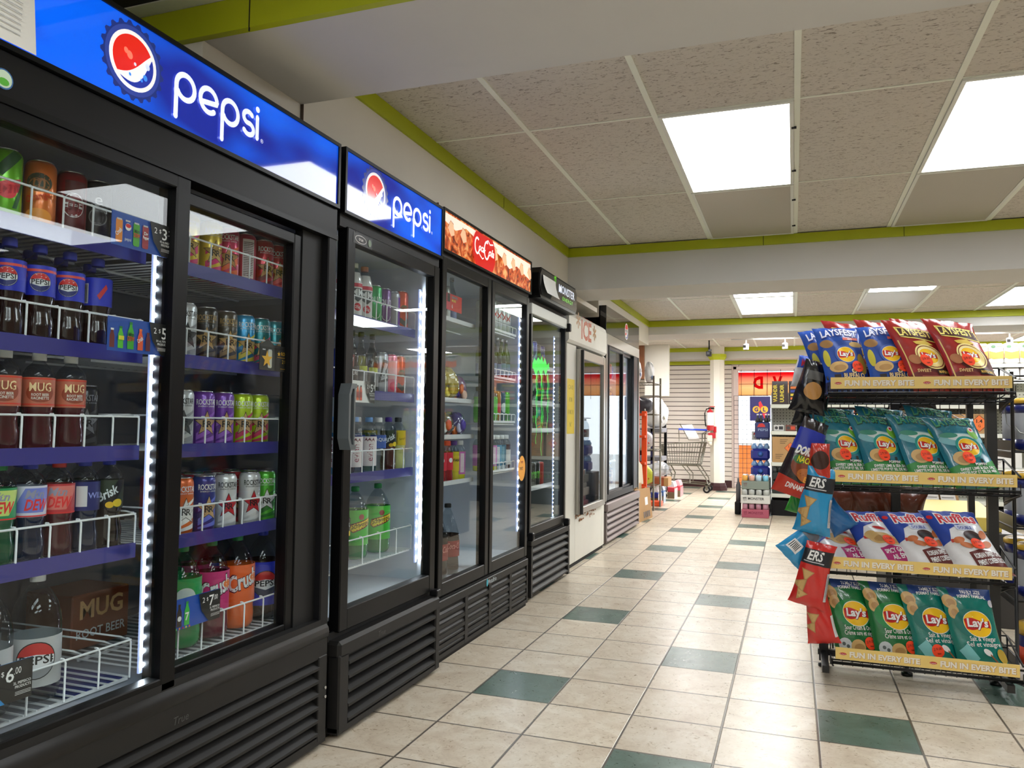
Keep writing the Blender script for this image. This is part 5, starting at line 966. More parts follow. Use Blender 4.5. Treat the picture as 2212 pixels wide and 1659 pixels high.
def teal_bag(seed):
    A = Art(); A.poly([(-.11, 0), (-.11, .07), (-.03, .09), (.05, .08), (.11, .1), (.11, 0)], P((50, 140, 66))); A.ell(0, .19, .1, .03, P((120, 180, 190))); A.ell(.0, .2, .06, .016, P((210, 226, 226))); A.ell(-.05, .21, .04, .012, P((60, 140, 120)))
    fest(A, .25, P((16, 60, 44)), P((70, 150, 110)), .165); A.ell(.062, .215, .018, .026, P((120, 190, 60)), 16, .5); A.ell(.062, .235, .012, .012, P((230, 220, 220)), 12); A.ell(.062, .235, .006, .006, REDP, 8)
    lays(A, .015, .155, .045, P((30, 150, 140))); chip(A, -.04, .105, .04, .03, .1); A.rect(.0, .07, .012, .1, P((20, 40, 36))); A.rect(.035, .07, .047, .1, P((20, 40, 36)))
    A.text("POPPIN'", .03, .072, .011, WHITE, bold=.05, w=.055); A.text('SWEET LIME & SEA SALT', .01, .054, .0115, WHITE, bold=.06, w=.165, rot=.03); A.text('LIMETTE POP ET SEL DE MER', .0, .038, .0115, WHITE, bold=.06, w=.175, rot=.03)
    for i in range(4): A.rect(-.06, .012 + i * .005, .07, .0135 + i * .005, P((180, 220, 180)))
    return bag((36, 118, 140), A, seed=seed, sticker=(-.012, .107), dv=.022, sq=.16 if seed < 10 else .2)
def ruffle_bag(seed, c, l1, l2, food):
    A = Art(); A.poly([(-.12, .19), (-.12, .31), (.12, .31), (.12, .25), (.02, .235), (-.05, .205), (-.075, .15), (-.12, .13)], P((34, 66, 160))); A.poly([(-.02, .0), (-.03, .09), (.02, .105), (.12, .09), (.12, 0)], P(c))
    A.text('Ruffles', .012, .238, .052, WHITE, bold=.16, shear=.1, w=.175, rot=.02); A.text('Ruffles', .012, .24, .048, P((206, 30, 44)), bold=.06, shear=.1, w=.165, rot=.02); A.ell(-.095, .27, .012, .01, REDP, 12)
    A.rect(-.075, .14, -.055, .155, P((200, 60, 50)))
    if food == 'garlic': A.ell(.02, .2, .03, .008, P((190, 30, 30)), 16, -.2); chip(A, .0, .145, .055, .03, .1); chip(A, .05, .135, .035, .026, -.2); A.ell(-.04, .16, .03, .02, TAN, 14, .4)
    else: A.rect(-.02, .2, .06, .225, P((200, 206, 226))); A.text('DOUBLE', .02, .205, .014, P((50, 70, 150)), bold=.06, w=.06); A.ell(.03, .17, .036, .028, P((60, 36, 34))); A.ell(.03, .165, .028, .018, P((26, 16, 16)))
    if food != 'garlic':
        for dx, dy, a in ((-.04, .15, .3), (-.02, .125, -.2), (.07, .13, .5), (.03, .12, 0), (.08, .18, .9)): A.ell(dx, dy, .028, .015, P((196, 110, 60)), 14, a)
    A.text(l1, .048, .07, .021, WHITE, bold=.05, shear=.08, w=.125, rot=.14); A.text(l2, .052, .04, .021, WHITE, bold=.05, shear=.08, w=.13 if len(l2) > 10 else .09, rot=.14)
    return bag((232, 232, 234), A, w_=.225, seed=seed, sticker=(.03, .13), dv=.008, sq=.22)
def green_bag(seed, body, l1, l2, dark, salt=False, st=None):
    A = Art(); A.poly([(-.075, .275), (-.07, .318), (.11, .318), (.11, .262), (.02, .285)], P((20, 60, 130))); A.text('FAMILY SIZE', .02, .292, .014, WHITE, bold=.06, w=.085); A.text('FORMAT FAMILIAL', .018, .272, .013, WHITE, bold=.06, w=.125, arc=.004)
    chip(A, -.085, .255, .028, .03, .3); chip(A, -.08, .215, .022, .03, -.3); A.ell(.1, .255, .014, .016, P((200, 200, 210)), 12)
    A.ell(0, .17, .09, .06, P(dark), 24); lays(A, .01, .168, .062)
    A.text(l1, .015, .1, .019, WHITE, bold=.01, w=.145 if len(l1) > 14 else .12); A.text(l2, .015, .078, .019, WHITE, bold=.01, w=.155 if len(l2) > 14 else .125)
    if not salt: A.ell(-.068, .035, .03, .03, P((196, 204, 206)), 16); A.ell(-.075, .04, .008, .008, P((80, 90, 90)), 8); A.ell(-.058, .03, .008, .008, P((80, 90, 90)), 8); chip(A, -.01, .03, .034, .03, .2); A.ell(.085, .045, .03, .01, P((226, 230, 220)), 12, .8)
    else: A.poly([(-.1, .06), (-.06, .09), (-.02, .03), (-.06, .0)], P((120, 190, 190))); A.ell(.02, .055, .02, .012, WHITE, 14, -.6); A.stroke([(.03, .045), (.06, .005)], .006, P((150, 100, 60))); A.ell(.085, .04, .022, .03, P((190, 160, 60)), 14, .3)
    return bag(body, A, w_=.222, h=.335, t=.06, seed=seed, sticker=st, dv=.02, sq=.12)
# ---------------------------------------------------------------- the rack
M_RK = mat('rack_black', (16, 16, 17), .35); M_STRIP = mat('strip_gold', (240, 208, 122), .4, noise=.06, nscale=30); M_LT = P((246, 240, 226)); M_LTS = P((190, 140, 110))
RY = 3.94
RK = empty('snack_rack', (.47, 4.1, 0), 'black wire rack of chip bags with four yellow-fronted shelves', 'snack rack')
b = MB()
for xx in (.125, .815): b.box(xx - .02, xx + .02, RY - .02, RY + .02, .03, 1.30, M_RK)
for xx in (.125, .815): b.box(xx - .014, xx + .014, RY - .26, RY + .5, .045, .075, M_RK)
for xx in (.125, .815): b.box(xx - .014, xx + .014, RY + .42, RY + .45, .03, 1.25, M_RK)
b.box(.46, .50, RY + .40, RY + .44, .05, 1.28, M_RK); b.box(.1, .84, RY - .012, RY + .012, .055, .08, M_RK); b.box(.1, .84, RY + .42, RY + .45, .055, .08, M_RK); b.box(.1, .84, RY + .42, RY + .45, 1.22, 1.25, M_RK); b.box(.1, .84, RY - .012, RY + .012, 1.24, 1.27, M_RK)
b.box(.11, .14, RY, RY + .43, 1.22, 1.25, M_RK); b.box(.80, .83, RY, RY + .43, 1.22, 1.25, M_RK); b.box(.46, .5, RY, RY + .43, .057, .078, M_RK)
b.build('frame', RK)
for xx in (.125, .815, .47):
    yy = RY - .24 if xx != .47 else RY; f = MB(); f.lathe([(.024, 0), (.024, .012), (.009, .016), (.009, .05)], (xx, yy if xx == .47 else RY, 0), 14, M_RK); f.build('foot', RK)
SHZ = [(1.30, .155, 3.68), (.898, .165, 3.68), (.522, .145, 3.70), (.137, .165, 3.70)]
for zs, xs, yf in SHZ:
    b = MB(); x0, x1 = xs - .01, xs + .70; yb = RY + .02; zt = zs - .055
    for i in range(19): xx = x0 + (x1 - x0) * i / 18; b.tube([(xx, yf + .01, zs - .02), (xx, yf + .012, zt - .005), (xx, yb, zt - .035)], .0022, M_RK, 5)
    for (yy, zz) in ((yf + .008, zs - .048), (yf + .01, zt), (yf + .09, zt - .015), (yf + .17, zt - .027), (yb, zt - .035)): b.tube([(x0, yy, zz), (x1, yy, zz)], .0035, M_RK, 6)
    for xx in (x0, x1):
        b.tube([(xx, yf + .01, zs + .01), (xx, yb, zs + .07), (xx, yb, zt - .06), (xx, yf + .01, zt - .01)], .0045, M_RK, 6); b.prism([(yf + .03, zt - .01), (yb, zt - .02), (yb, zt - .075)], 'x', xx - .002, xx + .002, M_RK)
    b.tube([(x0, yb, zs + .07), (x1, yb, zs + .07)], .0035, M_RK); b.tube([(x0, yb, zs + .02), (x1, yb, zs + .02)], .003, M_RK)
    sh = b.build('shelf', RK)
    p = MB(); p.box(xs, xs + .685, yf - .004, yf, zs - .032, zs + .018, M_STRIP); A = Art()
    for k in (0, 1):
        o_ = .012 + k * .345; A.ell(o_ + .018, .024, .014, .0055, RD_, 14); A.text('Lays', o_ + .018, .0215, .005, WHITE, w=.02); A.text('FUN IN EVERY BITE', o_ + .18, .0125, .0225, M_LTS, bold=.12, w=.272); A.text('FUN IN EVERY BITE', o_ + .179, .0135, .022, M_LT, bold=.08, w=.27)
    A.put(p, ony(yf - .004, xs, zs - .032), eps=.0003, base=.0003); p.build('shelf_strip', sh)
# rear half, facing the other aisle
for zs in (1.22, .86, .5):
    b = MB(); y0, y1 = RY + .45, RY + .72
    for i in range(17): xx = .11 + .71 * i / 16; b.tube([(xx, y0, zs - .07), (xx, y1, zs - .04), (xx, y1, zs + .02)], .0022, M_RK, 5)
    for yy, zz in ((y0, zs - .07), (y1, zs - .04), (y1, zs + .02), (y0, zs + .05)): b.tube([(.1, yy, zz), (.83, yy, zz)], .0035, M_RK)
    b.build('rear_shelf', RK)
# ---------------------------------------------------------------- bags on the shelves
BG = dict(blue=blue_bag(3), red=red_bag(5), teal=teal_bag(7), teal2=teal_bag(19), garlic=ruffle_bag(9, (176, 30, 110), 'SPICY GARLIC', 'AIL ÉPICÉ', 'garlic'), chili=ruffle_bag(11, (96, 28, 24), 'KOREAN SWEET CHILI', 'PIMENT CORÉEN SUCRÉ', 'chili'),
          onion=green_bag(13, (20, 110, 56), 'Sour Cream & Onion', 'Crème sure et oignon', (16, 130, 60), st=(.05, .045)), vinegar=green_bag(15, (10, 120, 110), 'Salt & Vinegar', 'Sel et vinaigre', (14, 110, 100), True, st=(-.02, .045)), vinegar2=green_bag(17, (10, 120, 110), 'Salt & Vinegar', 'Sel et vinaigre', (14, 110, 100), True))
for k_ in BG: snap_kids(BG[k_])
def putbag(k_, x, y, z, lean, roll, yaw, lab, grp): return POOL.put(BG[k_], (x, y, z), 0, lab, grp, rot=(radians(-lean), radians(roll), radians(yaw)))
g1, g2, g3, g4 = 'chip bags on the rack top shelf', 'teal chip bags', 'ridged chip bags', 'large green chip bags on the bottom shelf'
YW = 16
bz = 1.25
putbag('blue', .24, 3.765, bz, 18, -2, YW, 'blue chip bag nearest the left end of the top shelf', g1); putbag('blue', .423, 3.765, bz, 18, -2, YW, 'second blue chip bag, between blue and red bags on top shelf', g1)
putbag('red', .592, 3.765, bz, 18, 0, YW, 'red chip bag beside the blue ones, third on the top shelf', g1); putbag('red', .75, 3.77, bz, 17, 0, YW, 'rightmost red chip bag with the highest tip on top shelf', g1)
putbag('blue', .21, 3.872, bz + .005, 16, -8, 24, 'blue chip bag peeking out behind the leftmost one on top shelf', g1)
for i, xx in enumerate((.33, .47, .62)): putbag('red', xx, 3.875, bz + .008, 15, 2, YW, ['red bag tip showing behind the leftmost blue bag', 'red bag tip showing behind the middle of the blue bags', 'red bag tip just left of the front red bags'][i], g1)
bz = .85
for i, (xx, k_, ro) in enumerate(((.25, 'teal', 0), (.405, 'teal', 0), (.575, 'teal2', 0), (.745, 'teal2', -5))): putbag(k_, xx, 3.765, bz, 19, ro, YW, 'teal lime chip bag, %s of the four in front on the second shelf' % ['leftmost', 'second from left', 'third from left', 'rightmost'][i], g2)
for i, (xx, ro) in enumerate(((.24, -1), (.43, 2), (.62, 4))): putbag('teal', xx, 3.875, bz + .03, 15, ro, YW, 'teal chip bag behind the front row on the second shelf, %s' % ['left end', 'middle', 'right'][i], g2)
bz = .487
for i, (xx, k_, ro, ln, yw) in enumerate(((.25, 'garlic', 2, 58, 8), (.415, 'garlic', -3, 44, 10), (.58, 'chili', -4, 42, 10), (.755, 'chili', -4, 38, 10))): putbag(k_, xx, 3.76, bz, ln, ro, yw, ['spicy garlic chip bag lying lowest at left end of third shelf', 'spicy garlic chip bag second from left on third shelf', 'korean chili chip bag in the middle of the third shelf', 'korean chili chip bag at the right end of the third shelf'][i], g3)
bz = .092
for i, (xx, k_, ro) in enumerate(((.272, 'onion', 0), (.432, 'onion', 0), (.59, 'vinegar', -1), (.745, 'vinegar2', -1))): putbag(k_, xx, 3.79, bz, 14, ro, YW, ['green sour cream chip bag at the left of the bottom shelf', 'green sour cream chip bag second from left on bottom shelf', 'dark teal vinegar chip bag third on bottom shelf, with orange sticker', 'dark teal vinegar chip bag at right of bottom shelf, no sticker'][i], g4)
# bags on the far side of the rack, seen through it
A = Art(); A.poly([(-.06, .16), (0, .2), (.07, .17), (.02, .12)], P((226, 130, 60))); A.text('RITOS', 0, .08, .03, BLACKP, bold=.06)
BB_ = bag((104, 50, 30), A, seed=31, name='chip_bag', w_=.24, t=.09); snap_kids(BB_)
for i, (xx, zz) in enumerate(((.22, .465), (.38, .468), (.5, .465))): POOL.put(BB_, (xx, RY + .60, zz), 0, 'brown chip bag seen through the third shelf, %s' % ['leftmost', 'middle', 'rightmost'][i], 'brown bags on far side', rot=(radians(15), radians(3 * i - 3), radians(4)))
BK_ = bag((26, 24, 28), Art().poly([(-.06, .16), (0, .22), (.07, .17), (.02, .12)], P((150, 40, 30))), seed=33, w_=.24, t=.09); snap_kids(BK_)
for i, xx in enumerate((.22, .4, .58)): POOL.put(BK_, (xx, RY + .60, .83 if i < 2 else 1.19), 0, 'dark chip bag seen through the rack, %s' % ['left of second shelf', 'middle of second shelf', 'under the top shelf'][i], 'dark bags on far side', rot=(radians(15), 0, 0))
# ---------------------------------------------------------------- clip strips hanging at the rack's left side
sx_ = .085; cs = MB()
for yy in (3.80, 3.92): cs.box(sx_ - .004, sx_ + .004, yy - .016, yy + .016, .18, 1.34, M_RK, .001)
for yy, z0 in ((3.80, 1.34), (3.92, 1.34)): cs.tube([(sx_, yy, 1.33), (sx_, yy, 1.375), (sx_ + .03, yy + .01, 1.375), (sx_ + .03, yy + .01, 1.20)], .005, M_RK)
cs.build('clip_strip', RK)
def tri_chip(A, cx, cy_, s, a): A.poly([(cx + s * cos(a + 2.09 * i + (.0)) , cy_ + s * sin(a + 2.09 * i)) for i in range(3)], TAN2); A.poly([(cx + s * .8 * cos(a + 2.09 * i), cy_ + s * .8 * sin(a + 2.09 * i)) for i in range(3)], TAN)
def hang(body, art, w_, h, t, seed, x, y, ztop, rot, lab, twist=.5, tp=.3, grp='bags hanging at the rack side'):
    o = bag(body, art, w_, h, t, seed, twist=twist, taper=tp); R_ = Matrix.Rotation(radians(rot[2]), 3, 'Z') @ Matrix.Rotation(radians(rot[1]), 3, 'Y') @ Matrix.Rotation(radians(rot[0]), 3, 'X')
    tip = R_ @ Vector((0, 0, h)); o.location = (x - tip.x, y - tip.y, ztop - tip.z); o.rotation_euler = [radians(a) for a in rot]; o['label'] = lab; o['group'] = grp; return o
A = Art(); A.rect(-.1, .2, .1, .3, P((34, 50, 160))); A.ell(0, .14, .07, .06, P((130, 60, 30))); A.ell(.02, .1, .05, .03, P((190, 110, 50))); A.ell(-.04, .16, .03, .02, P((50, 110, 60))); A.poly([(-.1, 0), (-.1, .08), (0, .06), (.1, .09), (.1, 0)], P((190, 52, 34)))
A.text('DORITOS', .0, .185, .034, WHITE, bold=.1, shear=.15, w=.15); A.text('NACHO', .0, .15, .026, P((232, 226, 30)), bold=.05, shear=.1, w=.10); A.text('EST', .04, .07, .024, P((236, 160, 50)), bold=.08); A.text('DINAMITA', .0, .03, .022, WHITE, bold=.06, w=.11)
hang((36, 26, 26), A, .19, .35, .08, 41, .095, 3.70, 1.13, (0, 19, 22), 'dark chip bag with yellow lettering hanging diagonally beside the rack')
A = Art(); A.ell(0, .1, .05, .04, P((60, 30, 20))); hang((186, 50, 36), A, .12, .17, .06, 43, .11, 3.655, 1.03, (5, 4, 10), 'small rusty red bag hanging against the rack edge, above the blue one')
def tort(body, seed): 
    A = Art(); A.rect(-.12, .185, .12, .25, P((36, 38, 44))); A.text('ERS', -.02, .205, .04, WHITE, bold=.05, shear=.2, w=.08); A.rect(-.07, .194, .03, .198, P((200, 200, 205))); tri_chip(A, -.04, .14, .035, .4); tri_chip(A, -.055, .09, .038, 1.0); tri_chip(A, -.045, .05, .03, .2); A.rect(.06, .04, .085, .16, P((214, 214, 216)))
    for i in range(18): A.rect(.063, .045 + i * .006, .082, .0475 + i * .006, P((110, 110, 114)))
    return A
hang((40, 150, 206), tort(0, 1), .155, .29, .07, 45, .118, 3.66, .925, (3, 10, 12), 'bright blue tortilla bag with dark band hanging mid height on the rack side', tp=.12)
A = Art(); A.rect(-.06, .03, -.0, .08, WHITE)
for i in range(6): A.rect(-.055 + i * .008, .038, -.0515 + i * .008, .072, BLACKP)
A.rect(-.06, .12, .04, .17, P((120, 130, 140))); hang((40, 150, 206), A, .15, .20, .06, 47, .10, 3.74, .66, (0, 48, 30), 'blue bag turned to its back with barcode, lower left of the rack')
hang((206, 44, 40), tort(0, 1), .155, .28, .065, 49, .11, 3.66, .60, (3, 13, 12), 'red tortilla bag with dark band hanging low beside the rack', tp=.12)
A = Art(); tri_chip(A, -.04, .12, .035, .4); tri_chip(A, -.05, .08, .03, 1.0); A.rect(.05, .03, .07, .12, P((220, 220, 220))); hang((204, 46, 42), A, .135, .24, .065, 51, .085, 3.70, .40, (0, -8, 10), 'plain red bag hanging lowest, beside the bottom shelf')
hang((30, 110, 176), None, .12, .15, .05, 53, .135, 3.82, .76, (0, -35, 10), 'dark blue bag corner poking out behind the bright blue one')
A = Art(); A.ell(0, .1, .05, .04, P((190, 140, 80))); A.rect(-.05, .15, .05, .19, P((90, 90, 90))); hang((22, 22, 24), A, .16, .24, .07, 55, .10, 3.80, 1.40, (0, 12, 20), 'black chip bag hanging at the top of the rack side')
hang((30, 30, 30), None, .15, .22, .06, 57, .085, 3.90, 1.32, (0, 8, 30), 'black crumpled bag behind the topmost hanging one')
A = Art(); A.poly([(-.05, .09), (-.05, .15), (.05, .15), (.05, .09)], P((40, 80, 180))); A.text('Ruf', 0, .10, .03, REDP, bold=.1, w=.06); hang((214, 214, 216), A, .11, .15, .05, 59, .055, 3.98, 1.44, (0, 6, 20), 'small white and blue bag at top left behind the black ones')
hang((60, 160, 50), None, .08, .10, .03, 61, .02, 3.90, .80, (0, 14, 10), 'green bag tip under the diagonal dark bag')
# ---------------------------------------------------------------- second rack with tubs, at the right edge
R2 = empty('wire_rack', (1.08, 4.25, 0), 'black wire rack holding blue tubs at the right edge', 'wire rack'); b = MB()
for xx, yy in ((.925, 4.06), (.925, 4.5), (1.3, 4.06), (1.3, 4.5)): b.tube([(xx, yy, 0.0), (xx, yy, 1.36)], .008, M_RK)
for zz in (1.34, 1.0, .66, .34, .04): b.tube([(.925, 4.06, zz), (1.3, 4.06, zz), (1.3, 4.5, zz), (.925, 4.5, zz), (.925, 4.06, zz)], .005, M_RK)
b.build('frame', R2)
for zz in (1.0, .66, .34, .04):
    b = MB()
    for i in range(9): b.tube([(.93 + i * .046, 4.06, zz), (.93 + i * .046, 4.5, zz)], .0022, M_RK, 4)
    b.box(.925, .929, 4.06, 4.5, zz - .03, zz + .05, M_RK); b.build('shelf', R2)
NV, GD, GY_ = P((26, 36, 110), .35, .4), P((214, 170, 50), .35, .3), P((170, 172, 176), .4)
b = MB(); b.lathe([(.08, 0), (.088, .005), (.09, .05)], mt=NV, n=24, cap=True); b.lathe([(.0895, .05), (.0895, .17)], mt=GY_, n=24, cap=False); b.lathe([(.09, .17), (.09, .215)], mt=NV, n=24, cap=True)
tub = b.build('paint_tub', loc=(0, 0, 0)); tag(tub, None, 'tub'); b = MB(); b.lathe([(.095, .213), (.095, .23), (.085, .238), (.001, .238)], mt=GD, n=24); b.build('lid', tub); b = MB(); b.tube([(-.094, 0, .2), (-.098, -.02, .12), (-.08, -.06, .08), (0, -.099, .06), (.08, -.06, .08), (.094, 0, .2)], .0025, M_SIL, 5); b.build('handle', tub); snap_kids(tub)
for i, (xx, yy, zz) in enumerate(((1.045, 4.17, 1.006), (1.045, 4.38, 1.006), (1.045, 4.17, .666), (1.045, 4.38, .666), (1.045, 4.17, .346), (1.045, 4.38, .346))): POOL.put(tub, (xx, yy, zz), .4 * i, 'blue and grey tub with gold lid on the %s level of the right rack, %s' % (['top', 'middle', 'lower'][i // 2], ['front', 'rear'][i % 2]), 'tubs on the right rack')
b = MB(); b.lathe([(.085, 0), (.088, .005), (.088, .08)], (1.045, 4.17, .046), 24, P((200, 70, 40), .4)); b.lathe([(.0885, .08), (.0885, .13)], (1.045, 4.17, .046), 24, NV, cap=False); b.lathe([(.088, .13), (.088, .18), (.05, .2)], (1.045, 4.17, .046), 24, GD); tag(b.build('paint_tub', loc=(1.045, 4.17, .046)), 'orange, blue and gold tub on the lowest level of the right rack', 'tub')
# ================================================================== BACKGROUND
def tl_mat(name, stops, k=.8):
    """Printed translucent film, colour bands by height."""
    m = bpy.data.materials.new(name); m.use_nodes = True; nt = m.node_tree; nt.nodes.clear(); N = nt.nodes.new; L = nt.links.new
    out = N('ShaderNodeOutputMaterial'); mx = N('ShaderNodeMixShader'); tr = N('ShaderNodeBsdfTranslucent'); df = N('ShaderNodeBsdfDiffuse'); mx.inputs[0].default_value = 1 - k
    L(tr.outputs[0], mx.inputs[1]); L(df.outputs[0], mx.inputs[2]); L(mx.outputs[0], out.inputs[0])
    tc = N('ShaderNodeTexCoord'); sp_ = N('ShaderNodeSeparateXYZ'); mr = N('ShaderNodeMapRange'); rp = N('ShaderNodeValToRGB'); L(tc.outputs['Generated'], sp_.inputs[0]); L(sp_.outputs[2], mr.inputs[0]); L(mr.outputs[0], rp.inputs[0])
    el = rp.color_ramp.elements
    while len(el) < len(stops): el.new(.5)
    for q_, (p, c) in zip(el, stops): q_.position = p; q_.color = (*lin(c), 1)
    L(rp.outputs[0], tr.inputs[0]); L(rp.outputs[0], df.inputs[0]); return m
M_BAN = tl_mat('banner_film', [(0, (238, 190, 140)), (.35, (244, 206, 164)), (.75, (240, 160, 140)), (.9, (226, 60, 70)), (1, (226, 60, 70))])
M_BRED = tl_mat('banner_letter', [(0, (200, 20, 34)), (1, (200, 20, 34))])
b = MB(); b.box(-.93, 3.3, 14.694, 14.697, 1.665, 2.085, M_BAN); A = Art()
for ch, xx in (('D', -.59), ('V', -.26), ('D', .1), ('O', .75), ('T', 1.15), ('T', 1.5), ('O', 1.88), ('L', 2.3)): A.text(ch, -xx, 1.80, .2, M_BRED, w=.17, bold=.11)
A.put(b, lambda u, v, e: (-u, 14.694 - e, v), eps=.001, base=.001)
tag(b.build('window_banner', loc=(1.2, 14.69, 1.87)), 'orange and red backlit banner with mirrored red letters across the top of the window', 'banner')
M_BW = mat('dark_wire', (40, 40, 46), .4, metal=.5)
b = MB()
for i in range(19): b.tube([(-.88 + i * .225, 14.66, 1.60), (-.88 + i * .225, 14.66, 2.13)], .004, M_BW, 4)
for z in (1.67, 1.87, 2.10): b.tube([(-.92, 14.662, z), (3.28, 14.662, z)], .004, M_BW, 4)
tag(b.build('security_grille', loc=(1.2, 14.66, 1.6)), 'thin dark security grille in front of the orange window banner', 'grille')
b = MB()
for i in range(9): b.tube([(-.996 + i * .0733, 14.5, 0), (-.996 + i * .0733, 14.5, 1.655)], .0035, M_BW, 4)
for i in range(20): b.tube([(-.996, 14.5, .03 + i * .0855), (-.41, 14.5, .03 + i * .0855)], .003, M_BW, 4)
tag(b.build('wire_grid_panel', loc=(-.7, 14.5, 0)), 'black wire grid panel standing before the left end of the window', 'grid panel')
b = MB(); NVY = P((34, 26, 98), .4); b.box(-.722, -.375, 14.44, 14.455, 1.21, 1.64, NVY); A = Art(); A.poly([(.15, .32), (.18, .35), (.27, .17), (.16, .2)], P((226, 40, 50))); A.poly([(.21, .13), (.29, .13), (.26, .0)], P((226, 40, 50)))
for cx in (.11, .245, .40):
    if cx < .34: A.ell(cx, .2, .062, .06, P((250, 180, 40)), 24)
A.text('G', .11, .168, .065, NVY, bold=.1); A.text('L', .245, .168, .065, NVY, bold=.1); A.put(b, ony(14.44, -.722, 1.21), eps=.001, base=.001)
for xx in (-.66, -.44): b.tube([(xx, 14.447, 1.63), (xx, 14.5, 1.72), (xx, 14.64, 1.87)], .003, M_BW, 4)
tag(b.build('lottery_sign', loc=(-.55, 14.45, 1.21)), 'navy sign with a red arrow and yellow circled letters in the window', 'sign')
struct(MB().box(-8, 12, 14.82, 30, -.12, -.02, mat('pavement', (190, 188, 184), .9)).build('ground'))
b = MB(); b.box(-1.1, -.5, 15.6, 15.9, -.02, .75, mat('orange_outside', (240, 130, 50), .6), .01); b.box(-1.12, -.48, 15.58, 15.92, .75, .79, WHITE); tag(b.build('planter_box', loc=(-.8, 15.75, -.02)), 'orange box outside, seen low through the left of the window', 'planter')
# --- track light
M_WM = mat('white_metal', (226, 226, 222), .35)
TL = empty('track_light', (1.0, 12.65, 2.44), 'white ceiling track rail with small spotlights before the window', 'track light'); b = MB(); b.box(-.91, 3.4, 12.63, 12.67, 2.455, 2.475, M_SIL)
for xx in (-.6, 1.2, 3.0): b.box(xx - .01, xx + .01, 12.64, 12.66, 2.47, 2.5, M_SIL)
b.build('rail', TL)
for xx in (-.685, -.11, 2.87): b = MB(); b.lathe([(.035, 0), (.042, .005), (.042, .09), (.02, .1)], (xx, 12.65, 2.30), 16, M_WM); b.lathe([(.034, 0), (.03, .002)], (xx, 12.65, 2.299), 14, M_DARK); b.tube([(xx, 12.65, 2.39), (xx, 12.65, 2.46)], .012, M_WM); b.box(xx - .043, xx + .0, 12.605, 12.61, 2.33, 2.37, M_DARK); b.build('spotlight', TL)
CM = empty('security_camera', (-1.28, 13.0, 2.24), 'black security camera hanging from the ceiling near the pillar', 'security camera')
b = MB(); b.tube([(-1.28, 13, 2.5), (-1.28, 13, 2.33)], .012, M_BLK); b.box(-1.29, -1.24, 12.98, 13.01, 2.32, 2.35, M_BLK); b.build('bracket', CM); b = MB(); b.box(-1.325, -1.245, 12.93, 13.08, 2.24, 2.32, M_BLK, .01); b.lathe([(.028, 0), (.022, -.02)], (-1.285, 12.93, 2.28), 14, M_BLK2, axis='y'); b.build('body', CM)
# --- fire extinguisher
FE = empty('fire_extinguisher', (-1.35, 13.86, .98), 'fire extinguisher with white label and black hose on the pillar', 'fire extinguisher')
RDM = mat('extinguisher_red', (176, 24, 34), .3, coat=.5); b = MB(); b.lathe([(.05, 0), (.062, .01), (.062, .30), (.045, .34), (.02, .36), (.02, .38)], (-1.35, 13.86, 1.03), 20, RDM); b.build('cylinder', FE)
b = MB(); b.lathe([(.0635, 0), (.0635, .22)], (-1.35, 13.86, 1.12), 20, WHITE, cap=False); b.build('label', FE); b = MB(); b.box(-1.38, -1.28, 13.85, 13.87, 1.40, 1.43, M_BLK, .003); b.box(-1.36, -1.27, 13.85, 13.87, 1.435, 1.45, RDM, .003); b.build('lever', FE)
b = MB(); b.tube([(-1.36, 13.85, 1.41), (-1.41, 13.83, 1.40), (-1.435, 13.82, 1.33), (-1.43, 13.81, 1.2), (-1.415, 13.8, 1.10)], .011, M_BLK2); b.build('hose', FE); b = MB(); b.box(-1.30, -1.25, 13.9, 13.925, 1.0, 1.1, RDM); b.box(-1.41, -1.29, 13.9, 13.92, 1.14, 1.16, RDM); b.build('bracket', FE)
b = MB(); b.box(-1.38, -1.26, 13.83, 13.92, .90, .99, P((170, 24, 40)), .004); b.box(-1.40, -1.31, 13.80, 13.85, .84, .95, mat('ivory', (222, 216, 200), .5), .01); b.lathe([(.03, 0), (.03, .06)], (-1.345, 13.83, .78), 14, mat('ivory')); tag(b.build('alarm_box', loc=(-1.33, 13.85, .78)), 'red and ivory alarm box under the fire extinguisher on the pillar', 'alarm box')
# --- shopping cart
M_CH = mat('chrome_wire', (112, 108, 96), .32, metal=.6); SCt = empty('shopping_cart', (-1.65, 13.4, 0), 'chrome wire shopping cart with a blue handle beside the pillar', 'shopping cart')
Y0, Y1 = 13.25, 13.72; xr, xl = -1.36, -2.12     # handle end right, nose left
def cartx(t, z): return xr - .10 * (1 - (z - .47) / .4) - t
b = MB(); T_ = lambda p, r=.004, n=5: b.tube(p, r, M_CH, n)
def corner(sx, sy, z):      # basket tapers downward and towards the nose
    k = (z - .46) / .38; xr_ = -1.47 + .08 * k; xl_ = -2.06 - .06 * k; y0 = Y0 + .04 - .04 * k; y1 = Y1 - .04 + .04 * k
    return (xr_ if sx else xl_, (y1 if sy else y0) if sx else ((y1 - .06) if sy else (y0 + .06)), z - (0 if sx else .05 * k))
for z, r in ((.46, .006), (.55, .003), (.66, .004), (.76, .003), (.84, .007)): c4 = [corner(*s_, z) for s_ in ((0, 0), (1, 0), (1, 1), (0, 1))]; T_(c4 + [c4[0]], r)
def lerp(p, q_, t): return tuple(a + (c_ - a) * t for a, c_ in zip(p, q_))
for i in range(17):
    t = i / 16
    for sy in (0, 1): T_([lerp(corner(0, sy, .46), corner(1, sy, .46), t), lerp(corner(0, sy, .84), corner(1, sy, .84), t)], .0026, 4)
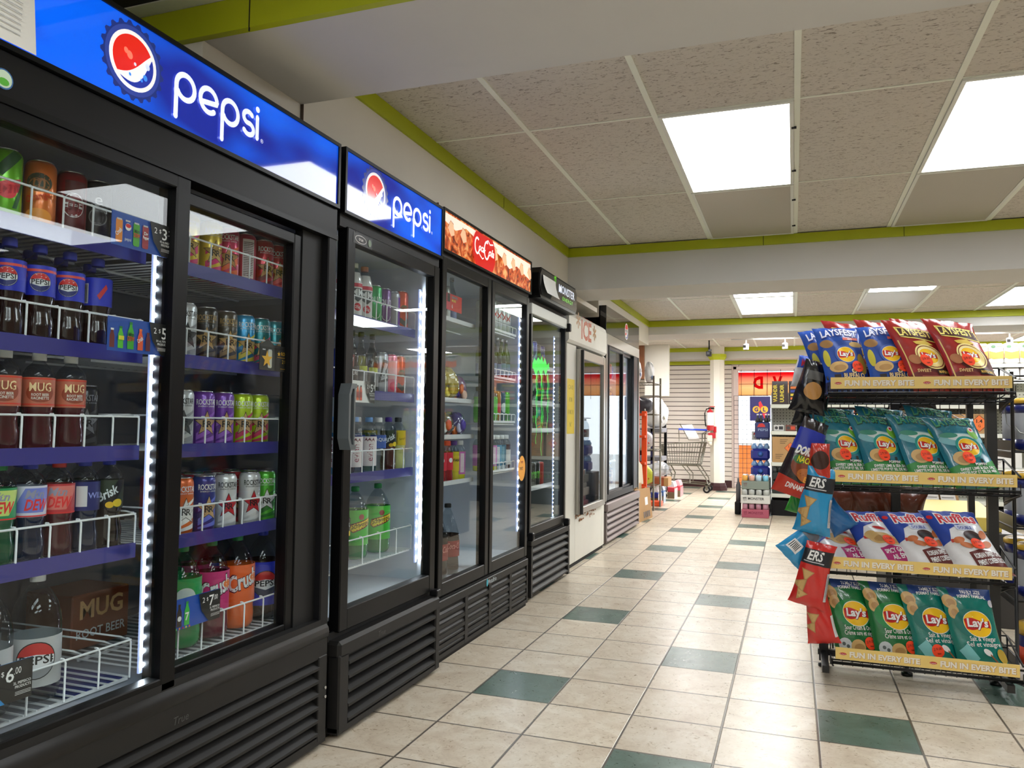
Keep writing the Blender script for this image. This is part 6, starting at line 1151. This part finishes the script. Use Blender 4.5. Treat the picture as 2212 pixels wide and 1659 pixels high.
for i in range(11):
    t = i / 10
    for sx in (0, 1): T_([lerp(corner(sx, 0, .46), corner(sx, 1, .46), t), lerp(corner(sx, 0, .84), corner(sx, 1, .84), t)], .0026, 4)
    T_([lerp(corner(0, 0, .46), corner(0, 1, .46), t), lerp(corner(1, 0, .46), corner(1, 1, .46), t)], .0026, 4)
b.build('basket', SCt); b = MB(); T_ = lambda p, r=.011, n=7: b.tube(p, r, M_CH, n)
for yy in (Y0 + .03, Y1 - .03):
    T_([(-1.34, yy, 1.03), (-1.42, yy, .98), (-1.42, yy, .84), (-1.50, yy, .45), (-1.36, yy, .24), (-1.33, yy, .14)]); T_([(-2.0, yy, .44), (-1.92, yy, .3), (-1.95, yy, .16)]); T_([(-1.33, yy, .14), (-1.95, yy, .17)]); T_([(-1.50, yy, .45), (-2.04, yy, .455)]); T_([(-1.75, yy, .45), (-1.62, yy, .30), (-1.62, yy, .16)], .008)
T_([(-1.95, Y0 + .03, .17), (-1.95, Y1 - .03, .17)]); T_([(-1.33, Y0 + .03, .14), (-1.33, Y1 - .03, .14)]); T_([(-1.50, Y0 + .03, .45), (-1.50, Y1 - .03, .45)])
b.build('frame', SCt); b = MB(); b.tube([(-1.34, Y0 + .0, 1.04), (-1.80, Y0 - .0, 1.05)], .016, mat('cart_blue', (20, 60, 190), .35, coat=.4), 10); b.tube([(-1.8, Y0, 1.05), (-1.8, Y0 + .05, .84)], .007, M_CH); b.build('handle', SCt)
b = MB(); b.add([(-1.78, 13.4, 1.12), (-1.60, 13.38, 1.13), (-1.48, 13.42, .90), (-1.66, 13.44, .88)], [(0, 1, 2, 3)], WHITE); b.add([(-1.78, 13.404, 1.12), (-1.60, 13.384, 1.13), (-1.48, 13.424, .90), (-1.66, 13.444, .88)], [(3, 2, 1, 0)], WHITE); b.tube([(-1.80, 13.38, 1.14), (-1.66, 13.42, .87), (-1.48, 13.42, .87)], .006, M_CH); b.build('child_seat_flap', SCt)
for xx, yy in ((-1.35, Y0 + .03), (-1.35, Y1 - .03), (-1.95, Y0 + .03), (-1.95, Y1 - .03)):
    b = MB(); b.lathe([(.055, 0), (.06, .004), (.06, .024), (.055, .028)], (xx, yy - .014, .06), 18, M_BLK2, axis='y'); b.lathe([(.03, 0), (.03, .032)], (xx, yy - .016, .06), 14, M_SIL, axis='y'); b.box(xx - .02, xx + .02, yy - .02, yy - .016, .05, .16, M_CH); b.box(xx - .02, xx + .02, yy - .02, yy + .02, .13, .15, M_CH); b.build('wheel', SCt)
# --- left far clutter
M_ORG = mat('orange_steel', (226, 84, 36), .4); OR_ = empty('orange_rack', (-1.85, 9.95, 0), 'orange steel rack standing just past the far black cooler', 'rack'); b = MB(); b.box(-1.775, -1.71, 9.70, 9.74, 0, 1.28, M_ORG, .006); b.box(-1.82, -1.785, 9.60, 9.63, 0, 1.46, mat('orange_dark', (176, 62, 26), .5), .004); b.box(-2.0, -1.71, 9.63, 10.05, .0, .06, M_ORG); b.box(-2.0, -1.97, 9.6, 9.64, 0, 1.4, M_ORG)
for z in (.32, .62, .95, 1.22): b.box(-2.0, -1.72, 9.63, 9.74, z, z + .03, M_ORG)
b.build('frame', OR_); rr = random.Random(4)
for i in range(9): c = rr.choice([(60, 60, 66), (200, 60, 50), (220, 220, 220), (70, 90, 150), (90, 60, 50)]); z = (.355, .655, .985)[i % 3]; y = -1.96 + .058 * (i // 3); bb_ = MB(); bb_.box(y, y + .05, 9.64, 9.70, z, z + .1 + .08 * rr.random(), P(c), .004); tag(bb_.build('small_carton', loc=(y, 9.67, z)), 'small carton on the orange rack, %s level, partly hidden' % ['low', 'middle', 'high'][i % 3], 'carton', 'cartons on the orange rack')
CR = empty('wire_shelving', (-1.9, 10.4, 0), 'chrome wire shelving past the orange rack, holding white bags', 'shelving'); b = MB()
for xx, yy in ((-1.71, 10.2), (-2.2, 10.2), (-1.71, 10.75), (-2.2, 10.75)): b.tube([(xx, yy, 0), (xx, yy, 1.75)], .013, M_CH)
b.build('posts', CR)
for z in (1.66, 1.25, .78, .3):
    b = MB(); b.tube([(-2.2, 10.2, z), (-1.71, 10.2, z), (-1.71, 10.75, z), (-2.2, 10.75, z), (-2.2, 10.2, z)], .008, M_CH)
    for i in range(12): b.tube([(-2.18 + i * .042, 10.2, z), (-2.18 + i * .042, 10.75, z)], .002, M_CH, 4)
    b.build('shelf', CR)
M_BAGW = mat('white_plastic', (226, 228, 232), .3, coat=.2, bump=.5, nscale=30)
lump('plastic_jug', -2.0, 10.4, 1.672, .2, .2, .3, M_BAGW, 'white plastic packs on top of the chrome shelving', ((240, 240, 245), (190, 205, 235)), 6, 'pack'); lump('plastic_jug', -1.80, 10.38, 1.672, .12, .16, .26, M_BAGW, 'smaller white and blue pack at front of the top chrome shelf', ((150, 180, 230),), 8, 'pack')
for i, (z, c, l) in enumerate(((1.262, (60, 60, 70), 'dark'), (.792, (200, 196, 200), 'pale'), (.312, (200, 205, 60), 'yellow'))): lump('bundle', -1.93, 10.42, z, .36, .34, .2 + .03 * i, mat('bundle_%d' % i, c, .5, bump=.5), '%s bundle on the chrome shelving, %s shelf' % (l, ['second', 'third', 'lowest'][i]), ((230, 230, 230), (200, 60, 60), (40, 40, 44)), 10 + i, 'bundle')
lump('plastic_bag', -1.93, 11.7, 1.07, .34, .3, .42, M_BAGW, 'crumpled white plastic bag piled on the blue utility cart', ((236, 236, 240), (214, 210, 190)), 14, 'plastic bag')
UC = empty('utility_cart', (-1.95, 11.8, 0), 'dark blue and grey two-tier utility cart against the left side', 'utility cart'); b = MB(); NB = mat('cart_navy', (36, 40, 84), .5); CG = mat('cart_grey', (120, 120, 126), .5)
for xx, yy in ((-1.83, 12.0), (-2.2, 12.0)): b.box(xx - .02, xx + .02, yy - .02, yy + .02, .1, 1.06, M_BLK)
for xx, yy in ((-1.955, 11.55), (-2.2, 11.55)): b.box(xx - .022, xx + .022, yy - .02, yy + .02, .1, 1.06, NB)
b.build('posts', UC)
for z in (1.0, .58, .12): b = MB(); b.box(-2.22, -1.81, 11.53, 12.02, z, z + .07, CG, .01); b.build('tray', UC)
for xx, yy in ((-1.85, 11.6), (-1.85, 11.95), (-2.18, 11.6), (-2.18, 11.95)): b = MB(); b.lathe([(.05, 0), (.05, .025)], (xx, yy, .05), 14, M_BLK2, axis='y'); b.box(xx - .02, xx + .02, yy - .0, yy + .03, .08, .13, M_BLK2); b.build('wheel', UC)
tag(MB().box(-1.87, -1.81, 11.9, 11.96, 1.071, 1.15, M_BLK2, .004).build('black_box', loc=(-1.84, 11.93, 1.071)), 'small black box at the corner of the utility cart top', 'box')
b = MB(); b.tube([(-2.3, 12.3, 0), (-2.3, 12.3, 1.55), (-2.2, 12.3, 1.57), (-1.98, 12.3, 1.57), (-1.95, 12.3, 1.54), (-1.95, 12.3, .0)], .007, M_BW, 5)
for z in (.5, 1.0, 1.3): b.tube([(-2.3, 12.3, z), (-1.95, 12.3, z)], .005, M_BW, 5)
tag(b.build('wire_stand', loc=(-2.1, 12.3, 0)), 'thin black wire stand behind the utility cart', 'wire stand')
CB = mat('cardboard', (176, 138, 92), .75, noise=.1, nscale=12)
b = MB(); b.add([(-1.66, 8.78, .0), (-1.60, 9.48, .0), (-1.63, 9.46, .36), (-1.68, 8.78, .38), (-1.668, 8.78, .0), (-1.608, 9.48, 0), (-1.638, 9.46, .36), (-1.688, 8.78, .38)], [(0, 1, 2, 3), (7, 6, 5, 4), (0, 4, 5, 1), (1, 5, 6, 2), (2, 6, 7, 3), (3, 7, 4, 0)], CB)
A = Art(); A.rect(.42, .17, .54, .26, WHITE)
for i in range(4): A.rect(.32 + i * .075, .03, .37 + i * .075, .10, P((70, 50, 40)))
A.put(b, lambda u, v, e: (-1.66 + .06 * u / .7 - .03 * v / .37 + e * 1.5, 8.78 + u, v), base=.001); tag(b.build('cardboard_sheet', loc=(-1.65, 9.1, 0)), 'flat cardboard sheet leaning at the end of the cooler row', 'cardboard')
b = MB(); b.grid(lambda u, v: (-1.70 - .03 * sin(3 * u), 9.0 + .45 * u - .1 * v, .40 + .45 * v - .22 * u * v), 8, 8, P((220, 206, 180))); b.grid(lambda u, v: (-1.705 - .03 * sin(3 * u), 9.0 + .45 * u - .1 * v, .40 + .45 * v - .22 * u * v), 8, 8, P((220, 206, 180)), flip=True); b.box(-1.74, -1.70, 8.98, 9.3, 0, .42, CB); tag(b.build('folded_flyers', loc=(-1.72, 9.1, 0)), 'cream folded flyers above the leaning cardboard sheet', 'flyers')
def pack(x, y, c1, c2, lab, w_=.11, d_=.32, h=.25):
    b = MB(); b.box(x - w_, x, y - d_ / 2, y + d_ / 2, 0, h * .38, P((110, 88, 64)), .004); b.box(x - w_ * .98, x - .002, y - d_ / 2 + .003, y + d_ / 2 - .003, h * .38, h * .7, P(c1, .3, .3), .01)
    b.prism([(x - w_, h * .7), (x, h * .7), (x - w_ * .25, h), (x - w_ * .75, h)], 'y', y - d_ / 2 + .02, y + d_ / 2 - .02, P(c2, .25, .4)); b.box(x - .001, x + .003, y - d_ / 2, y + d_ / 2, .0, h * .6, P(c2, .25, .4)); tag(b.build('drink_pack', loc=(x, y, 0)), lab, 'drink pack', 'drink packs on the floor')
pack(-1.77, 11.12, (36, 60, 150), (226, 230, 240), 'blue and white drink pack on the floor under the brown carton, nearest'); pack(-1.75, 11.4, (60, 110, 180), (190, 210, 232), 'light blue drink pack on the floor behind the nearest one', d_=.2); pack(-1.70, 12.2, (200, 60, 70), (240, 240, 242), 'white drink pack on the floor, third of the row'); pack(-1.66, 12.56, (210, 60, 80), (236, 190, 200), 'pink topped drink pack at the far end of the floor row')
b = MB(); b.box(-1.98, -1.70, 11.0, 11.32, .262, .38, P((150, 78, 50)), .003); b.box(-1.70, -1.64, 11.0, 11.32, .262, .38, CB, .003); tag(b.build('brown_carton', loc=(-1.8, 11.15, .262)), 'flat brown carton resting on the nearest drink packs', 'carton')
b = MB(); b.grid(lambda u, v: (-1.81 + .17 * cos(2 * pi * u) * (sin(pi * v) ** .5 + .02) * (1 + .12 * sin(10 * u + 3 * v)), 11.16 + .16 * sin(2 * pi * u) * (sin(pi * v) ** .5 + .02), .382 + .2 * (v + .12 * sin(8 * u) * v)), 26, 10, glass_mat('thin_plastic', (.82, .83, .86), 1.5, .15, .25)); tag(b.build('plastic_bag', loc=(-1.81, 11.16, .382)), 'translucent plastic bag slumped over the brown carton', 'plastic bag')
b = MB(); b.box(-1.88, -1.70, 10.78, 10.95, .0, .07, M_ORG, .01); tag(b.build('steel_plate', loc=(-1.79, 10.86, 0)), 'orange steel base plate beside the nearest drink pack', 'base plate')
b = MB(); b.prism([(4.2, 0), (4.225, 0), (4.215, .05)], 'x', -1.7, -1.68, P((110, 66, 40))) if False else b.add([(-1.60, 3.36, 2.106), (-1.60, 3.40, 2.106), (-1.60, 3.37, 2.16), (-1.62, 3.36, 2.106), (-1.62, 3.40, 2.106), (-1.62, 3.37, 2.16)], [(0, 1, 2), (5, 4, 3), (0, 3, 4, 1), (1, 4, 5, 2), (2, 5, 3, 0)], P((110, 66, 40)))
tag(b.build('wooden_wedge', loc=(-1.61, 3.38, 2.106)), 'small wooden wedge on top of the red-sign cooler', 'wedge')
# --- can cases stacked on the floor
def case(x0, x1, y0, y1, z0, tray, canc, txt, lab, txc=(60, 60, 60), topc=None):
    t = empty('can_case', ((x0 + x1) / 2, (y0 + y1) / 2, z0), lab, 'case of cans', 'can cases stacked on the floor'); b = MB(); b.box(x0, x1, y0, y1, z0, z0 + .10, P(tray, .4), .004); A = Art()
    if txt: A.text(txt, (x1 - x0) / 2 + .01, .045, .03, P(txc), bold=.04, w=(x1 - x0) * .55)
    claw(A, (x1 - x0) * .14, .03, .045, P(txc)); A.put(b, ony(y0, x0, z0), base=.001, eps=.0005); b.build('tray', t); n = 4; dx = (x1 - x0) / n
    for i in range(n):
        for j in range(3): cc = (topc or [canc])[(i + j) % len(topc or [1])]; m_ = MB(); m_.lathe([(dx * .44, 0), (dx * .44, .055), (dx * .38, .066)], (x0 + dx * (i + .5), y0 + dx * (j + .5), z0 + .101), 12, P(cc, .3, .3)); m_.lathe([(dx * .38, 0), (dx * .36, .003), (.001, .003)], (x0 + dx * (i + .5), y0 + dx * (j + .5), z0 + .167), 12, M_TIN); m_.build('can', t)
case(-.60, -.285, 9.97, 10.3, 0, (170, 84, 104), (180, 130, 150), 'MONSTER', 'pink case of cans at the bottom of the floor stack', (130, 40, 70)); case(-.61, -.27, 9.96, 10.3, .172, (206, 206, 202), (180, 184, 182), 'MONSTER', 'white case of cans in the middle of the floor stack', (50, 50, 50)); case(-.60, -.28, 9.97, 10.3, .344, (122, 132, 124), (206, 206, 200), '', 'grey green case of cans topping the floor stack', (110, 80, 80), [(230, 170, 80), (220, 170, 150), (180, 210, 230), (120, 190, 220)])
b = MB(); b.box(-.70, -.63, 10.25, 10.45, 0, .16, M_BLK2, .01); b.lathe([(.03, 0), (.03, .2), (.012, .25), (.012, .29)], (-.66, 10.34, .16), 14, P((90, 90, 96)), ); tag(b.build('black_bottle_box', loc=(-.66, 10.35, 0)), 'black box with a bottle left of the can cases', 'box')
# --- tower of bottle packs
M_SHR = glass_mat('shrink_wrap', (.85, .88, .95), 1.4, .08); BLP = P((24, 40, 140), .35, .4)
b = MB(); b.box(-.60, -.28, 10.5, 10.9, 0, .45, P((60, 62, 66)), .006); tag(b.build('drink_crate', loc=(-.44, 10.7, 0)), 'grey crate under the blue bottle packs, mostly hidden by the cases', 'crate')
for i, z in enumerate((.452, .672)):
    b = MB(); b.box(-.52, -.285, 10.56, 10.86, z, z + .15, BLP, .03); 
    for j in range(3):
        for k in range(3): b.lathe([(.036, 0), (.036, .03), (.02, .055), (.014, .07)], (-.48 + j * .077, 10.62 + k * .08, z + .147), 12, P((120, 160, 210), .2, .5))
    b.lathe([(.001, 0), (.035, .001)], (-.40, 10.559, z + .08), 20, P((60, 110, 200)), axis='y'); tag(b.build('bottle_pack', loc=(-.4, 10.7, z)), 'blue bottle pack in the tower by the white shelving, %s' % ['lower', 'upper'][i], 'bottle pack', 'blue bottle packs')
for i, xx in enumerate((-.455, -.34)): POOL.put(K['diettwo'], (xx, 10.66, .892), -1.5, 'large bottle standing on the blue packs, %s of the lower pair' % ['left', 'right'][i], 'bottles on the tower')
b = MB(); b.box(-.50, -.27, 10.6, 10.8, 1.192, 1.20, P((30, 40, 100))); tag(b.build('cardboard_divider', loc=(-.38, 10.7, 1.192)), 'thin navy divider board under the top bottle pack', 'board')
# top pack hangs at z 1.05 .. 1.3
b = MB(); b.box(-.465, -.28, 10.50, 10.565, .95, 1.17, P((44, 54, 110), .35, .3), .02); A = Art(); A.poly([(.03, .15), (.05, .19), (.09, .2), (.12, .18), (.13, .15)], P((206, 50, 50))); A.text('PEPSI', .1, .10, .03, P((150, 170, 200)), bold=.04, w=.12); A.put(b, ony(10.5, -.465, .95), base=.001)
for xx in (-.43, -.39, -.33, -.295): b.lathe([(.024, 0), (.024, .03), (.011, .06), (.011, .085)], (xx, 10.53, 1.165), 12, P((40, 40, 44))); b.lathe([(.013, 0), (.013, .018)], (xx, 10.53, 1.25), 12, WHITE)
tag(b.build('bottle_pack', loc=(-.36, 10.53, .95)), 'grey and navy cola multipack at the top of the bottle tower', 'bottle pack')
# --- white gondola shelving
M_GW = mat('shelf_white', (214, 216, 206), .4); M_PEG = bpy.data.materials.new('pegboard'); M_PEG.use_nodes = True; nt = M_PEG.node_tree; bb = nt.nodes['Principled BSDF']
tc = nt.nodes.new('ShaderNodeTexCoord'); vm = nt.nodes.new('ShaderNodeVectorMath'); vm.operation = 'SCALE'; vm.inputs['Scale'].default_value = 26; fr_ = nt.nodes.new('ShaderNodeVectorMath'); fr_.operation = 'FRACTION'; sb = nt.nodes.new('ShaderNodeVectorMath'); sb.operation = 'SUBTRACT'; sb.inputs[1].default_value = (.5, .5, .5); ml = nt.nodes.new('ShaderNodeVectorMath'); ml.operation = 'MULTIPLY'; ml.inputs[1].default_value = (1, 0, 1); ln = nt.nodes.new('ShaderNodeVectorMath'); ln.operation = 'LENGTH'; gt = nt.nodes.new('ShaderNodeMath'); gt.operation = 'GREATER_THAN'; gt.inputs[1].default_value = .17; mx = nt.nodes.new('ShaderNodeMix'); mx.data_type = 'RGBA'; mx.inputs[6].default_value = (*lin((70, 66, 60)), 1); mx.inputs[7].default_value = (*lin((176, 176, 164)), 1)
for a_, b__ in ((tc.outputs['Object'], vm.inputs[0]), (vm.outputs[0], fr_.inputs[0]), (fr_.outputs[0], sb.inputs[0]), (sb.outputs[0], ml.inputs[0]), (ml.outputs[0], ln.inputs[0]), (ln.outputs['Value'], gt.inputs[0]), (gt.outputs[0], mx.inputs[0]), (mx.outputs[2], bb.inputs['Base Color'])): nt.links.new(a_, b__)
def gondola(x0, x1, yf, d_, levels, top, lab, base=.19):
    g_ = empty('gondola_shelving', ((x0 + x1) / 2, yf + d_ / 2, 0), lab, 'shelving'); MB().box(x0, x1, yf + .01, yf + d_, 0, base, M_BLK2).build('kick_base', g_); MB().box(x0, x1, yf + d_ - .03, yf + d_, base, top, M_PEG).build('back_panel', g_)
    for z in levels: b = MB(); b.box(x0, x1, yf, yf + d_ - .03, z - .012, z, M_GW); b.box(x0, x1, yf - .006, yf + .002, z - .045, z + .002, M_GW, .003); b.build('shelf', g_)
    n = int((x1 - x0) / 1.2) + 1
    for i in range(n + 1): xx = min(x1 - .02, x0 + i * (x1 - x0) / n); MB().box(xx, xx + .02, yf + d_ - .05, yf + d_ - .031, base, top, M_SIL).build('upright', g_)
    return g_
gondola(-.27, 3.3, 10.35, .45, (.27, .66, 1.05, 1.385), 1.55, 'long white pegboard shelving with cartons, behind the chip rack')
gondola(1.6, 3.9, 11.6, .45, (.4, .9, 1.35, 1.74, 1.95), 2.2, 'taller white shelving at the back holding tissue packs')
def carton(x0, x1, y0, y1, z0, z1, lab, diamond=None, lines=True, c=None):
    b = MB(); b.box(x0, x1, y0, y1, z0, z1, c or CB, .003); A = Art(); w_, h = x1 - x0, z1 - z0; ink = P((80, 60, 44))
    if lines:
        for i in range(3): A.rect(w_ * .12, h * (.3 - .07 * i), w_ * (.42 - .06 * i), h * (.32 - .07 * i), ink); A.rect(w_ * .3, h * (.88 - .07 * i), w_ * (.6 - .05 * i), h * (.9 - .07 * i), ink)
        A.text('11', w_ * .86, h * .84, h * .1, ink, bold=.04)
    if diamond: cx, cy_, r_ = diamond; A.poly([(cx - r_, cy_), (cx, cy_ - r_), (cx + r_, cy_), (cx, cy_ + r_)], P((90, 30, 16))); r2 = r_ * .93; A.poly([(cx - r2, cy_), (cx, cy_ - r2), (cx + r2, cy_), (cx, cy_ + r2)], P((226, 116, 56))); A.text('1.4', cx, cy_ + r_ * .05, r_ * .42, BLACKP, bold=.04); A.text('G', cx, cy_ - r_ * .45, r_ * .3, BLACKP)
    A.put(b, ony(y0, x0, z0), base=.001, eps=.0005); return tag(b.build('carton', loc=((x0 + x1) / 2, (y0 + y1) / 2, z0)), lab, 'carton')
carton(-.25, .06, 10.36, 10.72, .662, .98, 'brown carton with orange diamond label at left end of the shelving', (.215, .18, .072)); carton(.10, .45, 10.36, 10.72, .662, .98, 'brown carton beside the diamond-labelled one, partly hidden by bags', (.2, .16, .08))
carton(1.50, 2.08, 10.37, 10.72, 1.052, 1.28, 'brown carton on the second shelf seen through the chip rack', (.53, .12, .10)); carton(1.62, 1.95, 10.37, 10.72, .662, .86, 'small brown carton low on the shelving seen through the rack'); carton(2.12, 2.45, 10.37, 10.72, .662, .92, 'white carton at the right of the lower shelf', None, True, P((226, 226, 222)))
# trays of dark energy cans on the bottom level
for i, z in enumerate((.272, .45)):
    b = MB(); b.box(-.25, .22, 10.36, 10.75, z, z + .085, P((40, 44, 42)), .003); A = Art(); A.text('MONSTER', .23, .03, .03, P((96, 100, 96)), bold=.04, w=.2); A.put(b, ony(10.36, -.25, z), base=.001)
    for k in range(8): b.lathe([(.026, 0), (.026, .06), (.022, .072)], (-.22 + .058 * k, 10.40, z + .085), 12, P((52, 58, 56), .3, .4)); Ak = Art(); claw(Ak, 0, .005, .035, P((90, 160, 60) if i == 0 else (90, 92, 90))); Ak.put(b, oncyl(.026, -.22 + .058 * k, 10.40, z + .088, -pi / 2), base=.0008, edge=.01)
    tag(b.build('can_tray', loc=(0, 10.5, z)), 'dark tray of energy cans on the bottom shelf, %s of the two' % ['lower', 'upper'][i], 'tray of cans', 'trays of dark cans')
rr = random.Random(12); cols = [(226, 200, 60), (206, 50, 50), (40, 60, 160), (230, 230, 220), (30, 30, 34), (226, 120, 50), (90, 40, 40)]
for i, (x0, w_) in enumerate(((-.25, .19), (-.05, .30), (.27, .28), (.57, .3), (1.45, .34), (1.82, .3))):
    b = MB(); b.box(x0, x0 + w_, 10.37, 10.55, 1.386, 1.68, P((46, 26, 30), .3, .5), .004); A = Art(); nrow = 6 if i else 3
    if i == 0:
        for k in range(2): A.text('VUUHDIR'[k:] , .06 + k * .08, .03, .045, P((226, 206, 70)), bold=.06, rot=pi / 2, align='l', w=.22)
    else:
        for k in range(6): c = rr.choice(cols); A.rect(.012, .012 + k * .045, w_ - .012, .05 + k * .045, BLACKP); A.rect(.02, .016 + k * .045, w_ * rr.uniform(.5, .9), .044 + k * .045, P(c)); A.rect(w_ * .3, .024 + k * .045, w_ * .6, .036 + k * .045, P(rr.choice(cols)))
    A.put(b, ony(10.37, x0, 1.386), base=.001, eps=.0006); tag(b.build('fireworks_pack', loc=(x0, 10.45, 1.386)), ['red striped pack with upright yellow lettering at left end of top shelf', 'fireworks assortment pack with coloured bars beside the yellow lettered one', 'fireworks pack mostly hidden by the hanging bags', 'dark fireworks pack behind the top rack shelf, left', 'dark fireworks pack behind the rack, right of centre', 'dark fireworks pack furthest right on the top shelf'][i], 'fireworks pack')
for i in range(3): b = MB(); b.box(-.23 + i * .14, -.11 + i * .14, 10.37, 10.6, 1.052, 1.13, P([(196, 196, 196), (110, 60, 50), (226, 200, 150)][i]), .003); A = Art(); A.ell(.03, .04, .02, .02, P((60, 60, 60)), 12); A.rect(.06, .02, .11, .06, P((200, 70, 40) if i else (40, 40, 44))); A.put(b, ony(10.37, -.23 + i * .14, 1.052), base=.001); tag(b.build('small_box', loc=(-.17 + i * .14, 10.45, 1.052)), ['grey', 'brown', 'cream'][i] + ' little box on the second shelf at its left end', 'box')
# tissue packs
for r_, (z, c, h) in enumerate(((1.952, (226, 224, 214), .27), (1.742, (214, 212, 206), .17))):
    for i in range(9):
        x0 = 2.05 + i * .175; b = MB(); b.box(x0, x0 + .165, 11.62, 11.85, z, z + h, P(c, .45), .02); A = Art()
        if r_ == 0: A.poly([(.0, .08), (.05, .06), (.165, .07), (.165, .17), (.08, .15), (.0, .17)], P((226, 120, 50))); A.ell(.05, .225, .028, .022, P((60, 90, 60)), 14); A.rect(.09, .22, .15, .235, P((110, 150, 90)))
        else: A.rect(.03, .04, .13, .13, P((228, 228, 226))); A.ell(.05, .12, .01, .01, P((60, 90, 70)), 8)
        A.put(b, ony(11.62, x0, z), base=.001); tag(b.build('tissue_pack', loc=(x0 + .08, 11.7, z)), ('orange and white tissue pack on the highest shelf' if r_ == 0 else 'plain white tissue pack on the shelf under the orange ones'), 'tissue pack', ['orange tissue packs', 'white tissue packs'][r_])
# --- black shelf unit with sports drinks
BS = empty('drink_display', (.4, 7.2, 0), 'black display unit with lime yellow sports drinks behind the hanging bags', 'display unit'); b = MB(); b.prism([(7.0, 0), (7.45, 0), (7.45, 1.28), (7.1, 1.28), (7.0, 1.2)], 'x', .03, .045, M_BLK); b.prism([(7.0, 0), (7.45, 0), (7.45, 1.28), (7.1, 1.28), (7.0, 1.2)], 'x', .80, .815, M_BLK); b.box(.04, .81, 7.42, 7.45, 0, 1.28, M_BLK)
b.build('cabinet', BS)
for z in (1.02, .79, .5, .2): MB().box(.045, .80, 7.0, 7.42, z, z + .015, M_BLK).build('shelf', BS)
A = Art(); A.text('G', 0, .08, .05, WHITE, bold=.08); GT = bottle('wide', G((206, 220, 40)), P((240, 110, 60)), A, P((150, 170, 40)), (.06, .15), fill=.98); GT['category'] = 'bottle'; snap_kids(GT)
for i in range(7): POOL.put(GT, (.095 + i * .085, 7.05, 1.036), -1.5, 'lime sports drink with orange cap, %s on the black display' % ORD[i], 'sports drinks')
GO = bottle('wide', G((240, 130, 50)), P((240, 110, 60)), None, P((240, 150, 60)), (.06, .15), fill=.98); snap_kids(GO)
for i in range(6): POOL.put(GO, (.12 + i * .085, 7.14, 1.036), -1.5, 'orange sports drink behind the lime ones on the black display', 'orange sports drinks, rear')
for i in range(7): POOL.put(GT if i % 2 else GO, (.095 + i * .085, 7.05, .806), -1.5, 'sports drink on the second level of the black display, %s' % ORD[i], 'sports drinks below')
# --- things seen through the rack
b = MB(); b.box(.50, 1.2, 5.05, 5.6, 0, .52, P((58, 56, 54)), .004); tag(b.build('storage_bin', loc=(.85, 5.3, 0)), 'dark grey storage bin behind the chip rack', 'bin')
b = MB(); YB_ = P((214, 188, 90)); b.box(.56, 1.10, 5.1, 5.5, .521, .60, YB_, .003); b.add([(.56, 5.1, .60), (1.10, 5.1, .60), (1.06, 5.5, .66), (.52, 5.5, .66)], [(0, 1, 2, 3)], YB_); tag(b.build('yellow_box', loc=(.83, 5.3, .521)), 'open yellow box on the dark bin, seen through the rack', 'box')
b = MB(); b.add([(.68, 5.62, .54), (1.00, 5.64, .54), (.97, 5.75, .86), (.63, 5.74, .88), (.68, 5.63, .54), (1.0, 5.65, .54), (.97, 5.76, .86), (.63, 5.75, .88)], [(0, 1, 2, 3), (7, 6, 5, 4), (0, 3, 7, 4), (1, 5, 6, 2), (3, 2, 6, 7), (0, 4, 5, 1)], CB); A = Art()
for i in range(3):
    A.rect(.03 + i * .095, .06, .115 + i * .095, .28, P((206, 200, 194)))
    for k in range(9): A.rect(.036 + i * .095, .08 + k * .021, .105 + i * .095, .084 + k * .021, P((120, 116, 112)))
A.rect(.0, .28, .04, .31, P((180, 40, 60))); A.put(b, lambda u, v, e: (.68 + u - .05 * v / .33, 5.615 + .11 * v / .33 - e, .54 + v), base=.001, eps=.0005); b.box(.7, 1.0, 5.66, 5.95, 0, .545, CB); tag(b.build('paper_covered_carton', loc=(.83, 5.7, 0)), 'brown carton covered in printed papers behind the yellow box', 'carton')
b = MB(); b.lathe([(.03, 0), (.034, .01), (.034, .12), (.02, .16), (.012, .17)], (2.03, 10.42, .662), 16, P((110, 200, 160), .2, .6)); tag(b.build('green_bottle', loc=(2.03, 10.42, .662)), 'pale green bottle on the shelving behind the papers', 'bottle')
